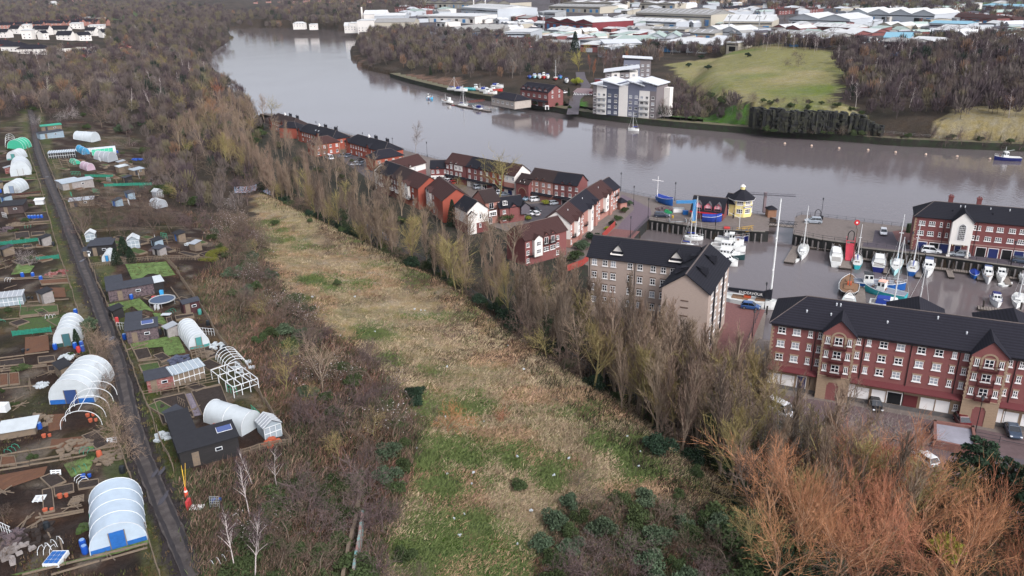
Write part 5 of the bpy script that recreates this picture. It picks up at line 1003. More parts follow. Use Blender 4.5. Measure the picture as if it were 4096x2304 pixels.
# industrial estate etc.: (label, px of eave left, eave right, height, depth, roof rise, roof type, wall, roof, n bays)
IG='buildings of the industrial estate beyond the river'
IND=[('long dark red warehouse with three pale stepped roofs',(2180,78),(2370,90),10,55,3,'gx3',REDM,WHR),('white box warehouse with a flat roof left of the round conifer',(2020,128),(2124,128),10,45,.6,'mono',PALE,WHR),
('very long grey-green ridged warehouse below the skyline trees',(2543,50),(2845,60),12,40,5,'gable',BEIGEM,GRR),('long pale unit with blue skips along its front',(2500,80),(2705,88),7,22,3,'gable',PALE,WHR),
('white barn-like warehouse at the centre right of the estate',(2895,85),(3090,86),10,50,6,'gable',BEIGEM,WHR),('red and white striped unit with bowed front',(2438,132),(2556,136),6,22,1.5,'mono',REDM,WHR),
('low grey-roofed workshop below the striped unit',(2460,158),(2570,162),6,32,3,'gable',PALE,GNR),('pale green ridged workshop with two gables',(2590,150),(2728,150),6,38,4,'gx2',PALE,GNR),
('white flat warehouse behind the birch row',(2640,172),(3040,184),7,45,1.5,'mono',PALE,WHR),('modern white and blue office in front of the conifer',(2392,185),(2440,190),8,25,1.,'mono',PALE,WHR),
('long pale blue-grey unit with sloping roof beside the white and blue office',(2420,175),(2566,172),8,26,1.5,'mono',PALE,ZINC),('brick office with white roof right of the round conifer',(2322,178),(2392,180),6,24,1.2,'mono',BR,WHR),
('brick unit with dark skylit roof and white doors',(2425,195),(2535,195),5,14,2,'gable',BR,DKR),('old multi-skylight workshop with saw-tooth roof',(1800,118),(1960,120),6,60,3,'gx5',GRR,GRR),

('blue-trimmed white factory on the skyline slope',(1670,62),(1900,66),8,60,1,'mono',WH,WHR),('large white factory with stacks under the skyline',(1845,28),(1990,36),14,60,4,'gable',PALE,WHR),
('dark zigzag-roofed factory at the top edge of the photo',(1700,8),(2040,12),9,50,4,'gx8',BEIGEM,DKR),('tan saw-tooth warehouse above the red warehouse',(2195,24),(2400,28),8,40,3,'gable',BEIGEM,GRR),('derelict white steel shed above the red warehouse',(2152,48),(2220,50),10,20,2,'mono',GALV,GALV),
('pale gabled twin unit with grey doors',(2808,118),(2960,124),7,35,4,'gx2',PALE,WHR),('brown-roofed unit before the twin gables',(2750,130),(2860,134),5,25,3,'gable',BEIGEM,GRR),
('grey-roofed long unit with pale ribs at the right',(3078,132),(3340,148),6,25,3,'gable',BEIGEM,GRR),('tan-roofed unit row behind the long ribbed one',(3240,104),(3420,112),6,25,3,'gable',BR,WHR),('white gabled pair at the left of the ribbed unit',(3090,108),(3200,114),6,25,3,'gx2',BR,WHR),
('big white ridge-roofed factory beside the brick units',(3155,72),(3400,78),9,55,5,'gx2',PALE,WHR),('white multi-peak distribution shed at the upper right',(3390,50),(3740,58),9,60,5,'gx4',PALE,WHR),('brick unit with white sloping roofs and gable doors',(3410,140),(3560,124),6,30,3,'gx2',BR,WHR),('small white-roofed pair above the brick unit',(3510,100),(3620,104),6,25,3,'gx2',BEIGEM,WHR),
('large pale blue factory with lean-to glass bays',(3718,92),(3870,96),9,30,2,'gable',PALE,BLR),('broad white factory below the pale blue one',(3735,118),(3910,128),9,30,4,'gable',PALE,WHR),('turquoise-roofed unit with grey walls',(3536,150),(3640,152),6,25,3,'gable',PALE,BLR),
('dark green unit with open white canopy roof',(3528,164),(3640,172),7,20,2,'gable',DKR,GRR),('open canopy shed with bright roof beside the dark green unit',(3640,160),(3745,166),7,20,2,'gable',DKR,WHR),('tan unit with lettered parapet at the birch wood edge',(3520,188),(3650,192),5,12,.5,'mono',BEIGEM,GRR),
('grey yard building with white lettered sign left of the hedges',(3140,150),(3300,156),6,12,.6,'mono',DKR,ZINC),('white low gabled sheds at the right above the wood',(3770,138),(3860,142),6,30,3,'gx2',PALE,WHR),('white tent-roofed shed at the far right edge',(3990,156),(4090,160),6,25,3,'gx2',PALE,WHR),
('blue skyline unit at the top right corner',(3930,20),(4096,26),7,30,2,'gable',PALE,BLR),('pale sheds at the top centre edge',(2250,8),(2460,10),8,40,2,'gx3',BEIGEM,WHR),('white sheds near the trees at the top right of centre',(2560,12),(2700,14),8,30,2,'gx2',BEIGEM,WHR),('low red brick house rows above the white sheds',(3760,60),(3990,75),6,15,3,'gable',BR,BRT),
('long tan unit between the industrial yards',(2500,112),(2740,118),5,20,2,'gable',BEIGEM,GRR),('small white unit near the yard of lorries',(2190,118),(2290,122),5,15,2,'gable',PALE,WHR),('low grey-roofed workshop by the white box warehouse',(2120,165),(2290,170),5,14,1,'mono',PALE,GRR),
('school hall with green roof among trees at the left',(225,66),(262,68),5,14,2,'gable',BEIGEM,GNR),('flat pale school block among trees at the left',(305,70),(380,72),7,14,.5,'mono',BEIGEM,GRR),('low pale block in the trees at the upper left',(400,22),(465,24),5,12,1,'mono',PALE,GRR),
('tall white gabled house on the left skyline',(196,14),(214,14),9,12,5,'gable',WH,WHR)]
def indb(lab,a,b_,h,D,rh,rt,wl,rf):
    A=G(a[0],a[1]+h*.8); 
    for _ in range(6):
        p=pz(a[0],a[1],hz(A.x,A.y)+h); A=p
    zb=hz(A.x,A.y); A=pz(*a,zb+h); Bp=pz(*b_,zb+h); L=(Bp.xy-A.xy).length; t=thing('industrial_building' if 'hous' not in lab and 'school' not in lab else 'distant_building',lab,'building',(A.x,A.y,zb),math.atan2(Bp.y-A.y,Bp.x-A.x),IG)
    n=int(rt[2:] or 1) if rt.startswith('gx') else 1; w=MB().box(0,0,-6,L,D,h); r=MB()
    if rt.startswith('gx'):
        W_=L/n
        for i in range(n):
            x0=i*W_;xm=x0+W_/2;x1=x0+W_
            w.quad((x0,-.02,h),(x1,-.02,h),(xm,-.02,h+rh)); r.quad((x0-.3,-.8,h),(x0-.3,D,h),(xm,D,h+rh),(xm,-.8,h+rh)); r.quad((x1+.3,D,h),(x1+.3,-.8,h),(xm,-.8,h+rh),(xm,D,h+rh))
    elif rt=='mono': r.quad((-.6,-.6,h+.1),(L+.6,-.6,h+.1),(L+.6,D+.6,h+rh+.1),(-.6,D+.6,h+rh+.1)); w.quad((0,D,h),(0,0,h),(0,0,h+.05),(0,D,h+rh)).quad((L,0,h),(L,D,h),(L,D,h+rh),(L,0,h+.05))
    else:
        q=D*.3 if rt=='hip' else 0
        r.quad((-.6,-.6,h),(L+.6,-.6,h),(L+.6-q,D/2,h+rh),(-.6+q,D/2,h+rh)).quad((L+.6,D+.6,h),(-.6,D+.6,h),(-.6+q,D/2,h+rh),(L+.6-q,D/2,h+rh)); r.quad((0,D,h),(0,0,h),(q,D/2,h+rh)); r.quad((L,0,h),(L,D,h),(L-q,D/2,h+rh))
    w.obj('wall',wl,t); r.obj('roof',rf,t)
    if rf in(GRR,WHR) and L>30 and rt!='mono':
        s=MB()
        for i in range(int(L/9)):
            x=4+i*9; 
            if rt=='gable': s.quad(*[Vector(p)+Vector((0,-.05,.15)) for p in((x,D*.12,h+rh*.24),(x+1.2,D*.12,h+rh*.24),(x+1.2,D*.42,h+rh*.84),(x,D*.42,h+rh*.84))])
        if s.f: s.obj('rooflights',ZINC if rf is GRR else GRR,t)
    d=MB(); k=max(1,int(L/12)); rr=random.Random(lab)
    for i in range(k):
        x=L*(i+.5)/k; ww=2+rr.random()*1.2
        d.box(x-ww,-.12,0,x+ww,-.03,h*.55,m=rr.randrange(3))
    d.obj('loading_bay_front',[DKG,MATS['crane_blue'],PALE],t); s=MB(); s.box(0.5,-.1,h*.7,L-.5,-.03,h*.82); s.obj('window_strip',GLS,t)
for r_ in IND: indb(*r_)
rr=random.Random(77)
for X0,Y0 in [(x,y) for x in range(1580,4096,50) for y in (14,30,46,70,92,112,130,148,162)]:
    x=X0+rr.uniform(-25,25); y=Y0+rr.uniform(-7,7)
    if rr.random()<.36 or (2150<x<2420 and y<110) or (x<2000 and y>96) or (y>130 and 2050<x<2150) or (3450<x and y>150): continue
    
    if G(x,y+5).y<660: continue
    w=rr.uniform(24,46)*(.5+y/170); indb('small industrial unit, one of many between the larger sheds '+('right' if x>3000 else 'left')+' of the round-roofed yards',(x,y),(x+w,y+w*.07),rr.uniform(4,6.5),rr.uniform(12,26),rr.uniform(.8,3),rr.choice(['gable','mono','gx2','gable']),rr.choice([PALE,BEIGEM,PALE,BR,WH]),rr.choice([WHR,WHR,GRR,GNR,ZINC,DKR]))
# terrace rows and houses far off
HS=[]
def farhouse(px,py,L,D,h,rh,wl,rf,label,ang=0,group='distant houses',roof='hip',name='distant_house',chim=True):
    p=G(px,py); t=thing(name,label,'house',p,R_(ang),group); w=MB().box(-L/2,-D/2,-3,L/2,D/2,h)
    r=MB(); q=min(L,D)*.45 if roof=='hip' else 0; o=.4
    if roof=='mono': r.quad((-L/2-o,-D/2-o,h+.1),(L/2+o,-D/2-o,h+.1),(L/2+o,D/2+o,h+rh),(-L/2-o,D/2+o,h+rh)); w.quad((-L/2,D/2,h),(-L/2,-D/2,h),(-L/2,D/2,h+rh)).quad((L/2,-D/2,h),(L/2,D/2,h),(L/2,D/2,h+rh))
    else:
        a,b_=-L/2-o,L/2+o;c,d=-D/2-o,D/2+o
        if q==0: w.quad((-L/2,D/2,h),(-L/2,-D/2,h),(-L/2,0,h+rh*.93)).quad((L/2,-D/2,h),(L/2,D/2,h),(L/2,0,h+rh*.93))
        r.quad((a,c,h),(b_,c,h),(b_-q,0,h+rh),(a+q,0,h+rh)).quad((b_,d,h),(a,d,h),(a+q,0,h+rh),(b_-q,0,h+rh))
        if q: r.quad((a,d,h),(a,c,h),(a+q,0,h+rh)).quad((b_,c,h),(b_,d,h),(b_-q,0,h+rh))
    w.obj('wall',wl,t); r.obj('roof',rf,t)
    k=max(1,int(L/4)); wm_=MB()
    for i in range(k):
        for z in ((1,3.7) if h>4.5 else (1,)): x=-L/2+L*(i+.5)/k; fm,pm=winmesh(1.3,1.2,'2'); o_=mk('window',fm,t,(x,-D/2-.04,z)); mk('pane',pm,o_)
    if chim: MB().box(-.4+L*.2,-.4,h+rh*.5,.4+L*.2,.4,h+rh+1).obj('chimney',BR2,t)
for x,y,L,D,h,rh,wl,rf,ro,l in [(1200,108,16,9,5,2,WH,WHR,'hip','white riverside building standing on the far quay'),(1475,124,22,22,13,1,WH,WHR,'mono','tall white block of the riverside works'),(1425,121,14,14,9,1,WH,WHR,'mono','white side block of the riverside works'),(1400,122,12,8,6,4,WH,WHR,'gable','white gabled tents at the foot of the riverside works'),(1510,104,30,20,15,5,WH,WHR,'gable','white gabled hall at the back of the riverside works'),(1590,118,48,30,9,4,BEIGEM,GRR,'gable','rusty grey shed joined to the riverside works'),(1570,100,40,24,12,3,PALE,WHR,'gable','pale hall behind the rusty grey shed'),(1255,110,10,7,4,1,WH,WHR,'mono','small white hut beside the riverside building')]:
    farhouse(x,y,L,D,h,rh,wl,rf,l,-6,'buildings of the riverside works',ro,'works_building',False)
GH='white rendered houses on the left hillside'
for i,(x,y,L,D,h,rh,ro,an,ds) in enumerate([(20,150,18,10,6,3,'gable',-10,'at the left picture edge with dark roof'),(118,156,14,8,9.5,1,'mono',0,'tall and boxy with red base'),(175,158,9,9,7,2.5,'gable',70,'narrow behind the tall boxy one'),(112,122,12,8,7,1,'mono',0,'small box at the back left'),(175,138,24,10,6,4,'gable',-8,'with long dark roof at the back'),(250,138,26,10,6,4,'gable',-8,'with long dark roof at centre back'),(268,160,22,10,5.5,4,'gable',-10,'with two roof windows and blue door'),(335,162,18,9,6,3,'gx' and 'gable',60,'gable-ended beside the birches'),(372,142,16,10,6,3.5,'gable',-15,'rear right with dark roof'),(310,115,18,9,7,1,'mono',0,'flat-topped at the back'),(390,120,24,9,6,1,'mono',0,'flat-topped with glazed front, back right'),(420,150,12,9,6,3.5,'gable',60,'gable-ended at the right end of the group'),(70,135,16,9,6,3.5,'gable',-15,'dark-roofed behind the left edge house')]):
    farhouse(x,y,L*.72,D*.8,h*.85,rh,WH,SLATE2 if ro!='mono' else WHR,'white rendered hillside house '+ds,an,GH,ro,'white_house',False)
GB='hipped bungalows below the white houses'
for i,(x,y,L,an,wl,rf,ds) in enumerate([(15,195,18,-10,BR2,SLATE,'at the left edge'),(68,205,20,-15,WH,SLATE,'second from the left edge'),(140,215,22,0,WH,SLATE,'with bay windows and red base'),(262,212,16,20,WH,BRT2,'with reddish roof in the middle'),(340,205,18,-10,WH,BRT2,'with brown roof above the car lane'),(325,236,18,0,BR,SLATE,'with red gable wall, lowest of the group'),(492,205,12,60,BRP,BRT,'pink-walled and alone to the right'),(508,222,10,60,BRP,BRT,'pink-walled lower part beside the lone one')]):
    farhouse(x,y,L,10,4,3,wl,rf,'hipped bungalow '+ds,an,GB,'hip','bungalow')
rr=random.Random(11)
GT='rows of distant terraced houses'
def rowh(x0,y0,x1,y1,n,wl,rf,where,L=14):
    for i in range(n):
        f=(i+.5)/n; farhouse(x0+(x1-x0)*f+rr.uniform(-5,5),y0+(y1-y0)*f+rr.uniform(-2,2),L*rr.uniform(.8,1.2),8,5,2.8,wl,rf,'one of the terraced houses '+where,rr.uniform(-15,15),GT,'gable','distant_terrace')
rowh(20,118,420,100,14,BRP,SLATE,'on the left hillside behind the white houses'); rowh(40,100,380,88,11,BR,BRT2,'in the upper row of the left hillside'); rowh(1590,48,1740,34,6,BR2,BRT,'above the riverside works'); rowh(3080,38,3330,30,9,BR,BRT,'near the top right skyline'); rowh(3110,58,3260,50,5,BR,BRT,'with white gables at the upper right'); rowh(3830,75,4080,100,9,BR,BRT,'right of the pale blue factory'); rowh(60,14,330,10,8,BRP,BRT2,'on the top left skyline'); rowh(1000,14,1500,10,10,BRP,BRT2,'on the top skyline beyond the woods'); rowh(2900,50,3060,30,8,BUFF,SLATE,'on the hillside right of the grey-green warehouse'); rowh(2020,180,2120,190,4,BR,BRT,'near the trees left of the conifer'); rowh(1960,170,2010,176,2,BR,SLATE,'by the wood edge behind the peninsula'); rowh(2480,20,3000,10,8,BUFF2,BRT2,'along the top right-of-centre skyline',18)
# stacks and masts
for x,y,h,r,l in((1452,112,26,1.3,'white factory chimney beside the riverside works'),(1896,60,26,.9,'thin white stack on the skyline factory'),(1942,55,24,.8,'second thin stack on the skyline factory'),(2062,0,1,1,'')):
    if h>2: p=G(x,y-28 if y<70 else y-30); p=G(x,y); t=tag(MB().tube((0,0,-1),(0,0,h),r,r*.85,n=10).obj('factory_chimney',WH,loc=p),l,'chimney')
for x,y in((2912,150),(3032,150),(2173,125)): tag(MB().tube((0,0,0),(0,0,22),.5,.3,n=6).box(-1.2,-1.2,19,1.2,1.2,20).obj('mast_tower',GALV,loc=G(x,y)),'grey telecom mast among the industrial sheds','mast','telecom masts')
# far vehicles: lorries and cars as real small vehicles in the yards
cc=['white','silver','navy','blue','red','grey','white','white']
GVc='cars in the industrial yards beyond the river'
n=0
for (x0,y0,x1,y1,k) in [(2040,108,2140,116,9),(2160,140,2290,146,12),(2450,104,2740,106,16),(3080,158,3240,166,16),(3420,176,3540,164,12),(3560,170,3640,140,8),(2960,150,3060,156,8),(3640,112,3730,100,10),(2560,120,2720,128,8),(2760,150,2860,152,6),(2240,104,2380,106,9),(3250,172,3340,176,6)]:
    for i in range(k):
        f=(i+rr.random()*.7)/k; x=x0+(x1-x0)*f; y=y0+(y1-y0)*f+rr.uniform(-4,4); p=G(x,y); L,W_,H=(4.4,1.8,1.5) if rr.random()<.7 else (8,2.4,3.2)
        t=thing('yard_car' if L<5 else 'yard_lorry','one of the '+('small cars' if L<5 else 'white and blue lorries')+' parked in the industrial yards','car' if L<5 else 'lorry',p+Vector((0,0,.1)),rr.random()*3.14,GVc if L<5 else 'lorries in the industrial yards')
        c=cc[rr.randrange(8)]
        if L<5: MB().loft([[(-2.2,-.85,.3),(-2.2,.85,.3),(-2.2,.85,.85),(-2.2,-.85,.85)],[(2.2,-.85,.3),(2.2,.85,.3),(2.2,.85,.75),(2.2,-.85,.75)]]).obj('body',paint(c,PC[c]),t); MB().loft([[(-1.8,-.8,.85),(-1.8,.8,.85),(-1.3,.65,1.45),(-1.3,-.65,1.45)],[(1.2,-.8,.85),(1.2,.8,.85),(.4,.65,1.45),(.4,-.65,1.45)]]).obj('windows',CGL,t)
        else: MB().box(-4,-1.2,.9,2,1.2,3.6).obj('box_body',WH if rr.random()<.6 else MATS['crane_blue'],t); MB().box(2.1,-1.15,.6,4,1.15,2.7).obj('cab',paint(c,PC[c]),t)
for (a,b_,c,l) in [((438,222),(447,218),'white','white van on the lane by the left hillside houses'),((405,240),(415,238),'white','white car below the hillside lane'),((2360,378),(2372,372),'red','red car on the striped bays by the grey flats'),((2250,374),(2265,372),'white','white car behind the boat club')]:
    car(a,b_,'hatch',c,l,terr=True)
for i in range(4): car((2452+i*13,332),(2454+i*13,326),'saloon',['black','silver','navy','white'][i],['black car leftmost in the row behind the grey flats','silver car second in the row behind the grey flats','navy car third in the row behind the grey flats','white car last in the row behind the grey flats'][i],terr=True)
small('shed','rust red cabin in the car park behind the grey flats','cabin',2398,336,[('wall',REDM,lambda m:m.box(-3,-2,0,3,2,3)),('roof',DKR,lambda m:m.box(-3.2,-2.2,3,3.2,2.2,3.2))],terr=True)

for k_ in PROTO:
    for o in [k_]+[c for c in k_.children_recursive]: bpy.data.objects.remove(o)

# walled yard below the red block
t=thing('walled_yard','grey concrete slab yard with low brick walls in the car park','yard',pz(3735,1790,0)); Q=[pz(x,y,0)-pz(3735,1790,0) for x,y in[(3735,1790),(3900,1825),(3885,1735),(3735,1712)]]
MB().quad(*[q+Vector((0,0,.9)) for q in Q]).obj('slab',mat('pale_slab',C8(140,138,146),.7,.5,.2),t); m=MB()
for a,b_ in zip(Q,Q[1:]+Q[:1]): L=(b_-a).length; c=(a+b_)/2; m.box(c.x-L/2-.2,c.y-.2,0,c.x+L/2+.2,c.y+.2,1.3,rz=math.atan2(b_.y-a.y,b_.x-a.x))
m.obj('wall',mat('brick_capped_wall',C8(120,84,76),.9,2,.25),t)
railing([(3895,1752),(4100,1792),(4300,1830)],0,'black railing between the car park and the lower road')
sheet('lower_road',[(3900,1800),(4300,1880),(4300,2010),(3930,1900)],far_asph,.03)

rr=random.Random(91)
for X0 in range(2000,4096,46):
    for Y0 in (70,98,124,150,168):
        x=X0+rr.uniform(-20,20); y=Y0+rr.uniform(-9,9); p=G(x,y)
        if rr.random()<.5 or p.y<700: continue
        c=rr.choice(['container_blue','container_grey','container_rust','skip_white']); cm=mat(c,{'container_blue':C8(50,84,140),'container_grey':C8(130,136,140),'container_rust':C8(140,70,56),'skip_white':C8(190,190,190)}[c],.7)
        m=MB(); 
        for k in range(rr.randint(1,3)): m.box(-3+.2*k,-1.2+2.8*k,0,3+.2*k,1.2+2.8*k,2.5)
        tag(m.obj('yard_container',cm,loc=p,rz=rr.random()*3),'small stack of containers, one of many standing in the industrial yards','container','containers in the industrial yards')
# ================================================================ allotments on the left (drape px on the terrain)
def A_(x,y): return (x/2.5156,576+y/2.5156)
def B_(x,y): return (x/2.5156,1152+y/2.5156)
def C_(x,y): return (x/2.5156,1728+y/2.5156)
POLY=mat('polythene_white',C8(180,186,188),.45,.8,.12,spec=.5); POLYB=mat('polythene_bluish',C8(170,184,196),.42,.8,.12,spec=.5); POLYG=mat('polythene_grey',C8(150,154,158),.4,1,.1); NETG=mat('green_mesh_cover',C8(60,160,128),.8,3,.15); POLYP=mat('polythene_pinkish',C8(170,146,158),.4,1,.1)
SHB=mat('blue_panel',C8(36,92,158),.6,2,.2); WOODT=mat('weathered_board',C8(128,112,94),.9,1.6,.35,col2=C8(102,90,78)); WOODD=mat('black_stained_board',C8(40,38,38),.85,1.5,.4,stretch=(.3,.3,6)); FELT=mat('grey_roofing_felt',C8(54,56,63),.85,1.5,.18); FELTB=mat('black_roofing_felt',C8(36,36,40),.85,1.5,.25); REDW=mat('worn_red_board',C8(120,52,50),.9,1.5,.4,col2=C8(140,110,104),stretch=(1,1,5)); STNE=mat('painted_stone_block',C8(112,96,98),.9,2.6,.5,col2=C8(52,46,50)); HOOP=mat('hoop_tube',C8(212,214,214),.4)
SOILD=mat('dark_dug_soil',C8(48,40,36),1,2.5,.5,bump=.08); SOILB=mat('brown_manure',C8(104,72,52),1,2,.4,bump=.1,col2=C8(84,58,44)); CROP=mat('green_crop',C8(70,92,40),.95,3,.5,bump=.12,col2=C8(52,60,38)); LAWN=mat('bright_lawn',C8(76,94,48),.95,1.2,.3,bump=.05,col2=C8(92,112,62)); SLB=mat('stone_slab',C8(136,128,124),.9,1.5,.3)
def quad3(a,b,c):
    """front-left, front-right, back-left px -> world frame"""
    P1,P2,P3=G(*a),G(*b),G(*c); ang=math.atan2(P2.y-P1.y,P2.x-P1.x); return P1,(P2.xy-P1.xy).length,ang,(P3.xy-P1.xy).length
def tunnel(a,b,c,label,hr=.62,cov=None,endm=None,door=None,hoops=5,name='polytunnel',bare=False,group='polytunnels of the allotments',open_=False):
    P1,P2,P3=G(*a),G(*b),G(*c); W=(P2.xy-P1.xy).length; L=(P3.xy-P2.xy).length; t=thing(name,label,'polytunnel',P1+Vector((0,0,-.05)),math.atan2(P2.y-P1.y,P2.x-P1.x),group)
    H=W*hr; N=14
    def arc(y,k=1.,h=1.): return [(W/2-W/2*k*math.cos(math.pi*i/N)*(1 if True else 1),y,max(0,H*h*math.sin(math.pi*i/N)**.75)) for i in range(N+1)]
    ys=[L*i/8 for i in range(9)]; cov=cov or POLY
    if not bare:
        rr_=random.Random(label); MB().loft([[(x,y,z+(rr_.uniform(-.02,.02) if z>.1 else 0)) for x,y,z in arc(y)] for y in ys],close=False,caps=False).obj('cover',cov,t,smooth=True)
        for y,nm in((0.02,'end_wall'),(L-.02,'end_wall')):
            p=arc(y); MB().quad(*(p if y<1 else p[::-1])).obj(nm,cov,t)
        if endm: MB().box(.08,-.05,0,W-.08,-.0,H*.2).obj('base_board',endm,t)
        if door:
            o=MB().box(W/2-W*.13,-.08,0,W/2+W*.13,-.03,min(2.1,H*.8)).obj('door',door,t); MB().box(W/2-W*.13-.08,-.1,0,W/2-W*.13-.0,-.02,min(2.1,H*.8)).box(W/2+W*.13,-.1,0,W/2+W*.13+.08,-.02,min(2.1,H*.8)).obj('door_frame',WOODT,o)
    m=MB()
    for i in range(hoops+1):
        y=L*i/hoops; m.path([(x,y,z+.02) for x,y,z in arc(y,1.006,1.008)],.035 if not bare else .045,n=4)
    if bare: m.tube((W/2,0,H),(W/2,L,H),.04,n=4); m.tube((W*.1,0,H*.55),(W*.1,L,H*.55),.03,n=4)
    m.obj('hoops',HOOP,t); return t
tunnel(C_(912,1250),C_(1490,1085),C_(1345,655),'largest pale polytunnel with bright blue double door at the bottom left',.56,POLYB,SHB,SHB,4)
tunnel(B_(505,1175),B_(960,1145),B_(915,925),'big white polytunnel with blue framed end behind the bare hoops',.62,POLY,SHB,mat('dim_blue_door',C8(44,66,110),.6),5)
tunnel(B_(545,600),B_(822,560),B_(795,420),'white polytunnel with dark green base and blue barrels in front',.8,POLY,mat('dark_green_board',C8(36,64,58),.7),mat('green_glass_door',C8(60,96,100),.4),4)
tunnel(B_(1905,630),B_(2118,590),B_(2000,425),'slender white polytunnel with many ribs and teal doors',.75,POLY,mat('teal_board',C8(70,130,126),.6),MATS['teal_board'],8)
tunnel((968,1748),(1052,1702),(985,1615),'plain white rounded polytunnel behind the black L-shaped shed',.75,POLY,None,None,2)
tunnel(A_(110,328),A_(318,305),A_(300,250),'white polytunnel with framed doors left of the track at the top',.8,POLY,None,mat('clear_door',C8(180,184,184),.3),3)
tunnel(A_(42,500),A_(212,492),A_(196,455),'white polytunnel with blue-grey end beside the rusty fence',.7,POLY,None,mat('grey_glass_door',C8(120,134,152),.3),3)
tunnel(A_(72,165),A_(208,160),A_(196,135),'small white polytunnel with teal door near the top left',.7,POLY,MATS['teal_board'],MATS['teal_board'],3)
tunnel(A_(1090,185),A_(1190,178),A_(1165,145),'small grey-white polytunnel beside the green mesh tunnel',.8,POLYG,None,None,3)
tunnel(A_(1030,1192),A_(1138,1182),A_(1124,1130),'small white polytunnel with sky-blue end beside dark cypresses',.9,POLY,None,mat('sky_blue_panel',C8(40,124,176),.5),2)
tunnel((466,616),(465,609),(276,602),'very long low white tunnel lying across the top of the allotments',.7,POLY,None,None,9)
tunnel((458,628),(457,621),(370,617),'teal mesh tunnel in front of the long white one',.8,NETG,None,None,5)
tunnel(A_(830,108),A_(908,108),A_(898,70),'little sky-blue mesh tunnel at the end of the long white one',.9,mat('blue_mesh',C8(50,140,180),.7),None,None,2)
tunnel(A_(878,272),A_(962,268),A_(952,240),'small pinkish clear polytunnel among timber plots',.9,POLYP,None,None,2)
tunnel(A_(1575,655),A_(1692,650),A_(1680,625),'small frosted polytunnel beside the dark hedge trees',.7,POLYG,None,None,3)
tunnel(A_(742,208),A_(815,205),A_(808,180),'low teal mesh cloche in the middle plots',.6,NETG,None,None,2)
tunnel(A_(78,58),A_(242,55),A_(236,32),'teal mesh tunnel at the left edge of the top plots',.6,NETG,None,None,3)
tunnel((366,570),(404,566),(398,548),'small white and teal dome tunnel near the top hedge',.8,POLY,None,None,2)
tunnel(B_(615,1430),B_(1030,1380),B_(935,1120),'bare white hoops of an uncovered polytunnel in front of the big white one',.5,bare=True,hoops=4,name='bare_hoop_tunnel')
tunnel(B_(2280,850),B_(2500,810),B_(2370,690),'bare white hoops beside the white-topped cage at the outer fence',.55,bare=True,hoops=5,name='bare_hoop_tunnel')
tunnel((22,588),(62,584),(58,560),'two pale hoop frames at the top left plot corner',.8,bare=True,hoops=3,name='bare_hoop_tunnel')
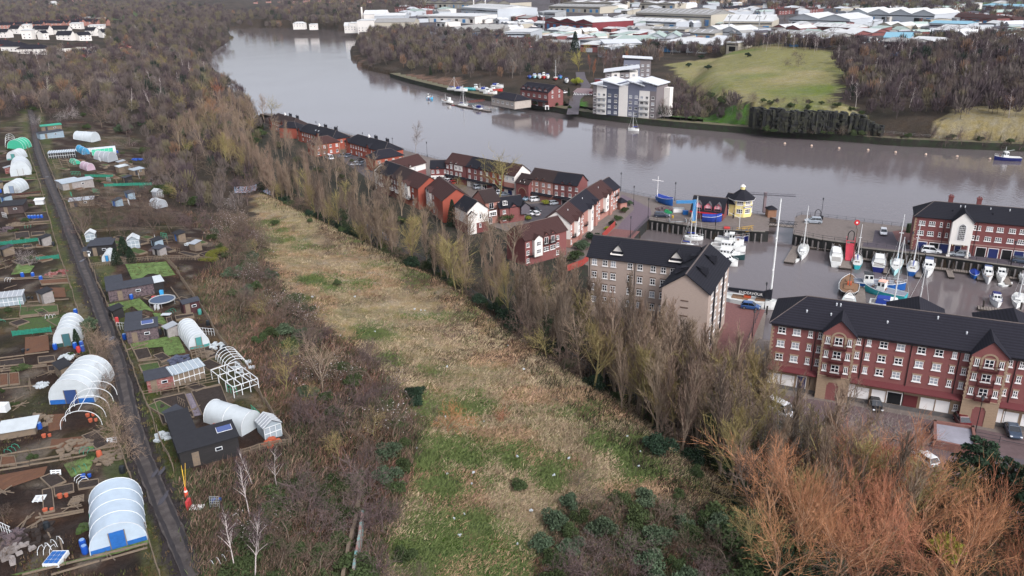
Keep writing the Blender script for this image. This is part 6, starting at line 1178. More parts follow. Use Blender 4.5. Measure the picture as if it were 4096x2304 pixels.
def shed(a,b,c,h,label,wl,rf,roof='mono',rh=.35,wing=None,D=None,door=True,glass=False,name='shed',solar=None,cat='shed'):
    P1,L,ang,D_=quad3(a,b,c); D=D or D_; t=thing(name,label,cat,P1,ang,'sheds and greenhouses of the allotments')
    w=MB(); r=MB()
    def bx(x0,y0,x1,y1,h0):
        w.box(x0,y0,-.6,x1,y1,h0)
    if roof=='mono':
        bx(0,0,L,D,h); z0,z1=h+.04,h+rh
        q=[Vector((-.2,-.25,z0)),Vector((L+.2,-.25,z0)),Vector((L+.2,D+.2,z1)),Vector((-.2,D+.2,z1))]; u_=[p+Vector((0,0,.08)) for p in q]; r.quad(*u_); r.quad(*q[::-1])
        for i in range(4): j=(i+1)%4; r.quad(q[i],q[j],u_[j],u_[i])
        w.quad((0,D,h),(0,0,h),(0,D,z1-.03)).quad((L,0,h),(L,D,h),(L,D,z1-.03)).quad((L,D,h),(0,D,h),(0,D,z1-.03),(L,D,z1-.03))
    else:
        bx(0,0,L,D,h); 
        if roof=='gx': w.quad((0,-.0,h),(L,-.0,h),(L/2,-.0,h+rh)); S_=[[(-.15,-.2,h),(-.15,D+.2,h),(L/2,D+.2,h+rh+.03),(L/2,-.2,h+rh+.03)],[(L+.15,D+.2,h),(L+.15,-.2,h),(L/2,-.2,h+rh+.03),(L/2,D+.2,h+rh+.03)]]
        else: S_=[[(-.15,-.2,h),(L+.15,-.2,h),(L+.15,D/2,h+rh),(-.15,D/2,h+rh)],[(L+.15,D+.2,h),(-.15,D+.2,h),(-.15,D/2,h+rh),(L+.15,D/2,h+rh)]]; w.quad((0,D,h),(0,0,h),(0,D/2,h+rh-.02)).quad((L,0,h),(L,D,h),(L,D/2,h+rh-.02))
        for q in S_: r.quad(*[(x,y,z+.07) for x,y,z in q]); r.quad(*q[::-1])
    if wing:
        u0,u1,d2=wing; w.box(L*u0,D,-.6,L*u1,D+d2,h+rh*.6); r.box(L*u0-.15,D+.22,h+rh*.6+.01,L*u1+.15,D+d2+.2,h+rh*.6+.12)
    w.obj('wall' if not glass else 'glazing',wl,t); r.obj('roof',rf,t)
    if glass:
        f=MB()
        n=max(2,int(L/.7))
        for i in range(n+1):
            x=L*i/n; f.box(x-.03,-.03,0,x+.03,.0,h).tube((x,-.2,h+.13),(x,D+.2,h+rh+.14),.03,n=4) if roof=='mono' else f.box(x-.03,-.03,0,x+.03,.0,h)
        if roof=='gx':
            for i in range(5): y=D*i/4; f.tube((-.15,y,h+.1),(L/2,y,h+rh+.13),.03,n=4).tube((L+.15,y,h+.1),(L/2,y,h+rh+.13),.03,n=4)
        f.box(-.02,-.04,h*.45,L+.02,.0,h*.5).box(-.02,-.05,h-.06,L+.02,.0,h).obj('frame',HOOP,t)
    elif door:
        MB().box(L*.25-.4,-.06,0,L*.25+.4,-.005,min(1.8,h-.1)).obj('door',WOODT if wl is not WOODT else FELT,t)
        o=MB().box(L*.65-.4,-.06,h*.5,L*.65+.4,-.01,h*.5+.45).obj('window',HOOP,t); MB().box(L*.65-.33,-.08,h*.5+.06,L*.65+.33,-.062,h*.5+.39).obj('pane',GLS,o)
    if solar: x,y=solar; o=MB().box(-.85,-.45,0,.85,.45,.05).obj('solar_panel',mat('solar_blue',C8(70,84,128),.2,spec=.7),t,loc=(L*x,D*y,h+rh*y+.25)); o.rotation_euler=(.25,0,0); MB().box(-.9,-.5,-.03,.9,.5,-.002).obj('panel_frame',HOOP,o)
    return t
GLZ=mat('shed_glazing',C8(150,160,166),.15,1,.15,spec=.6)
shed((730,1878),(963,1820),(690,1800),2.3,'black boarded L-shaped shed with grey felt roof and solar panel beside the track',WOODD,FELTB,wing=(0,.38,6.2),D=3.6,solar=(.83,.55))
shed(B_(1290,565),B_(1605,512),(480,1300),2.2,'painted stone shed with grey roof, flue and solar panel in the middle garden',STNE,FELT,wing=(0,.5,4.2),D=3.1,solar=(.7,.5))
shed(B_(1105,142),B_(1560,62),A_(1050,1400),2.1,'painted stone shed with black L-shaped roof below the bright lawn',STNE,FELT,wing=(0,.36,4.6),D=2.8)
shed(B_(1560,60),B_(1660,42),A_(1530,1380),2.1,'white-roofed open lean-to at the right end of the painted stone shed',WOODD,POLY,D=2.6,door=False)
shed(B_(1858,268),B_(2022,238),B_(1840,180),1.9,'small dark red shed with grey roof at the outer fence',mat('dark_maroon_board',C8(66,40,42),.9,2,.3),FELT,'gable',.45,D=1.8)
shed(B_(1495,1052),B_(1762,992),B_(1475,940),1.8,'worn red shed with grey roof in the middle garden',REDW,FELT,D=2.4)
shed(B_(1762,992),B_(2068,905),B_(1730,850),1.8,'long glass-roofed lean-to joined to the worn red shed',WOODT,GLZ,D=2.1,glass=True,name='glass_lean_to')
shed(A_(10,712),A_(245,692),A_(0,600),2.,'dark shed with black roof left of the track near the blue barrels',mat('brown_board',C8(72,60,58),.9,2,.3),FELTB,D=4.5)
shed(A_(640,472),A_(952,436),A_(600,340),1.9,'pale grey boarded shed with glazed right half near the top of the gardens',mat('pale_grey_board',C8(140,134,130),.9,2,.25),GLZ,D=2.4,wing=(0,.62,2.8))
shed(A_(905,1132),A_(1145,1112),A_(860,960),2.2,'black two-storey-like shed with grey and white roof sheets beside the sky-blue tunnel',WOODD,FELT,D=3.,wing=(.1,.8,1.6))
shed(A_(848,1138),A_(925,1130),A_(840,1060),1.3,'small white shed with blue barrel at the track fence',HOOP,FELT,D=1.5)
shed(A_(495,150),A_(765,150),A_(480,85),1.8,'grey glazed shed row with black left end near the top',WOODD,GLZ,D=2.4,glass=True)
shed((163,558),(258,548),(158,528),2.,'grey and pale blue shed with two-tone roof at the top of the track',mat('pale_blue_board',C8(134,150,160),.8,2,.2),FELT,D=2.6)
shed((168,528),(250,520),(168,512),2.,'low shed with teal roof behind the two-tone one',WOODT,mat('teal_sheet',C8(48,146,120),.6),D=2.4)
shed(A_(355,612),A_(440,608),A_(350,575),1.1,'small white hutch with lids on the straw plot',HOOP,HOOP,D=1.,door=False)
shed(A_(1205,292),A_(1305,288),A_(1200,240),1.7,'little shelter with white roof sheet in the upper plots',WOODT,POLY,D=1.8,door=False)
shed(A_(1350,318),A_(1462,312),A_(1335,250),1.5,'timber shed with pale roof at the end of the upper plots',WOODT,GLZ,D=2.2)
shed(A_(1290,1055),A_(1410,1045),A_(1280,985),1.7,'old glass greenhouse next to the dark cypresses',GLZ,GLZ,'gx',.9,D=2.6,glass=True,name='greenhouse',cat='greenhouse')
shed((1062,1762),(1130,1744),(1040,1700),1.7,'small pale greenhouse with vent beside the plain white polytunnel',GLZ,POLYG,'gx',.8,D=2.4,glass=True,name='greenhouse',cat='greenhouse')
shed(B_(0,195),B_(240,165),B_(0,90),1.7,'long greenhouse at the left edge with tools under it',GLZ,POLYG,D=2.,glass=True,name='greenhouse',cat='greenhouse')
shed(A_(708,642),A_(950,622),A_(705,570),1.6,'flat grey-roofed shed half hidden by dark bare trees',WOODT,POLYG,D=2.2)
shed(C_(0,0) if 0 else (2,1762),(145,1738),(0,1715),1.,'low lean-to with white corrugated roof at the left edge',WOODT,POLY,D=2.4,door=False)
shed((0,1240),(0.1,1239),(0,1200),1,'',WOODT,FELT) if 0 else None
shed(A_(1580,540),A_(1650,535),A_(1560,500),1.5,'tilted pale greenhouse frame near the frosted polytunnel',POLYG,POLYG,'gx',.7,D=1.8,glass=True,name='greenhouse',cat='greenhouse')
shed(A_(870,985),A_(965,975),A_(862,930),1.6,'small white gable greenhouse behind the black shed',GLZ,POLY,'gx',.7,D=2.,glass=True,name='greenhouse',cat='greenhouse')
rr_=random.Random(8); OCC=[o.location.xy.copy() for o in sc.objects if o.parent is None and 'category' in o and o['category'] in('shed','polytunnel','greenhouse','raised bed','fruit cage','trampoline')]
ZN=[[(-30,600),(100,600),(170,800),(260,1120),(330,1400),(420,1700),(560,2280),(-60,2300)],[(240,640),(540,640),(600,760),(640,830),(290,840)],[(420,1180),(740,1160),(900,1400),(1020,1560),(1100,1740),(720,1800),(600,1560)],[(400,960),(800,960),(840,1030),(420,1040)]]
def free_spots(n,dmin,seed):
    r=random.Random(seed); out=[]
    for _ in range(4000):
        if len(out)>=n: break
        z=ZN[r.choice([0,0,0,1,2,3])]; P=Gp(z); i=r.randrange(len(P)); X=r.uniform(min(p[0] for p in P),max(p[0] for p in P)); Y=r.uniform(min(p[1] for p in P),max(p[1] for p in P))
        if not inpoly(np.array([X]),np.array([Y]),P)[0]: continue
        if any((o.x-X)**2+(o.y-Y)**2<dmin*dmin for o in OCC): continue
        o=Vector((X,Y)); OCC.append(o); out.append(o)
    return out
for k,o in enumerate(free_spots(20,5.2,4)):
    t=thing('small_shed','small weathered hut or store, one of many on the allotment plots','shed',(o.x,o.y,hz(o.x,o.y)),R_(-38+rr_.uniform(-12,12)),'small huts scattered over the allotments'); L,D,h=rr_.uniform(1.6,3.2),rr_.uniform(1.3,2.2),rr_.uniform(1.5,2.1); wl=rr_.choice([WOODT,WOODD,REDW,MATS['pale_grey_board'],MATS['pale_blue_board']]); MB().box(-L/2,-D/2,-.3,L/2,D/2,h).obj('wall',wl,t); m=MB().quad((-L/2-.15,-D/2-.2,h+.02),(L/2+.15,-D/2-.2,h+.02),(L/2+.15,D/2+.2,h+.35),(-L/2-.15,D/2+.2,h+.35)).quad((-L/2-.15,D/2+.2,h+.3),(L/2+.15,D/2+.2,h+.3),(L/2+.15,-D/2-.2,h-.03),(-L/2-.15,-D/2-.2,h-.03)); m.obj('roof',rr_.choice([FELT,FELTB,POLYG,FELT]),t); MB().box(-.35,-D/2-.05,0,.35,-D/2-.005,h-.15).obj('door',rr_.choice([WOODT,WOODD,SHB]),t)
for k,o in enumerate(free_spots(64,2.9,5)):
    t=thing('raised_bed','plain timber-edged bed, one of many small ones on the allotment plots','raised bed',(o.x,o.y,hz(o.x,o.y)),R_(-38+rr_.uniform(-8,8)),'small plain beds scattered over the allotments'); L,D=rr_.uniform(1.2,2.6),rr_.uniform(.6,1.1); MB().box(-L,-D,-.2,L,-D+.1,.3).box(-L,D-.1,-.2,L,D,.3).box(-L,-D+.1,-.2,-L+.1,D-.1,.3).box(L-.1,-D+.1,-.2,L,D-.1,.3).obj('timber_edging',WOODT,t); MB().box(-L+.1,-D+.1,-.2,L-.1,D-.1,.22).obj('soil',rr_.choice([SOILD,SOILB,SOILD,CROP]),t)
for k,o in enumerate(free_spots(26,2.4,6)):
    m=MB(); w_=rr_.uniform(1.5,3.5)
    for j in range(int(w_/.5)+1): m.tube((-w_/2+j*.5,0,0),(-w_/2+j*.5,0,1.3),.03,n=4)
    m.tube((-w_/2,0,1.25),(w_/2,0,1.25),.03,n=4).tube((-w_/2,0,.7),(w_/2,0,.7),.02,n=4); tag(m.obj('bean_frame',rr_.choice([WOODT,HOOP,NETG]),loc=(o.x,o.y,hz(o.x,o.y)),rz=R_(-38+rr_.uniform(-30,30))),'thin upright frame for climbing plants, one of many on the plots','plant frame','plant frames on the allotments')
def trk_near(x,y): return abs(x-np.interp(y,[p[1] for p in TRK],[p[0] for p in TRK]))<55+y*.02
# fruit cages
def cage(a,b,c,h,label,m=None):
    P1,L,ang,D=quad3(a,b,c); t=MB()
    for i in range(4):
        for j in range(4): x,y=L*i/3,D*j/3; t.tube((x,y,0),(x,y,h),.06,n=4); 
    for i in range(4): t.tube((L*i/3,0,h),(L*i/3,D,h),.06,n=4).tube((0,D*i/3,h),(L,D*i/3,h),.06,n=4)
    t.tube((0,0,h*.5),(L,0,h*.5),.05,n=4).tube((L,0,h*.5),(L,D,h*.5),.05,n=4)
    tag(t.obj('fruit_cage',m or HOOP,loc=P1,rz=ang),label,'fruit cage')
cage((938,1592),(1038,1566),(898,1508),1.7,'white timber fruit cage below the bare hoops at the outer fence')
cage(A_(560,250),A_(775,240),A_(560,195),1.,'low timber frame over a plot near the top',WOODT); cage(B_(1940,740),B_(2080,720),B_(1930,670),1.2,'rough timber stand below the slender polytunnel',WOODT)
# beds
def bed(pts,label,soil,h=.22,frame=True,name='raised_bed',w=.1):
    P=[G(*p) for p in pts]; c=sum(P,Vector())/len(P); t=thing(name,label,'plot' if h<.1 else 'raised bed',c,0,'beds and plots of the allotments'); Q=[p-c for p in P]
    z=max(h-.05,.1); m=MB(); n=6
    # soil sheet subdivided and lumpy
    rr_=random.Random(label+str(pts[0]))
    if len(Q)==4:
        g=[[None]*(n+1) for _ in range(n+1)]
        for i in range(n+1):
            for j in range(n+1):
                u,v=i/n,j/n; p=Q[0].lerp(Q[1],u).lerp(Q[3].lerp(Q[2],u),v); e=0 if i in(0,n) or j in(0,n) else rr_.uniform(-.01,.1); g[i][j]=(p.x,p.y,p.z+z+e)
        for i in range(n):
            for j in range(n): m.quad(g[i][j],g[i+1][j],g[i+1][j+1],g[i][j+1])
    else: m.quad(*[(p.x,p.y,p.z+z) for p in Q])
    m.obj('soil' if soil not in(LAWN,CROP) else 'planting',soil,t)
    if frame:
        f=MB()
        for a,b in zip(Q,Q[1:]+Q[:1]):
            L=(b-a).length; mid=(a+b)/2; f.box(mid.x-L/2,mid.y-w/2,min(a.z,b.z)-.2,mid.x+L/2,mid.y+w/2,max(a.z,b.z)+h+.05,rz=math.atan2(b.y-a.y,b.x-a.x))
        f.obj('timber_edging',WOODT,t)
    return t
S=lambda f,*p:[f(*q) for q in p]
for pts,l,s_,fr in [
 (S(B_,(1640,1385),(1955,1305),(1860,1068),(1550,1135)),'big square bed of black soil left of the slate path',SOILD,1),(S(B_,(2035,1282),(2310,1215),(2225,990),(1925,1052)),'big square bed of black soil right of the slate path',SOILD,1),
 (S(B_,(1950,1300),(2030,1282),(1925,1062),(1868,1072)),'grey slate chip path between the two black soil beds',mat('slate_chips',C8(112,104,112),.9,3,.4),0),
 (S(C_,(445,828),(552,802),(525,575),(430,597)),'tall narrow framed bed left of the big polytunnel',SOILD,1),(S(C_,(556,655),(746,610),(740,530),(546,567)),'framed bed above the pallet pile',SOILD,1),(S(C_,(795,590),(1002,555),(992,485),(785,520)),'framed bed nearest the track fence near the green crops',SOILD,1),
 (S(B_,(1388,738),(1528,705),(1485,610),(1350,632)),'bed with four timber strips below the small lawn',SOILD,1),(S(B_,(1690,380),(1745,372),(1725,300),(1675,310)),'small empty framed bed beside the white table',SOILD,1),(S(B_,(1775,330),(1955,300),(1945,268),(1765,290)),'long dark framed bed right of the white table',SOILD,1),(S(B_,(1810,400),(1975,372),(1965,350),(1800,375)),'black open bed above the slender polytunnel',SOILD,1),
 (S(B_,(1425,855),(1615,820),(1590,755),(1405,785)),'green framed bed above the worn red shed',CROP,1),(S(B_,(1455,895),(1615,870),(1610,830),(1440,860)),'black sheeted bed above the worn red shed',SOILD,1),
 (S(B_,(250,670),(500,630),(485,480),(255,500)),'brown manured plot left of the green-based polytunnel',SOILB,0),(S(B_,(400,110),(665,95),(650,0),(405,0)),'straw-brown plot near the left greenhouse',SOILB,0),(S(B_,(490,1449),(620,1430),(650,1270),(480,1280)),'orange-brown heap plot beside the bare hoops',SOILB,0),(S(C_,(0,600),(440,450),(480,350),(0,440)),'red-brown dug plot at the left edge',SOILB,0),
 (S(C_,(500,180),(880,150),(1000,30),(520,80)),'loose orange manure spread at the top of the lowest plots',SOILB,0),(S(C_,(10,350),(170,345),(150,255),(20,260)),'brown bed at the left edge between long boards',SOILB,1),(S(B_,(0,1000),(85,985),(80,870),(0,880)),'dark red-brown bed at the left edge',SOILB,1),(S(B_,(100,985),(200,975),(190,860),(95,870)),'second red-brown bed beside the one at the left edge',SOILB,1),
 (S(B_,(0,800),(250,775),(240,715),(0,745)),'black soil strip near the left edge',SOILD,1),(S(B_,(390,765),(560,740),(545,690),(385,705)),'black soil bed right of the black strip',SOILD,1),(S(B_,(490,850),(770,810),(765,760),(485,795)),'dark plot behind the big white polytunnel',SOILD,1),
 (S(B_,(200,290),(590,250),(580,180),(210,200)),'green crop plot above the fallow field strip',CROP,1),(S(B_,(190,445),(520,410),(800,320),(790,260),(180,320)),'broad green weedy plot above the green-based polytunnel',CROP,0),(S(C_,(720,465),(905,390),(965,230),(640,330)),'bright green patch beside the white pallet',LAWN,0),(S(C_,(860,200),(950,170),(990,40),(880,120)),'small bright green patch by the broken frames',LAWN,0),
 (S(A_,(300,790),(500,780),(480,690),(250,700)),'black dug plot behind the row of blue barrels',SOILD,1),(S(A_,(0,540),(410,510),(405,490),(0,520)),'dark plot behind the rusty fence',SOILD,1),(S(A_,(0,380),(355,360),(350,340),(0,350)),'planted strip behind the framed-door polytunnel',CROP,1),
 (S(A_,(320,930),(455,915),(450,885),(315,895)),'dark framed bed below the brown plots',SOILD,1),(S(A_,(160,965),(300,950),(290,885),(150,900)),'framed bed with teal edging',SOILD,1),(S(A_,(1145,465),(1530,435),(1520,480),(1150,490)),'bare grey-brown plot with green netting at its back',SOILD,0),
 (S(A_,(110,1320),(300,1300),(350,1230),(180,1210)),'green lawn patch left of the track',LAWN,0),(S(A_,(240,1055),(330,1045),(320,1015),(235,1022)),'small framed bed beside the lollipop post',SOILD,1),(S(A_,(370,1045),(440,1040),(440,1012),(368,1018)),'small brown framed bed near the black butt',SOILB,1),(S(A_,(420,1420),(690,1400),(680,1360),(400,1380)),'long brown plot behind the picket rails',SOILB,1),(S(A_,(860,1010),(1,1) if 0 else (1880,1000),(1860,960),(1430,975)),'long bleached timber strip plot',SOILD,0)]: bed(pts,l,s_,.22 if fr else .06,bool(fr),'raised_bed' if fr else 'plot')
for pts,l in [(S(A_,(1260,1215),(1335,1378),(1768,1322),(1672,1188)),'bright green lawn above the painted stone shed'),(S(B_,(1095,170),(1150,290),(1330,190),(1420,250),(1450,220),(1560,250),(1400,105),(1380,115)),'lawn with stepping strip around the trampoline garden'),(S(B_,(1535,255),(1640,430),(1720,420),(1620,260)),'narrow lawn strip beside the paving'),(S(B_,(1310,570),(1320,622),(1640,598),(1665,692),(1870,655),(1800,500),(1700,490)),'lawn in front of the slender polytunnel'),(S(C_,(180,1449),(1190,1230),(1500,1130),(1500,1090),(900,1260),(100,1449)),'grass strip in front of the largest polytunnel')]:
    P=[G(*p)+Vector((0,0,.12)) for p in pts]; 
    from mathutils.geometry import tessellate_polygon
    mb=MB(); mb.v=[tuple(p) for p in P]
    for tr in tessellate_polygon([[Vector((p.x,p.y,0)) for p in P]]):
        a,b,c=[P[i] for i in tr]; tr=tr if (b-a).cross(c-a).z>0 else tr[::-1]; mb.f.append(tuple(tr)); mb.m.append(0)
    tag(mb.obj('lawn',LAWN),l,'lawn',kind='structure')
# fences
def fence(pts,label,h=1.1,step=2.4,rails=2,m=None,pale=0,name='fence',mesh=False,wob=.12):
    P=[G(*p) for p in pts]; c=P[0].copy(); t=thing(name,label,'fence',c); rr_=random.Random(label); po=MB(); ra=MB(); pl=MB()
    for a,b in zip(P,P[1:]):
        n=max(1,int((b-a).length/step)); prev=None
        for i in range(n+1):
            f=i/n; x=a.x+(b.x-a.x)*f; y=a.y+(b.y-a.y)*f; p=Vector((x+rr_.uniform(-wob,wob),y+rr_.uniform(-wob,wob),hz(x,y)))-c; hh=h*rr_.uniform(.9,1.15)
            po.tube(p-Vector((0,0,.2)),p+Vector((rr_.uniform(-wob,wob)*.5,0,hh)),.06,n=5)
            if prev is not None:
                for k in range(rails): z=h*(.92-k*.42); ra.tube(prev+Vector((0,0,z)),p+Vector((0,0,z)),.045,n=4)
                if pale:
                    q=int((p-prev).length/pale)
                    for j in range(q): s_=prev.lerp(p,(j+.5)/q); pl.tube(s_,s_+Vector((0,0,h*rr_.uniform(.85,1))),.045,n=4)
            prev=p
    m=m or WOODT; po.obj('posts',m,t)
    if rails: ra.obj('rails',m,t)
    if pale: pl.obj('pales',m,t)
    return t
fence([(105,560),(113,604),(159,735),(203,894),(242,1033),(284,1152),(322,1283),(354,1398),(397,1530),(429,1621),(461,1728),(481,1796),(525,1919),(552,2030),(584,2125),(640,2320)],'long old post and rail fence on the left side of the track')
fence([(160,575),(169,600),(238,767),(286,886),(318,954),(362,1057),(397,1152),(445,1263),(505,1406),(552,1534),(628,1728),(692,1887)],'long old post and rail fence on the right side of the track',rails=2)
fence([(662,1037),(707,1089),(747,1152),(803,1231),(874,1351),(926,1422),(1000,1520),(1060,1620),(1165,1780)],'outer timber fence between the gardens and the scrub',h=1.2,pale=.35)
fence([(364,1072),(440,1062),(521,1050),(662,1039),(780,1040),(875,1050)],'pale picket fence above the bright lawn',h=1.,pale=.28)
fence([B_(1590,1062),B_(1900,985),B_(2240,905)],'post and rail fence in front of the worn red shed',h=1.1,step=2)
fence([B_(1450,1090),B_(1800,1040),B_(2200,960)],'mesh fence line above the black soil beds',h=.9,step=2); fence([(963,1822),(1080,1790),(1165,1778)],'stone-like timber wall below the pale greenhouse',h=.9,step=1,pale=.15)
fence([A_(0,545),A_(210,520),A_(410,492)],'low rusty sheet fence behind the white polytunnel',h=.7,rails=0,pale=.12,m=mat('rusty_sheet',C8(84,50,44),.9,2,.4)); fence([A_(720,905),A_(1200,885),A_(1860,862)],'thin rail fence behind the bleached timber plot',h=.8)
NG=mat('green_netting',C8(44,130,108),.8,3,.3)
for a,b_,l in [(A_(0,1020),A_(520,965),'long strip of green netting across the left plots'),(A_(860,335),A_(1140,335),'short green netting fence behind the glazed shed'),(A_(1050,430),A_(1530,415),'green netting fence along the bare grey-brown plot'),(A_(370,1175),A_(600,1150),'green netting strip near the white blossom'),(B_(130,480),B_(520,440),'grey-green netting strip below the weedy plot')]:
    fence([a,b_],l,h=.9,rails=0,pale=.1,m=NG,step=2.5,name='netting_fence')
# boards edging across the left plots
rr_=random.Random(3)
for i,(f,a,b_) in enumerate([(A_,(0,382),(470,352)),(A_,(0,545+15),(460,515)),(A_,(240,800),(510,805)),(A_,(140,835),(520,800)),(A_,(0,1060),(540,1035)),(A_,(0,1380),(690,1340)),(A_,(0,1365),(680,1325)),(B_,(280,150),(700,118)),(B_,(0,210),(560,170)),(B_,(0,330),(600,270)),(B_,(0,715),(500,650)),(B_,(0,845),(480,795)),(B_,(0,825),(480,775)),(B_,(0,1025),(480,980)),(C_,(0,355),(1190,150)),(C_,(0,395),(1180,190)),(C_,(0,245),(600,150)),(C_,(360,880),(860,790)),(C_,(400,900),(860,810)),(C_,(230,1449),(1500,1130)),(C_,(520,1449),(1500,1170)),(B_,(1310,575),(1400,745)),(B_,(1400,745),(1890,690)),(B_,(1400,785),(1470,920)),(B_,(1260,640),(1500,560)),(B_,(1720,0),(1900,240)),(C_,(600,1060),(660,1320)),(C_,(400,830),(510,1080)),(A_,(1430,985),(1930,950)),(A_,(1430,1010),(1900,975)),(A_,(1140,970),(1290,960)),(A_,(620,560),(1000,520))]):
    P=G(*f(*a));Q=G(*f(*b_)); n=max(1,int((Q-P).length/3)); m=MB()
    for j in range(n):
        p=P.lerp(Q,j/n)-P; q=P.lerp(Q,(j+.97)/n)-P; m.tube(p+Vector((0,0,.12+rr_.random()*.1)),q+Vector((0,0,.12+rr_.random()*.1)),.11,n=4)
    tag(m.obj('board_edging',WOODT,loc=P),'weathered boards laid end to end along the edge of an allotment plot','board','board edgings between the allotment plots')
# barrels and small things
BRL={'blue':mat('blue_plastic',C8(30,76,160),.4),'black':mat('black_plastic',C8(34,38,42),.5),'red':mat('red_plastic',C8(176,60,60),.5),'teal':mat('teal_plastic',C8(70,140,130),.5),'terracotta':mat('terracotta_pot',C8(170,86,60),.8)}
def barrel(x,y,c,label,h=.95,r=.32,g=None):
    t=thing('barrel',label,'barrel',G(x,y)+Vector((0,0,-.05)),0,g or 'water barrels on the allotments'); MB().loft([[(rr*r*math.cos(k*.628),rr*r*math.sin(k*.628),z*h) for k in range(10)] for rr,z in((.88,0),(1,.2),(1.04,.5),(1,.8),(.88,1))]).obj('body',BRL[c],t); MB().tube((0,0,h+.003),(0,0,h+.04),r*.8,n=10).obj('lid',BRL[c] if c!='blue' else mat('blue_lid',C8(120,150,190),.5),t)
for x,y,c,l in [(334,2188,'blue','blue barrel behind the other at the left of the largest polytunnel'),(342,2212,'blue','front blue barrel at the left of the largest polytunnel'),(222,1396,'blue','blue barrel at the left corner of the green-based polytunnel'),(302,1392,'blue','blue and white barrel right of the green-based door'),(328,1386,'blue','back blue barrel by the small conifer'),(333,1404,'blue','front blue barrel by the small conifer'),(316,1408,'red','red tub between the blue barrels'),(160,1716,'blue','blue barrel alone left of the orange-brown heap'),(304,1256,'blue','blue barrel at the track fence above the green-based polytunnel'),(491,1892,'black','black compost bin at the track fence'),(191,2118,'black','black butt against the leaning board'),(527,1196,'blue','round blue barrel in front of the upper stone shed'),(800,1256,'teal','teal water butt beside the small dark red shed'),(833,1302,'black','black butt at the outer fence'),(262,1470,'blue','blue tub behind the big white polytunnel'),(118,876,'blue','first of the row of five blue barrels'),(130,876,'blue','second of the row of five blue barrels'),(142,875,'blue','third of the row of five blue barrels'),(155,875,'blue','fourth of the row of five blue barrels'),(168,874,'blue','fifth of the row of five blue barrels'),(91,1108,'blue','blue barrel left on the plot with the lawn patch'),(133,1108,'blue','blue barrel right on the plot with the lawn patch'),(165,1122,'blue','pale blue drum near the picket rails'),(215,984,'black','black butt at the end of the long green netting'),(469,1290,'red','red gas-bottle beside the middle stone shed'),(400,1830,'terracotta','fallen terracotta pot by the broken pallets'),(354,1018,'blue','blue barrel in the small white shed opening'),(500,1356,'blue','blue barrel at the left corner of the middle stone shed'),(900,1405,'black','black butt near the white sheets'),(628,1340,'black','dark green bin left of the two'),(640,1338,'black','dark green bin right of the two'),(3,770,'blue','blue barrel at the left edge beside a polytunnel'),(470,612,'blue','blue barrel at the right end of the long white tunnel')]:
    barrel(x,y,c,l)
tr=thing('trampoline','round garden trampoline with a grey-blue mat and ladder','trampoline',G(652,1216)); MB().tube((0,0,.85),(0,0,.9),2.0,n=20).obj('mat',mat('trampoline_mat',C8(70,84,104),.7),tr)
m=MB(); pts=[(2.15*math.cos(k*.314),2.15*math.sin(k*.314),.9) for k in range(21)]; m.path(pts,.12,n=5)
for k in range(0,20,4): m.tube(pts[k],(pts[k][0],pts[k][1],0),.04,n=4)
m.obj('frame',GALV,tr); MB().box(-.3,-2.9,0,-.25,-2.1,.9).box(.25,-2.9,0,.3,-2.1,.9).box(-.3,-2.6,.3,.3,-2.5,.35).box(-.3,-2.4,.6,.3,-2.3,.65).obj('ladder',HOOP,tr)
small('garden_toy','red and light blue plastic seesaw behind the trampoline','toy',640,1196,[('seat',BRL['red'],lambda m:m.box(-1.4,-.3,.3,1.2,.3,.55)),('tower',mat('toy_blue',C8(60,150,200),.5),lambda m:m.box(.2,-.2,.5,.8,.2,1.7))],terr=True)
small('traffic_cone','orange and white traffic cone holding canes beside the muddy track','traffic cone',747,1988,[('base',GALV,lambda m:m.box(-.4,-.4,0,.4,.4,.06)),('cone',mat('cone_orange',C8(216,84,56),.6),lambda m:m.tube((0,0,.06),(0,0,1.3),.32,.07,n=10)),('stripe',WHP,lambda m:m.tube((0,0,.65),(0,0,.9),.2,.155,n=10)),('canes',MATS['yellow_paint'],lambda m:m.tube((0,0,1),(-1.2,2.6,2.4),.03,n=4).tube((0,0,1),(-1.,3.2,2.3),.03,n=4).tube((0,0,1),(-.5,1.2,2.8),.03,n=4))],terr=True)
small('plastic_chair','red and white plastic chair tipped over beside the track','chair',771,2036,[('seat',WHP,lambda m:m.box(-.2,-.4,.15,1.2,.4,.3)),('backrest',BRL['red'],lambda m:m.box(-.5,-.4,.1,-.2,.4,1.2))],terr=True)
small('shopping_trolley','rusting wire shopping trolley on its side by the fallen birch','trolley',866,2028,[('x',GALV,lambda m:[m.tube((x,-.4,.1),(x,-.2,1.5),.025,n=4) for x in(-.5,-.3,-.1,.1,.3,.5)]+[m.tube((-.5,y*.2-.4,.1+y*1.4),(.5,y*.2-.4,.1+y*1.4),.025,n=4) for y in(0,.2,.4,.6,.8,1)])],terr=True)
def pallet(x,y,label,rot=0,tilt=0,m=None):
    q=MB()
    for i in range(5): q.box(-.6,-.5+i*.23,.1,.6,-.36+i*.23,.13)
    for i in(-.5,0,.5): q.box(i-.05,-.5,0,i+.05,.56,.1)
    o=q.obj('pallet',m or HOOP,loc=G(x,y)+Vector((0,0,.1))); o.rotation_euler=(tilt,0,rot); tag(o,label,'pallet')
pallet(226,1900,'white pallet standing upright on the muddy plot',.1,1.3); pallet(159,2000,'pale pallet lying beside the tall narrow bed',.1,.1); pallet(314,2002,'pallet on top of the timber pile above the big polytunnel',.4,.2,WOODT); pallet(300,2012,'grey pallet at the bottom of the timber pile',.1,.1,WOODT); pallet(450,1770,'row of boards against the track fence',.3,1.2)
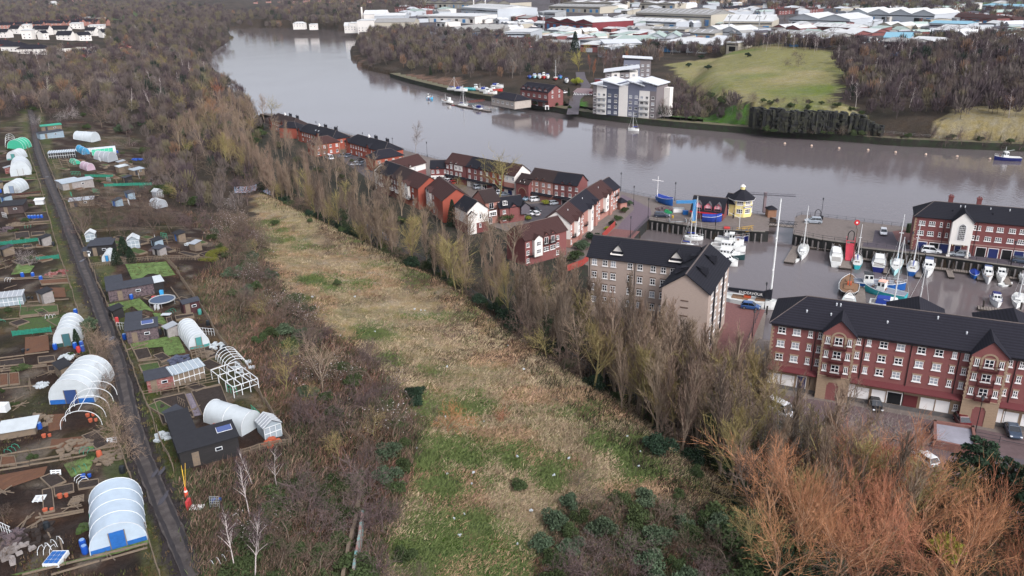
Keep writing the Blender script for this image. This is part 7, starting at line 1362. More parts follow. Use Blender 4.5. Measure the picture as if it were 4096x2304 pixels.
small('cold_frame','blue and white cold frame with a grid lid at the bottom left','cold frame',226,2243,[('box',HOOP,lambda m:m.box(-.8,-1,0,.8,1,.45)),('lid',SHB,lambda m:[m.box(-.7+i*.47,-.9+j*.6,.46,-.3+i*.47,-.4+j*.6,.52) for i in range(3) for j in range(3)])],terr=True)
small('water_tank','white caged water tank at the left edge','tank',18,1646,[('x',HOOP,lambda m:m.box(-.6,-.5,.1,.6,.5,1.2))],terr=True)
small('bath_tub','white bath planter beside the white sheeting','planter',328,1440,[('x',HOOP,lambda m:m.box(-.5,-.35,0,.5,.35,.35)),('y',CROP,lambda m:m.box(-.42,-.28,.351,.42,.28,.4))],terr=True)
small('garden_table','white table top between the framed beds','table',667,1268,[('top',POLY,lambda m:m.box(-.8,-.5,.5,.8,.5,.56)),('leg',WOODT,lambda m:m.box(-.75,-.45,0,-.65,-.35,.5).box(.65,.35,0,.75,.45,.5))],terr=True)
for i,(x,y,r,l) in enumerate([(268,1430,1.0,'white plastic sheeting crumpled beside the brown plot'),(860,1390,1.6,'white sheets draped over the stand below the slender polytunnel'),(165,1545,.7,'white scrap pile by the left edge beds'),(760,980,1.6,'white sheeting on the bleached timber plot'),(650,1750,1.,'white slabs dumped at the corner of the black shed'),(960,1470,2.2,'white torn cover over the bare hoops at the outer fence')]):
    small('plastic_sheet',l,'sheeting',x,y,[('x',POLY,lambda m:heap(m,r,.6,22,i))],terr=True)
for i,(x,y,r,l,mm) in enumerate([(130,1690,2.4,'heap of grey planks and broken frames left of the bare hoops',WOODT),(290,1795,2.2,'broken timber frames on the green patch',WOODT),(440,1835,1.6,'crossed broken planks near the compost bin',WOODT),(720,1440,1.6,'crumpled grey-blue sheet on the plot above the red shed',mat('grey_blue_sheet',C8(74,78,96),.5)),(450,640,2.4,'clutter of timber and hoops in the upper plots',WOODT),(500,660,2.6,'scrap heap beside the white-roofed shelter',WOODT),(60,900,1.8,'pile of odds and ends by the dark shed',WOODT),(20,920,2.,'scrap wood at the left edge',STNE),(640,1000,2.2,'clutter of pipes on the long dark plot',STNE),(230,1095,2.,'boards and red panel heaped by the track fence',REDW),(360,2110,1.3,'compost of leafy waste in a wooden box',CROP),(150,2140,1.8,'dark brush heap beside the leaning board',SOILD),(40,2160,1.6,'stacked slabs at the left edge',STNE),(760,1330,1.3,'blue and white frames lying above the slender polytunnel',POLYB),(820,1420,1.2,'tan and grey boxes below the white sheets',WOODT),(60,2215,1.6,'broken concrete platform at the left edge',SLB),(540,1270 ,1,'dark open pen behind the middle stone shed',SOILD),(545,640,2.,'blue plastic heap at the end of the upper plots',BRL['blue']),(1090,1775,1.2,'orange panel and rubble below the pale greenhouse',BRL['terracotta'])]):
    small('scrap_heap',l,'heap',x,y,[('x',mm,lambda m:heap(m,r,.7,int(16*r),i+40))],terr=True)
# graffiti walls, palisade fence, old timber wall
def wallrun(pts,h,label,m,name='low_wall',th=.25):
    P=[G(*p) for p in pts]; mb=MB(); c=P[0].copy()
    for a,b in zip(P,P[1:]):
        n=max(1,int((b-a).length/2))
        for i in range(n):
            p=a.lerp(b,i/n);q=a.lerp(b,(i+1)/n); L=(q-p).length; z=min(hz(p.x,p.y),hz(q.x,q.y))-c.z; mid=(p+q)/2-c; mb.box(mid.x-L/2-.02,mid.y-th/2,z-.3,mid.x+L/2-.0,mid.y+th/2,z+h,rz=math.atan2(q.y-p.y,q.x-p.x))
    tag(mb.obj(name,m,loc=c),label,'wall')
def graf():
    m=bpy.data.materials.new('graffiti_paint'); m.use_nodes=True; t=m.node_tree; b=t.nodes['Principled BSDF']; tc=t.nodes.new('ShaderNodeTexCoord'); v=t.nodes.new('ShaderNodeTexVoronoi'); v.inputs['Scale'].default_value=1.6; n=t.nodes.new('ShaderNodeTexNoise'); n.inputs['Scale'].default_value=1.4; n.inputs['Distortion'].default_value=2
    r=t.nodes.new('ShaderNodeValToRGB'); r.color_ramp.interpolation='CONSTANT'; e=r.color_ramp.elements; e[0].color=(*C8(170,166,176),1); e[1].position=.45; e[1].color=(*C8(60,140,180),1)
    for p,c in((.52,(210,206,210)),(.58,(190,96,70)),(.64,(40,40,52)),(.7,(170,120,160))): x=e.new(p); x.color=(*C8(*c),1)
    t.links.new(tc.outputs['Object'],n.inputs['Vector']); t.links.new(n.outputs[0],r.inputs[0]); t.links.new(r.outputs[0],b.inputs['Base Color']); b.inputs['Roughness'].default_value=.8; return m
GRF=graf()
wallrun([(940,772),(1000,770),(1085,782)],1.9,'low wall covered in colourful graffiti at the top of the field',GRF,'graffiti_wall'); wallrun([(1470,920),(1510,940),(1560,968)],1.6,'graffiti panel wall under the poplars',GRF,'graffiti_wall'); wallrun([(1456,2098),(1443,2200),(1420,2330)],1.9,'painted wall with red and turquoise graffiti at the bottom centre',mat('faded_graffiti',C8(150,112,104),.9,1.3,.2,col2=C8(104,140,136)),'graffiti_wall')
wallrun([(1450,1900),(1444,1950),(1432,2080),(1400,2200),(1375,2330)],1.1,'old boarded wall running down the middle of the scrub',WOODT,'boarded_wall',.35)
fence([(1560,975),(1700,1060),(1850,1160),(2010,1275),(2200,1395),(2420,1530),(2640,1655),(2830,1775),(2960,1870)],'long grey steel palisade fence at the foot of the poplars',h=2.,pale=.4,m=mat('palisade_steel',C8(84,90,96),.7),wob=.02,name='palisade_fence')
for i,(x,y) in enumerate([(1105,1095),(1095,1010),(1685,1245),(1500,1330),(1420,1190),(1362,1345),(1790,1470),(1660,1240),(2030,1385),(2095,1480),(1935,1690),(1790,1900),(1895,1895),(1890,1940),(2070,1830),(2275,1838),(2215,1905),(2560,1810),(2555,1870),(2125,2048),(1820,2080),(1860,2060),(1840,2145),(1668,1798),(1780,1670),(2510,1750),(1250,1190),(2070,2180),(1700,1245)]):
    p=G(x,y); s=.12+.14*rr_.random(); m=MB()
    for k in range(4): a=rr_.random()*6; m.box(math.cos(a)*s*.5-s*.4,math.sin(a)*s*.5-s*.3,.1,math.cos(a)*s*.5+s*.4,math.sin(a)*s*.5+s*.3,.2+s*.6*rr_.random(),rz=a)
    tag(m.obj('litter_scrap',POLY,loc=p),'one of the white plastic scraps scattered over the rough field','litter','white litter scraps on the field')
# muddy track with ruts and puddles
def track(pts,w,m,name,zf,off=0,jit=.25,seed=1,f0=0,f1=1):
    P=[G(*p) for p in pts]; R=[]; rr=random.Random(seed)
    for a,b in zip(P,P[1:]):
        n=max(1,int((b-a).length/1.2)); R+=[a.lerp(b,i/n) for i in range(n)]
    R=R[int(len(R)*f0):int(len(R)*f1)]; mb=MB(); pr=None
    for i,p in enumerate(R):
        d=(R[min(i+1,len(R)-1)]-R[max(i-1,0)]); n=Vector((-d.y,d.x,0)).normalized(); l=p+n*(w/2+off+rr.uniform(-jit,jit)); r=p+n*(-w/2+off+rr.uniform(-jit,jit)); l.z=hz(l.x,l.y)+zf; r.z=hz(r.x,r.y)+zf
        if pr: mb.quad(pr[0],pr[1],r,l)
        pr=(l,r)
    return tag(mb.obj(name,m),kind='structure')
TRM=mat('muddy_track',C8(66,60,58),.9,.8,.4,bump=.06,col2=C8(72,66,64)); RUT=mat('wet_rut',C8(44,40,41),.7,1.5,.3,spec=.3)
track(TRK,2.0,TRM,'dirt_track',.16,jit=.12); track(TRK,.4,RUT,'wheel_rut',.172,.65,.08,2); track(TRK,.4,RUT,'wheel_rut',.173,-.65,.08,3)
PUD=mat('puddle_water',C8(60,56,60),.25,spec=.4)
for x,y,a,b_ in [(188,710,1.,.5),(330,1045,.5,1.6),(445,1360,.7,1.3),(655,2000,.5,1.8),(620,1900,.4,1.2),(648,1890,.4,1.2)]:
    p=G(x,y); tag(MB().quad(*[(.6*a*math.cos(k*.524)*(1+.2*math.sin(k*2.3)),b_*.8*math.sin(k*.524)*(1+.2*math.cos(k*1.7)),.2) for k in range(12)]).obj('puddle',PUD,loc=p),kind='structure')
tag(MB().quad(*[Vector(G(*p))+Vector((0,0,.15)) for p in [(2120,2330),(2160,2290),(2250,2275),(2400,2285),(2500,2300),(2540,2330)]]).obj('dark_path',TRM),kind='structure')

RW=mat('red_garden_wall',C8(150,60,52),.9,2,.2)
for pts,l in (([(2268,1085),(2330,1062),(2440,962)],'long red fence beside the flats at the end of the lane terrace'),([(2410,955),(2460,905)],'red brick garden wall of the lane terrace'),([(2100,1045),(2150,1035)],'orange boarded fence below the brown-roofed terrace front'),([(2240,870),(2150,905)],'red boundary wall behind the lane terrace')):
    P=[pz(x,y,0) for x,y in pts]; c=P[0]; m=MB()
    for a,b in zip(P,P[1:]): L=(b-a).length; q=(a+b)/2-c; m.box(q.x-L/2,q.y-.1,0,q.x+L/2,q.y+.1,1.5,rz=math.atan2(b.y-a.y,b.x-a.x))
    tag(m.obj('garden_wall',RW,loc=c),l,'wall')

for i in range(70):
    f=i/70; y=620+1640*f**.8; x=rr_.uniform(0,90+.26*(y-560)) if i%3 else rr_.uniform(.27*y+60,min(.5*y+180,900)); 
    if trk_near(x,y): continue
    m=MB(); k=rr_.randrange(4)
    if k<2:
        for j in range(rr_.randint(2,5)): a=rr_.random()*6; L=rr_.uniform(.6,1.5); m.tube((rr_.uniform(-.4,.4)-L*math.cos(a),rr_.uniform(-.4,.4)-L*math.sin(a),.12+.05*j),(L*math.cos(a),L*math.sin(a),.15+.05*j),.06,n=4)
        tag(m.obj('loose_planks',WOODT,loc=G(x,y)),'small heap of loose planks, one of many lying about the allotment plots','planks','loose planks on the allotments')
    elif k==2:
        for j in range(3): m.path([(-.6,j*.6,0),(-.45,j*.6,.45),(0,j*.6,.62),(.45,j*.6,.45),(.6,j*.6,0)],.03,n=4)
        tag(m.obj('cloche_hoops',HOOP if rr_.random()<.6 else NG,loc=G(x,y),rz=rr_.random()*3),'low set of little hoops over a bed, one of many on the allotments','cloche','small cloche hoops on the allotments')
    else:
        m.tube((0,0,0),(0,0,.5),.22,.28,n=8).tube((.6,.2,0),(.6,.2,.4),.18,.22,n=8); tag(m.obj('garden_pots',BRL[rr_.choice(['black','terracotta','blue'])],loc=G(x,y)),'couple of garden pots, one of several sets standing on the plots','pots','garden pots on the allotments')
# ================================================================ trees and shrubs
def bark(n,c,c2=None,rnd=.12):
    c=tuple(v*.86 for v in c); return mat(n,c,.95,1.5,.25,rnd=rnd,col2=c2,spec=.1)
class Tr:
    """grows one tree: tubes for trunk and limbs, thin ribbons for twigs, small faces for leaves"""
    def __init__(s,seed): s.r=random.Random(seed); s.T=MB(); s.C=MB(); s.tips=[]
    def rv(s,k=1.): return Vector((s.r.gauss(0,1),s.r.gauss(0,1),s.r.gauss(0,1)))*k
    def ribbon(s,p,q,w):
        d=(q-p); n=d.cross(s.rv()); 
        if n.length<1e-6: return
        n.normalize(); n*=w/2; k=len(s.C.v); s.C.v+=[tuple(p-n),tuple(p+n),tuple(q+n*.4),tuple(q-n*.4)]; s.C.f.append((k,k+1,k+2,k+3)); s.C.m.append(0)
    def grow(s,p,d,L,r,lv,P):
        n=3 if lv<2 else 2; seg=L/n; pts=[(p,r)]
        for i in range(n):
            d=(d+s.rv(P['wob'])+Vector((0,0,P['up']))).normalized(); q=p+d*seg; r2=r*(1-.55*(i+1)/n)
            if lv<=P['tube']: s.T.tube(p,q,max(pts[-1][1],.025),max(r2,.02),n=5 if lv==0 else 4 if lv==1 else 3,cap=False)
            else: s.ribbon(p,q,P['tw']*(1.5 if lv==P['tube']+1 else 1))
            p=q; pts.append((p,r2))
        if lv>=P['lev']: s.tips.append(p); return
        k=P['kids'][lv]
        for i in range(k):
            f=P['start'][lv]+(1-P['start'][lv])*(i+s.r.random())/k; x=f*n; j=min(int(x),n-1); b=pts[j][0].lerp(pts[j+1][0],x-j)
            a=s.r.random()*6.283; th=P['ang'][lv]*(.7+.6*s.r.random()); dd=(pts[j+1][0]-pts[j][0]).normalized(); o=dd.orthogonal().normalized(); o=Matrix.Rotation(a,3,dd)@o
            nd=(dd*math.cos(th)+o*math.sin(th)).normalized(); ln=L*P['ratio'][lv]*(.6+.6*s.r.random())*(P['shape'](f) if lv==0 else 1)
            s.grow(b,nd,ln,pts[j][1]*.55,lv+1,P)
    def leaves(s,c,R,n,sz,m=0,flat=.7,shell=.4):
        for i in range(n):
            v=s.rv().normalized()*(shell+(1-shell)*s.r.random()**.5); 
            if v.z<-.35: v.z*=-.6
            p=c+Vector((v.x*R[0],v.y*R[1],v.z*R[2])); a=s.rv().normalized(); b=a.cross(s.rv()).normalized(); z=sz*(.6+.8*s.r.random()); k=len(s.C.v)
            s.C.v+=[tuple(p-a*z),tuple(p-b*z*flat),tuple(p+a*z),tuple(p+b*z*flat)]; s.C.f.append((k,k+1,k+2,k+3)); s.C.m.append(m)
BASE=dict(wob=.1,up=.05,tube=1,lev=3,kids=(14,6,5,4),start=(.3,.25,.2,.1),ang=(.8,.7,.7,.7),ratio=(.5,.55,.6,.6),shape=lambda f:1.25-f*.8,tw=.05)
def spec(**k): d=dict(BASE); d.update(k); return d
SP={
 'poplar':(13,.17,spec(kids=(36,7,5),start=(.12,.15,.15),ang=(.33,.28,.45),ratio=(.34,.5,.55),up=.12,shape=lambda f:1.15-f*.75,wob=.05,tw=.042,lev=3)),
 'round':(9.5,.2,spec(kids=(11,7,6,4),start=(.22,.2,.2,.1),ang=(.85,.75,.8,.8),ratio=(.75,.6,.5,.5),up=.06,wob=.13,shape=lambda f:1.2-f*.55,tw=.05,lev=3)),
 'tall':(13,.2,spec(kids=(16,7,6),start=(.3,.2,.15),ang=(.6,.55,.6),ratio=(.5,.55,.5),up=.1,wob=.1,tw=.05,lev=3)),
 'willow':(8.5,.17,spec(kids=(10,9,10),start=(.12,.2,.15),ang=(.62,.55,.55),ratio=(.92,.6,.48),up=.09,wob=.15,tw=.036,lev=3,shape=lambda f:1.15-f*.3)),
 'birch':(12,.11,spec(kids=(22,6,5),start=(.35,.2,.1),ang=(.65,.6,.6),ratio=(.27,.6,.55),up=.02,wob=.07,tw=.04,lev=3)),
 'thorn':(3.6,.1,spec(kids=(9,8,6),start=(.02,.1,.1),ang=(1.0,.8,.8),ratio=(1.0,.65,.5),up=.03,wob=.22,tw=.045,lev=3,tube=0,shape=lambda f:1.)),
}
TREEM={}
def treeproto(kind,var):
    """returns (trunk mesh, crown mesh) shared by every copy"""
    if (kind,var) in TREEM: return TREEM[(kind,var)]
    g=Tr(hash((kind,var))%1000 if 0 else sum(map(ord,kind))*7+var*13)
    if kind in SP:
        H,r,P=SP[kind]; g.grow(Vector((0,0,-.3)),Vector((g.r.gauss(0,.04),g.r.gauss(0,.04),1)).normalized(),H*.95,r,0,P)
    elif kind in('bush','laurel'):
        for i in range(7): a=g.r.random()*6.28; g.T.tube((0,0,-.2),(math.cos(a)*.7,math.sin(a)*.7,1.4),.07,.03,n=4)
        for i in range(11):
            a=g.r.random()*6.28; d=g.r.random()**.6*1.5; g.leaves(Vector((math.cos(a)*d,math.sin(a)*d,.7+g.r.random()*1.5*(1-d/2.4))),(.85,.85,.7),190,.13)
    elif kind=='bramble':
        g.T.tube((0,0,-.2),(0,0,.4),.05,.03,n=4)
        for i in range(9): a=g.r.random()*6.28; d=g.r.random()**.5*2; g.leaves(Vector((math.cos(a)*d,math.sin(a)*d,.2+g.r.random()*.5)),(.8,.8,.45),130,.13)
    elif kind=='pine':
        g.T.tube((0,0,-.3),(0,0,8.4),.22,.06,n=6)
        for i in range(30):
            z=1.6+6.6*i/30; R=2.4*(1-(z/9.4)**1.6)+.35; a=i*2.4; q=Vector((math.cos(a)*R*.65,math.sin(a)*R*.65,z+.2)); g.T.tube((0,0,z-.3),q,.05,.02,n=3); g.leaves(q,(R*.42,R*.42,.45),90,.16)
    elif kind=='cone':
        g.T.tube((0,0,-.3),(0,0,8),.2,.05,n=6)
        for i in range(40): z=.4+8.2*i/40; R=1.7*(1-(z/9)**1.5)+.15; g.leaves(Vector((0,0,z)),(R,R,.35),75,.14,shell=.75)
    elif kind=='ivy':
        H,r,P=SP['tall']; g.grow(Vector((0,0,-.3)),Vector((0,0,1)),H*.85,r,0,P)
        for i in range(24): z=.5+i*.33; a=g.r.random()*6.28; R=.9+.5*g.r.random(); g.leaves(Vector((math.cos(a)*.7,math.sin(a)*.7,z)),(R,R,.6),80,.14,m=1)
    elif kind=='reed':
        for i in range(260):
            a=g.r.random()*6.28; d=g.r.random()**.5*1.1; p=Vector((math.cos(a)*d,math.sin(a)*d,0)); g.ribbon(p,p+Vector((g.r.gauss(0,.25),g.r.gauss(0,.25),.9+g.r.random()*.8)),.07)
        g.T.tube((0,0,-.1),(0,0,.2),.04,n=4)
    if kind=='blossom' or kind=='thornb':
        H,r,P=SP['thorn']; g.grow(Vector((0,0,-.2)),Vector((0,0,1)),H*.95,r,0,P)
        for t in g.tips:
            if t.z>1.4 and g.r.random()<.3: g.leaves(t,(.14,.14,.14),3,.05,m=1,shell=0)
    out=(g.T,g.C)
    TREEM[(kind,var)]=out; return out
TM={'brown':('bark_grey_brown',C8(120,106,94),'twigs_brown',C8(112,97,85)),'fawn':('bark_fawn',C8(150,132,114),'twigs_fawn',C8(142,121,104)),'olive':('bark_lichen',C8(140,128,88),'twigs_olive',C8(144,128,86)),'orange':('bark_orange_tan',C8(176,140,112),'twigs_orange',C8(182,128,96)),'purple':('bark_pale_birch',C8(196,184,178),'twigs_purple',C8(90,74,77)),'grey':('bark_ash_grey',C8(142,134,126),'twigs_ash',C8(142,132,124)),'darkb':('bark_dark',C8(92,80,72),'twigs_dark',C8(104,88,78)),'plum':('bark_plum',C8(110,94,90),'twigs_plum',C8(104,88,86)),
 'silver':('bark_silver',C8(150,144,140),'twigs_silver',C8(156,146,142)),'green':('stem_green',C8(70,62,46),'leaves_dark_green',C8(70,82,52)),'deep':('stem_dark',C8(60,52,42),'needles_deep_green',C8(46,62,46)),'bluegreen':('stem_grey',C8(80,74,62),'leaves_blue_green',C8(80,94,72)),'yellowg':('stem_y',C8(80,72,40),'leaves_yellow_green',C8(150,154,62)),'gold':('stem_gold',C8(120,106,60),'twigs_gold',C8(176,162,90)),'straw':('stem_straw',C8(140,122,92),'stalks_straw',C8(150,128,98)),'rust':('stem_rust',C8(140,100,76),'twigs_rust',C8(164,110,80)),'palegreen':('stem_pg',C8(124,118,92),'twigs_pale_green',C8(150,146,112))}
TMESH={}
def tmesh(kind,var,col):
    k=(kind,var,col)
    if k not in TMESH:
        T,C=treeproto(kind,var); b_,bc,t_,tc=TM[col]; bm_=bark(b_,bc,rnd=.1); tm=mat(t_,tuple(v*.86 for v in tc),.95,.7,.22,rnd=.2,spec=.1)
        ms=[tm]
        if kind=='ivy': ms.append(mat('ivy_leaves',C8(48,60,38),.9,.8,.3,rnd=.15,spec=.2))
        if kind=='blossom': ms.append(mat('white_blossom',C8(206,196,194),.8))
        TMESH[k]=(T.mesh('trunk_'+kind,bm_),C.mesh('crown_'+kind,ms))
    return TMESH[k]
KN={'poplar':'poplar_tree','round':'bare_tree','tall':'tall_bare_tree','willow':'willow_tree','birch':'birch_tree','thorn':'bare_shrub','bush':'evergreen_bush','laurel':'evergreen_bush','bramble':'bramble_bush','pine':'pine_tree','cone':'conifer_tree','ivy':'ivy_clad_tree','reed':'dry_stalk_clump','blossom':'blossom_bush'}
TR_=random.Random(21); NT={}
def tree(p,kind,col,scale,label,group=None,lean=(0,0),rz=None,wide=1.):
    v=TR_.randrange(4); tm,cm=tmesh(kind,v,col); n=KN[kind]; NT[n]=NT.get(n,0)+1
    root=thing(n,label,n.replace('_',' ').replace('bare ','') if 'bare' in n else n.replace('_',' '),p,0,group)
    root.rotation_euler=(lean[0],lean[1],TR_.random()*6.28 if rz is None else rz); root.scale=(scale*wide,scale*wide,scale)
    mk('trunk',tm,root); mk('crown',cm,root); return root
def tpx(x,y,kind,col,h,label,group=None,wide=1.,z=None,lean=(0,0)):
    H0={'poplar':14.,'round':11.,'tall':14.,'willow':11.,'birch':12.5,'thorn':4.2,'bush':3.,'laurel':3,'bramble':1.6,'pine':9,'cone':9,'ivy':13,'reed':1.6,'blossom':4.}[kind]
    p=G(x,y) if z is None else pz(x,y,z); return tree(p,kind,col,h/H0,label,group,wide=wide,lean=lean)
def pts_in(poly,n,mind,px=True,cond=None):
    P=Gp(poly) if px else poly; xs=[p[0] for p in P]; ys=[p[1] for p in P]; out=[]; tries=0
    while len(out)<n and tries<n*60:
        tries+=1; X=TR_.uniform(min(xs),max(xs)); Y=TR_.uniform(min(ys),max(ys))
        if not inpoly(np.array([X]),np.array([Y]),P)[0]: continue
        if cond and not cond(X,Y): continue
        if any((X-a)**2+(Y-b)**2<mind*mind for a,b in out): continue
        out.append((X,Y))
    return out
def grove(poly,n,mind,mix,label,group,px=True,cond=None,hs=1.):
    """mix: list of (weight, kind, colour, min height, max height)"""
    tot=sum(m[0] for m in mix)
    for X,Y in pts_in(poly,n,mind,px,cond):
        r=TR_.random()*tot
        for m in mix:
            r-=m[0]
            if r<=0: break
        H0={'poplar':14.,'round':11.,'tall':14.,'willow':11.,'birch':12.5,'thorn':4.2,'bush':3.,'bramble':1.6,'pine':9,'cone':9,'ivy':13,'reed':1.6,'blossom':4.}[m[1]]
        h=TR_.uniform(m[3],m[4])*hs; ds={'poplar':'tall narrow bare poplar','round':'rounded bare tree','tall':'tall bare tree','willow':'bare twiggy willow','birch':'slim pale-trunked birch','thorn':'bare thorny shrub','bush':'leafy evergreen bush','bramble':'low leafy bramble mound','pine':'dark green pine','cone':'dark conical evergreen','ivy':'ivy-clad bare tree','reed':'clump of dry stalks','blossom':'shrub with pale blossom'}[m[1]]
        cd={'brown':'brown','fawn':'fawn','olive':'olive-yellow','orange':'orange','purple':'purplish','grey':'grey','darkb':'dark','plum':'plum-brown','silver':'silvery','green':'green','deep':'deep green','bluegreen':'blue-green','yellowg':'yellow-green','gold':'golden','straw':'straw','rust':'rusty','palegreen':'pale green'}[m[2]]
        lb=cd+' '+ds+' '+label
        tree(Vector((X,Y,hz(X,Y) if hz(X,Y)>-.3 else 0)),m[1],m[2],h/H0,lb,cd+' '+ds+'s '+group,wide=TR_.uniform(.75,1.25),lean=(TR_.gauss(0,.055),TR_.gauss(0,.055)))
sband=lambda a,b:(lambda X,Y: a<=XL(Y)-X<=b)
def beltpoly(y0,y1,a,b):
    ys=np.linspace(y0,y1,12); return [(XL(y)-a,y) for y in ys]+[(XL(y)-b,y) for y in ys[::-1]]
# poplar belt
grove(beltpoly(145,310,-15,0),92,2.6,[(6,'poplar','fawn',9.5,15.5),(1.5,'poplar','brown',12,15.5),(1,'tall','olive',10,12),(.6,'ivy','brown',9,12)],'in the belt behind the terraces','in the belt behind the terraces',px=False)
grove(beltpoly(76,150,-21,-2),96,2.6,[(5,'poplar','fawn',10,17),(2,'poplar','brown',11,17),(2,'tall','olive',10,13),(1.2,'ivy','brown',10,13),(.8,'tall','fawn',10,12)],'in the belt before the flats','in the belt before the flats',px=False)
grove(beltpoly(64,250,-10,1.5),84,2.6,[(2,'thorn','darkb',3,5),(3,'bush','green',2,3.6),(1,'round','olive',5,7),(3,'bush','deep',2.5,4)],'at the foot of the poplar belt','at the foot of the poplar belt',px=False)
grove(beltpoly(290,430,-10,14),46,4.2,[(4,'tall','fawn',10,14),(2,'round','olive',8,10),(.3,'willow','rust',7,9),(1,'ivy','brown',9,11),(2,'poplar','fawn',10,14)],'at the upper end of the belt','at the upper end of the belt',px=False)
grove([(20,118),(36,120),(42,112),(58,104),(46,92),(30,100)],10,2.8,[(4,'poplar','fawn',10,14),(2,'tall','fawn',9,12)],'standing right in front of the white garage doors','before the garage doors',px=False)
grove([pz(x,y,0)[:2] for x,y in [(1090,560),(1200,600),(1330,660),(1480,735),(1600,815),(1720,880),(1830,960),(2060,1075),(2120,1110),(2050,1120),(1850,1040),(1560,900),(1300,750),(1090,620)]],64,3.1,[(4,'tall','fawn',8,12),(3,'round','brown',6,8),(2,'bush','green',2,4),(1,'poplar','fawn',9,13),(1,'thorn','brown',3,4)],'between the poplar belt and the terraces','between belt and terraces',px=False)
grove([(14,130),(25,125),(32,116),(38,106),(36,98),(24,96),(12,118)],34,2.2,[(5,'poplar','fawn',13,16.5),(2,'poplar','brown',13,16),(1.5,'tall','olive',10,13),(1,'ivy','brown',10,12)],'close in front of the beige flats','in front of the beige flats',px=False)
# bottom right
grove([(2990,2400),(3060,2120),(3300,1960),(3640,1990),(3950,2150),(4300,2280),(4300,2480)],34,3.0,[(8,'willow','orange',7.5,10),(1.5,'willow','rust',6,8),(1,'tall','olive',8,10)],'in the orange thicket of the lower right corner','in the lower right thicket')
grove([(2900,2100),(3050,1880),(3450,1900),(3500,2100),(3200,2350),(2950,2350)],34,2.4,[(2,'bush','green',3,5),(4,'bush','deep',3,5),(1,'thorn','darkb',3,4)],'under the trees of the lower right','under the lower right trees')
grove([(3080,1900),(3400,1820),(3560,1900),(3250,1990)],9,3.2,[(3,'round','grey',7,10),(1,'round','olive',7,9)],'with spreading grey limbs beside the orange thicket','with spreading limbs by the orange thicket')
for x,y,h in((3880,2010,10),(4000,2080,9),(4080,2150,10.5)): tpx(x,y,'pine','deep',h,['broad dark pine standing before the walled yard','small dark pine between the two larger ones','dark pine at the right edge above the orange thicket'][(3880,4000,4080).index(x)],wide=1.55)
tpx(3790,2235,'bush','yellowg',3.6,'bright yellow-green bush among the orange trees'); 
grove([(2180,2400),(2150,2180),(2270,2030),(2480,1980),(2700,2050),(2960,2130),(3050,2400)],70,2.3,[(3,'bush','bluegreen',1.8,3.4),(3,'bush','green',1.6,3.2),(2.2,'thorn','plum',2.4,3.8),(2,'thorn','brown',2.4,3.8),(1,'bramble','green',1.2,2),(.4,'thorn','brown',3,4)],'in the bushy area at the bottom centre right','at the bottom centre right')
# scrub between gardens and field
SC=[(790,880),(1000,880),(1060,1050),(1180,1220),(1330,1330),(1500,1450),(1600,1580),(1660,1720),(1640,1880),(1560,2080),(1500,2380),(1480,2380),(1440,1900),(1310,1850),(1210,1760),(1130,1640),(1040,1500),(1060,1400),(960,1260),(900,1160),(900,1040)]
grove(SC,112,2.2,[(2.6,'thorn','plum',2.8,4.4),(4,'thorn','brown',2.5,4),(1.7,'blossom','brown',2.6,3.8),(4.6,'bush','green',1.8,3),(2.4,'bush','bluegreen',2,3),(1,'round','olive',3,5),(1.2,'thorn','darkb',2.5,3.6)],'in the scrub between the gardens and the field','in the scrub beside the gardens')
grove([(1010,2080),(1190,1960),(1440,1930),(1440,2380),(880,2380)],62,2.0,[(2.4,'thorn','plum',3,4.4),(4,'bramble','green',1.2,2),(3.4,'bush','green',1.6,2.8),(.8,'blossom','plum',2.6,3.6),(2,'thorn','brown',2.6,4)],'in the thicket at the bottom left of centre','in the lower scrub thicket')
for x,y,h,l in((1000,2070,7,'dead white birch leaning over the trolley'),(940,2280,7,'white-stemmed birch beside the bare scrub'),(1020,2320,8,'white-stemmed birch nearest the bottom edge'),(1010,1940,5,'slender pale birch below the pale greenhouse'),(1110,1960,6,'forked pale birch above the bramble mass')): tpx(x,y,'birch','purple',h,l)
tpx(1290,1560,'round','fawn',7.5,'spreading bare tree with fan of pale limbs in the scrub',wide=1.)
for x,y in((1640,1590),(1680,1585),(1665,1622)): tpx(x,y,'bush','deep',1.9,'dark evergreen bush of the three growing in the open field','dark bushes in the open field')
tpx(1790,1730,'thorn','rust',3.6,'small rust-coloured sapling alone in the field'); tpx(2015,1690,'thorn','rust',1.8,'tiny rust-coloured sapling farther right in the field')
for i,(x,y) in enumerate([(1180,930),(1240,890),(1310,1000),(1350,1140),(1060,930),(1100,900),(1750,1250),(2070,1960),(2310,1950),(2710,1990),(1600,2080),(1630,2240),(1700,2330),(1620,1790)]): tpx(x,y,('thorn','bush')[i%2],('brown','green')[i%2],TR_.uniform(1.4,2.4),'scattered low shrub growing out in the rough field','low shrubs in the rough field')
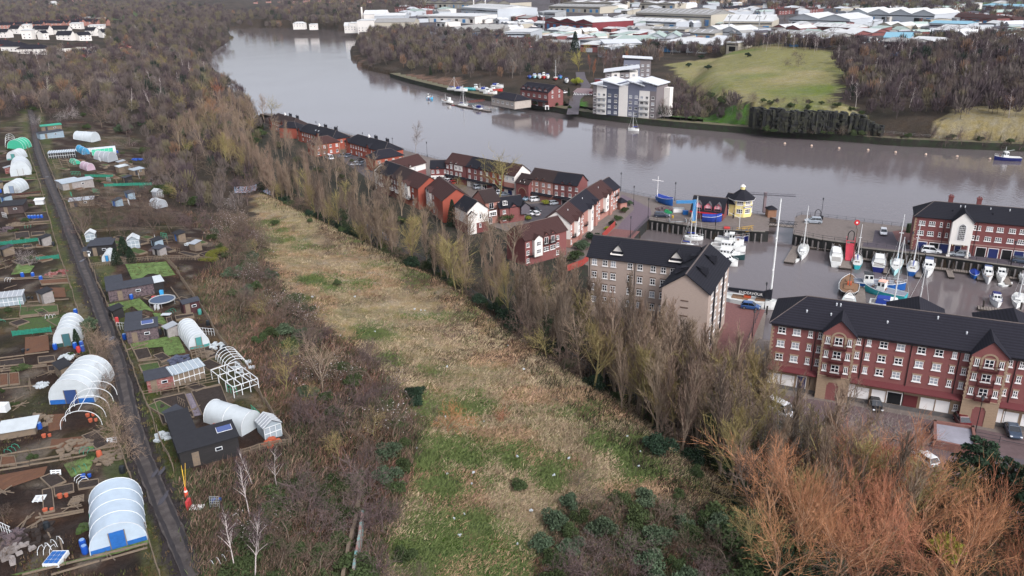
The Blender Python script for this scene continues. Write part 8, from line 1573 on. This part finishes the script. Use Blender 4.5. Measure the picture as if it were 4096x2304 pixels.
# dark thorn trees inside the gardens, hedges
grove([(290,950),(330,880),(480,840),(700,850),(780,900),(760,960),(500,965)],24,3.,[(4,'round','darkb',5,7),(2,'thorn','plum',3,4.5),(1,'round','brown',5,6.5)],'in the dark thicket inside the gardens','in the dark garden thicket')
for x,y,h,l in((468,1058,3.6,'dark clipped cypress left of the three by the black shed'),(500,1022,4.4,'tallest dark cypress beside the greenhouse'),(528,1048,3.4,'dark clipped cypress right of the three by the black shed')): tpx(x,y,'cone','deep',h,l,wide=1.6)
tpx(312,1382,'cone','deep',3,'small dark conifer against the green-based polytunnel',wide=1.2); tpx(355,1330,'bush','bluegreen',3,'leafy grey-green bush at the track beside the polytunnel')
grove([(345,1350),(400,1350),(440,1530),(470,1700),(520,1850),(500,1860),(430,1700),(380,1500)],26,1.3,[(3,'thorn','fawn',1.6,2.6),(1,'thorn','brown',1.6,2.4)],'in the dead hedge along the left side of the track','in the dead hedge by the track')
m=MB(); 
for i in range(9): a=i/8; x=.0+3.6*math.sin(a*2.4); y=-6*a
tp=thing('clipped_hedge','golden-green clipped hedge in a snake shape at the end of the gardens','hedge',G(850,1035)); g=Tr(5)
for i in range(26): a=i/25; g.leaves(Vector((1.6-2.2*math.sin(a*3.),3.4-6.4*a if a<.8 else -1.7-.5*(a-.8),.75)),(.75,.75,.85),150,.08,shell=.9)
for i in range(12): g.leaves(Vector((-1.5+3.2*i/11,-2.2,.5)),(.6,.6,.6),120,.08,shell=.9)
g.C.obj('crown',mat('golden_hedge',C8(104,104,40),.9,2,.2),tp); MB().box(-.2,-.2,-.2,.2,.2,.6).obj('trunk',TIMD,tp)
for x,y,l in((120,1065,'white blossoming shrub on the left plots'),(940,830,'pale blossom shrub near the top of the scrub')): tpx(x,y,'blossom','silver',2.6,l)
pass
grove([(350,540),(560,600),(700,800),(640,840),(420,800),(300,640)],22,3,[(3,'thorn','brown',1.6,3),(1.5,'bush','green',1,1.8),(1,'blossom','plum',2,3)],'among the upper garden plots','among the upper plots')
grove([(-40,600),(90,600),(250,1100),(420,1640),(560,2280),(-60,2300)],44,3,[(3,'bramble','green',.7,1.3),(2,'thorn','brown',1,1.8),(1,'bush','green',.8,1.4)],'on the left-hand garden plots','on the left-hand plots')
grove([(0,470),(100,470),(110,560),(280,520),(420,520),(560,560),(480,480),(250,440),(0,440)],16,4,[(3,'thorn','plum',3,4),(2,'bush','green',2,3),(1,'blossom','silver',3,4)],'at the top hedge of the gardens','at the top garden hedge')
# garden greenery in the estate
for x,y,k,c,h,l in [(1998,792,'round','olive',13,'tall bare olive-twigged tree standing in the estate courtyard'),(1660,632,'birch','silver',14,'weeping silvery birch at the river end of the courtyard'),(1812,905,'cone','deep',8,'dark conifer beside the white gabled house'),(1260,612,'cone','deep',7,'dark conifer before the small red hipped house'),(1455,612,'bush','green',4,'green bush before the long black-roofed block'),(2018,885,'bush','green',4,'round evergreen in the courtyard garden'),(2185,818,'bush','yellowg',2,'yellow-green shrub by the terrace garages'),(2500,850,'bush','green',2,'green shrub in the lane-side gardens'),(2470,880,'bush','green',2,'second green shrub in the lane-side gardens'),(2520,822,'bush','bluegreen',2,'grey-green shrub at the bend of the lane'),(2330,1000,'bush','bluegreen',3.5,'pale green shrub at the near end of the lane terrace'),(2370,965,'bush','deep',3,'dark shrub between terrace and lane'),(2300,1040,'bush','green',3,'green shrub by the red fence near the flats'),(1620,700,'thorn','brown',4,'bare shrub by the courtyard cars'),(1830,770,'thorn','olive',4,'bare shrub in the middle of the courtyard'),(2452,902,'bush','deep',1.8,'dark shrub in the lane-side gardens'),(1500,655,'bush','green',1.6,'clipped hedge by the upper parking court'),(1410,648,'bush','green',1.6,'low hedge among the parked cars'),(2432,922,'bush','yellowg',1.6,'bright low shrub in the lane gardens'),(2110,880,'bush','yellowg',1.6,'bright shrub beside the black 4x4')]:
    tpx(x,y,k,c,h,l,z=0,wide=1.1)
# upper left woodland
MIXL=[(5,'round','brown',7,10),(3,'round','plum',6,9),(2.2,'round','olive',6,9),(2.2,'birch','purple',9,12),(2.,'round','fawn',7,9),(.35,'willow','rust',6,8),(1.2,'round','grey',7,10),(.9,'bush','green',4,6),(.35,'cone','deep',6,8),(.5,'round','palegreen',6,8)]
grove([(330,500),(560,560),(620,780),(780,860),(960,870),(1030,760),(1010,640),(1080,520),(1000,470),(700,480),(420,460)],84,4.2,[(3,'round','brown',6,9),(2,'round','plum',5,8),(.4,'willow','rust',6,8),(3,'bush','green',3,5),(1.5,'bush','bluegreen',3,5),(2,'thorn','brown',4,5),(1,'round','olive',6,8)],'in the wood between the gardens and the river blocks','in the wood above the field')
grove([(-60,470),(0,250),(300,220),(600,230),(800,260),(950,380),(1040,470),(700,480),(300,440)],150,7.2,MIXL,'on the left hillside above the gardens','on the left hillside')
grove([(560,60),(880,120),(890,180),(800,260),(560,225),(420,225),(430,130)],44,11,MIXL[:7]+[(.5,'round','palegreen',6,8)],'on the wooded bluff above the river bend','on the bluff above the river bend')
# peninsula and right bank
MIXP=[(6,'tall','brown',10,13),(3,'tall','grey',10,13),(2,'round','plum',8,11),(1.5,'ivy','brown',9,12),(.8,'cone','deep',7,10)]
grove([(1440,215),(1440,175),(1650,165),(2000,200),(2290,270),(2270,310),(2000,325),(1700,300),(1480,265)],72,8,MIXP,'in the wood on the far river bend','in the wood on the far bend')
grove([(3380,330),(3330,250),(3500,215),(4200,200),(4200,500),(3700,505),(3520,480),(3360,420)],92,7,[(7,'birch','purple',10,13),(3,'tall','brown',9,12),(2,'round','plum',7,10),(.5,'pine','deep',7,9),(.5,'bush','green',3,4)],'in the birch wood right of the green hill','in the birch wood')
grove([(2640,224),(2860,205),(3060,204),(3300,212),(3300,200),(2640,200)],34,7,[(5,'birch','purple',9,12),(1,'tall','brown',8,10)],'in the row along the crest behind the green hill','along the crest behind the green hill')
grove([(2330,310),(2380,255),(2520,262),(2500,305),(2400,330)],14,7,[(3,'tall','plum',10,13),(1,'poplar','rust',10,12)],'behind the grey flats beside the lane','behind the grey flats')
grove([(2650,480),(2640,400),(2700,340),(2850,380),(2960,430),(3000,500),(2800,490)],30,5.5,[(3,'ivy','brown',8,11),(2,'tall','brown',8,11),(2,'bush','green',3,5),(2,'round','plum',6,8)],'between the grey flats and the black wall','between the flats and the black wall')
for i,(x,y) in enumerate([(2805,235),(2755,268),(2832,278),(2990,228),(3170,228),(3205,240),(3140,262),(3195,268)]): tpx(x,y,'bush' if i<4 else 'thorn','deep' if i<4 else 'plum',3.6,'dark bush dotted on the green hill','bushes dotted on the green hill')
grove([(3000,420),(3300,445),(3500,470),(3500,455),(3000,405)],18,3,[(2,'thorn','plum',2,3.5),(1,'bush','green',2,3)],'along the top of the black rocky wall','along the top of the black wall')
grove([(3030,528),(3300,540),(3560,556),(3560,548),(3300,532),(3020,518)],20,3,[(2,'thorn','brown',2,3.5),(2,'bush','green',2,3.5)],'at the foot of the black rocky wall','at the foot of the black wall')
tpx(2300,205,'cone','deep',17,'big dark round-topped conifer beside the industrial offices',wide=1.25); tpx(2315,285,'willow','gold',11,'golden weeping willow behind the boat club road'); tpx(2346,222,'willow','gold',7,'smaller golden bush above the weeping willow'); tpx(2306,342,'bush','yellowg',6,'bright yellow-green tree at the boat club bend'); tpx(2275,385,'cone','deep',5,'dark clipped conifer beside the boat club')
grove([(2090,420),(2150,400),(2290,415),(2280,440),(2150,425)],9,3.4,[(2,'thorn','brown',3,4),(1,'bush','green',2,3)],'along the river path before the boat club','before the boat club')
grove([(3560,560),(3600,505),(4096,520),(4300,560),(4200,600),(3800,590)],14,6,[(2,'thorn','plum',3,5),(1,'bush','green',2,3)],'on the rough bank at the far right','on the far right bank')
def scat(n,poly,mix,lab,grp,d=14): grove(poly,n,d,mix,lab,grp)
MI=[(4,'tall','brown',8,11),(2,'round','plum',7,9),(1,'cone','deep',6,8)]
scat(26,[(1600,60),(2000,60),(2180,140),(2000,150),(1640,150),(1540,130)],MI,'among the factories beyond the bend','among the factories'); scat(24,[(2200,60),(3100,60),(3600,100),(3500,200),(2600,200),(2200,180)],MI,'between the industrial yards','between the industrial yards',24); scat(18,[(3700,130),(4200,130),(4200,200),(3700,200)],MI,'above the birch wood beside the sheds','above the birch wood')
# ---- masses nobody could count -------------------------------------------------
def arr(C): 
    v=np.array(C.v,np.float32); f=np.array([q for q in C.f if len(q)==4],np.int32); return v,f
def mass(name,parts,label=None):
    """parts: list of (verts, quads, material index); one mesh, kind stuff"""
    V=[];F=[];M=[];k=0
    for v,f,m in parts: V.append(v); F.append(f+k); M.append(np.full(len(f),m[1] if isinstance(m,tuple) else m,np.int32)); k+=len(v)
    return np.concatenate(V),np.concatenate(F),np.concatenate(M)
def stuffmesh(name,V,F,M,mats,tint=None):
    me=bpy.data.meshes.new(name); me.vertices.add(len(V)); me.vertices.foreach_set('co',V.astype(np.float32).ravel()); me.loops.add(F.size); me.loops.foreach_set('vertex_index',F.astype(np.int32).ravel())
    me.polygons.add(len(F)); me.polygons.foreach_set('loop_start',np.arange(0,F.size,F.shape[1],dtype=np.int32)); me.polygons.foreach_set('material_index',M)
    if tint is not None: ca=me.color_attributes.new('Tint','FLOAT_COLOR','POINT'); ca.data.foreach_set('color',np.concatenate([tint,np.ones((len(V),1))],1).astype(np.float32).ravel())
    for q in mats: me.materials.append(q)
    me.update(); return tag(mk(name,me),kind='stuff')
LP={}
def lowtree(k):
    if k in LP: return LP[k]
    g=Tr(300+int(k)); H=1.
    for i in range(130 if k<4 else 90):
        a=g.r.random()*6.28; z=.3+.68*g.r.random(); R=.36*math.sqrt(max(0,1-((z-.62)/.4)**2))*g.r.random()**.4
        q=Vector((math.cos(a)*R,math.sin(a)*R,z)); p=q*.72+Vector((0,0,.05)); g.ribbon(p,q+Vector((0,0,.07)),.035)
    g.ribbon(Vector((0,0,-.03)),Vector((0,0,.6)),.03); LP[k]=arr(g.C); return LP[k]
def wood(name,areas,mats):
    V=[];F=[];M=[];k=0
    for poly,n,h0,h1,w in areas:
        P=Gp(poly); xs=[p[0] for p in P]; ys=[p[1] for p in P]; m=n*6; X=RNG.uniform(min(xs),max(xs),m); Y=RNG.uniform(min(ys),max(ys),m); ok=inpoly(X,Y,P); X=X[ok][:n];Y=Y[ok][:n]; Z=hgt(X,Y)
        for x,y,z in zip(X,Y,Z):
            v,f=lowtree(int(RNG.integers(0,5))); h=RNG.uniform(h0,h1); a=RNG.uniform(0,6.28); ca_,sa_=math.cos(a),math.sin(a); ww=h*RNG.uniform(.85,1.25)
            q=np.empty_like(v); q[:,0]=(v[:,0]*ca_-v[:,1]*sa_)*ww+x; q[:,1]=(v[:,0]*sa_+v[:,1]*ca_)*ww+y; q[:,2]=v[:,2]*h+z
            V.append(q);F.append(f+k);k+=len(v); mi=RNG.choice(len(mats),p=w); M.append(np.full(len(f),mi,np.int32))
    return stuffmesh(name,np.concatenate(V),np.concatenate(F),np.concatenate(M),mats)
WM=[mat('far_wood_brown',C8(100,90,85),.95,.1,.2,spec=.1),mat('far_wood_plum',C8(80,69,71),.95,.1,.2,spec=.1),mat('far_wood_olive',C8(106,98,78),.95,.1,.2,spec=.1),mat('far_wood_dark',C8(44,54,46),.95,.1,.2,spec=.1),mat('far_wood_rust',C8(124,98,80),.95,.1,.2,spec=.1)]
w0=[.44,.3,.18,.045,.035]
wood('hillside_wood',[([(-80,470),(0,250),(300,215),(600,222),(800,255),(950,375),(1045,475),(700,485),(300,450)],620,5,9,w0),([(430,130),(560,60),(900,112),(930,170),(820,260),(600,230),(420,225)],420,7,10,w0),([(350,500),(560,560),(620,780),(780,860),(960,870),(1030,760),(1010,640),(1080,520),(900,470)],150,4,7,w0)],WM)
wood('distant_wood',[([(-200,70),(400,40),(1440,30),(1500,100),(1150,112),(900,112),(560,60),(430,110),(-200,118)],1500,9,13,w0),([(-200,20),(1700,15),(1700,45),(-200,60)],900,10,14,w0),([(1440,215),(1440,150),(1650,160),(2000,195),(2290,262),(2270,310),(2000,325),(1700,300),(1480,268)],420,7,11,w0),([(3380,330),(3330,250),(3500,212),(4300,195),(4300,500),(3700,505),(3520,480),(3360,420)],620,6,10,[.3,.5,.1,.04,.06]),([(2600,208),(3400,212),(3500,196),(2560,192)],160,7,10,[.3,.5,.1,.04,.06]),([(1550,150),(1440,140),(1500,120),(2000,150),(2290,190),(2290,250),(2000,195)],260,7,10,w0),([(2200,0),(4300,0),(4300,45),(3600,50),(2200,30)],420,10,14,w0),([(3600,200),(4300,205),(4300,180),(3900,165)],160,7,11,w0),([(2400,225),(2640,215),(2640,250),(2420,262)],80,7,10,w0),([(2640,480),(2640,380),(2720,330),(2860,390),(3000,500)],60,5,8,w0),([(3000,25),(3700,20),(4200,60),(4200,110),(3800,60),(3300,45)],260,8,12,w0)],WM)
# undergrowth and rough grass
def tufts(name,poly,n,hl,wd,cols,per=6,px=True,spread=.35,lean=.5,keep=None,mt=None,green=False):
    P=Gp(poly) if px else poly; xs=[p[0] for p in P]; ys=[p[1] for p in P]; m=int(n*3.5); X=RNG.uniform(min(xs),max(xs),m)
    # denser near the camera where the picture can show single tufts
    u=RNG.uniform(0,1,m); Y=1/(1/min(ys)*(1-u)+1/max(ys)*u); ok=inpoly(X,Y,P)
    if keep is not None: ok&=keep(X,Y)
    X=X[ok][:n];Y=Y[ok][:n]; N=len(X); c=.9*np.array(cols)[RNG.integers(0,len(cols),N)]*RNG.uniform(.7,1.2,(N,1)); dx=RNG.normal(0,1,N)*.3+.5;dy=RNG.normal(0,1,N)*.5
    c=c*(.72+.5*vnoise(X,Y,3.2,61)+.15*vnoise(X,Y,13,62))[:,None]; pk=vnoise(X,Y,6,63)>.62; c[pk]=c[pk]*np.array([1.0,.86,.84])
    if green:
        gm_=np.zeros(N)
        for bx,by,br in BLG: gm_=np.maximum(gm_,1.1-np.hypot(X-bx,(Y-by)/1.3)/br*.95+.9*(vnoise(X,Y,2.5,51)-.5))
        gm_=np.maximum(gm_,(vnoise(X,Y,6,71)-.55)*2.2); gk=RNG.uniform(0,.8,N)<gm_; c[gk]=np.array(C8(96,108,64))*RNG.uniform(.7,1.2,(int(gk.sum()),1))
    X=np.repeat(X,per)+RNG.normal(0,spread,N*per); Y=np.repeat(Y,per)+RNG.normal(0,spread,N*per); c=np.repeat(c,per,0); dx=np.repeat(dx,per)+RNG.normal(0,.6,N*per); dy=np.repeat(dy,per)+RNG.normal(0,.6,N*per); Z=hgt(X,Y); h=hl*RNG.uniform(.5,1.2,N*per); a=RNG.uniform(0,3.14,N*per)
    wx=np.cos(a)*wd/2;wy=np.sin(a)*wd/2; b0=np.stack([X-wx,Y-wy,Z-.05],1);b1=np.stack([X+wx,Y+wy,Z-.05],1); tx=X+dx*h*lean;ty=Y+dy*h*lean; t0=np.stack([tx+wx*.3,ty+wy*.3,Z+h],1);t1=np.stack([tx-wx*.3,ty-wy*.3,Z+h],1)
    V=np.stack([b0,b1,t0,t1],1).reshape(-1,3); F=np.arange(len(V)).reshape(-1,4); return stuffmesh(name,V,F,np.zeros(len(F),np.int32),[mt or TINTM],np.repeat(c,4,0))
TINTM=bpy.data.materials.new('tinted_stalks'); TINTM.use_nodes=True; t=TINTM.node_tree; b=t.nodes['Principled BSDF']; b.inputs['Roughness'].default_value=.95; b.inputs['Specular IOR Level'].default_value=.1; at=t.nodes.new('ShaderNodeAttribute'); at.attribute_name='Tint'; t.links.new(at.outputs['Color'],b.inputs['Base Color'])
FP=[(1040,770),(1180,775),(1300,835),(1400,930),(1560,1010),(1760,1110),(1900,1230),(2060,1350),(2250,1480),(2480,1590),(2640,1710),(2800,1820),(2980,2000),(2960,2180),(2500,2304),(2400,2420),(1480,2420),(1560,2100),(1650,1900),(1680,1720),(1620,1600),(1500,1450),(1330,1330),(1180,1230),(1080,1080),(1020,930)]
cl=lambda *a:[C8(*q) for q in a]
tufts('dry_grass',FP,38000,.26,.13,green=True,lean=1.5,spread=.45,cols=cl((172,152,122),(162,140,114),(182,164,134),(146,124,104),(140,132,96)))
tufts('short_green_grass',FP,6000,.22,.1,cl((96,112,62),(108,120,70),(84,102,52)),keep=lambda X,Y:vnoise(X,Y,7,31)>.62)
SCR=[(740,850),(1000,860),(1060,1050),(1180,1220),(1330,1330),(1500,1450),(1620,1580),(1690,1720),(1640,1900),(1560,2100),(1480,2420),(820,2420),(720,1920),(960,1840),(1180,1780),(1080,1620),(960,1440),(880,1320),(760,1120),(900,1040)]
tufts('scrub_undergrowth',SCR,11000,.75,.12,cl((108,88,78),(124,100,90),(92,80,64),(80,88,60),(146,120,102),(74,82,56)),spread=.5,lean=.7)
tufts('bramble_undergrowth',[(2150,2420),(2140,2180),(2260,2020),(2700,2010),(2960,2080),(3050,1980),(3600,1950),(4300,2250),(4300,2450)],9000,.7,.13,cl((96,78,68),(80,84,60),(116,92,78),(70,78,54)),spread=.5,lean=.6)
tufts('belt_undergrowth',beltpoly(55,430,-14,7),12000,.8,.12,cl((76,62,54),(56,60,42),(96,78,66),(48,54,36)),px=False,spread=.5,lean=.6)
def trkd(X,Y):
    d=np.full(X.shape,1e9)
    for i in range(len(TP)-1):
        a=TP[i];e_=TP[i+1]-a; t_=np.clip(((X-a[0])*e_[0]+(Y-a[1])*e_[1])/(e_@e_),0,1); d=np.minimum(d,np.hypot(X-a[0]-t_*e_[0],Y-a[1]-t_*e_[1]))
    return d
tufts('track_verge_grass',[(100,560),(230,560),(330,850),(440,1150),(560,1480),(700,1850),(850,2420),(610,2420),(500,1850),(400,1450),(300,1150),(200,850)],9000,.28,.09,cl((92,98,58),(128,116,84),(80,86,48),(110,98,72)),keep=lambda X,Y:(trkd(X,Y)>1.3)&(trkd(X,Y)<4),spread=.15)
tufts('plot_weeds',[(-60,560),(110,560),(280,1140),(420,1600),(630,2400),(-200,2420)],9000,.25,.1,cl((70,64,48),(84,88,50),(96,76,62),(110,98,78)),keep=lambda X,Y:vnoise(X,Y,5,41)>.5,spread=.2)
tufts('plot_weeds',[(180,600),(400,640),(560,720),(760,1100),(900,1380),(1160,1770),(720,1880),(540,1500),(400,1150)],6000,.25,.1,cl((70,64,48),(84,88,50),(96,76,62),(110,98,78)),keep=lambda X,Y:vnoise(X,Y,5,43)>.5,spread=.2)
# ---------------------------------------------------------------- thin air
hm_=bpy.data.materials.new('thin_haze'); hm_.use_nodes=True; t=hm_.node_tree; t.nodes.remove(t.nodes['Principled BSDF']); pv=t.nodes.new('ShaderNodeVolumePrincipled'); pv.inputs['Color'].default_value=(.86,.88,.94,1); pv.inputs['Density'].default_value=.000028; pv.inputs['Anisotropy'].default_value=.2
t.links.new(pv.outputs[0],t.nodes['Material Output'].inputs['Volume'])
tag(MB().box(-7000,-40,-11,7000,6400,170).obj('haze',hm_),kind='stuff')
sc.cycles.volume_bounces=1; sc.cycles.volume_max_steps=64
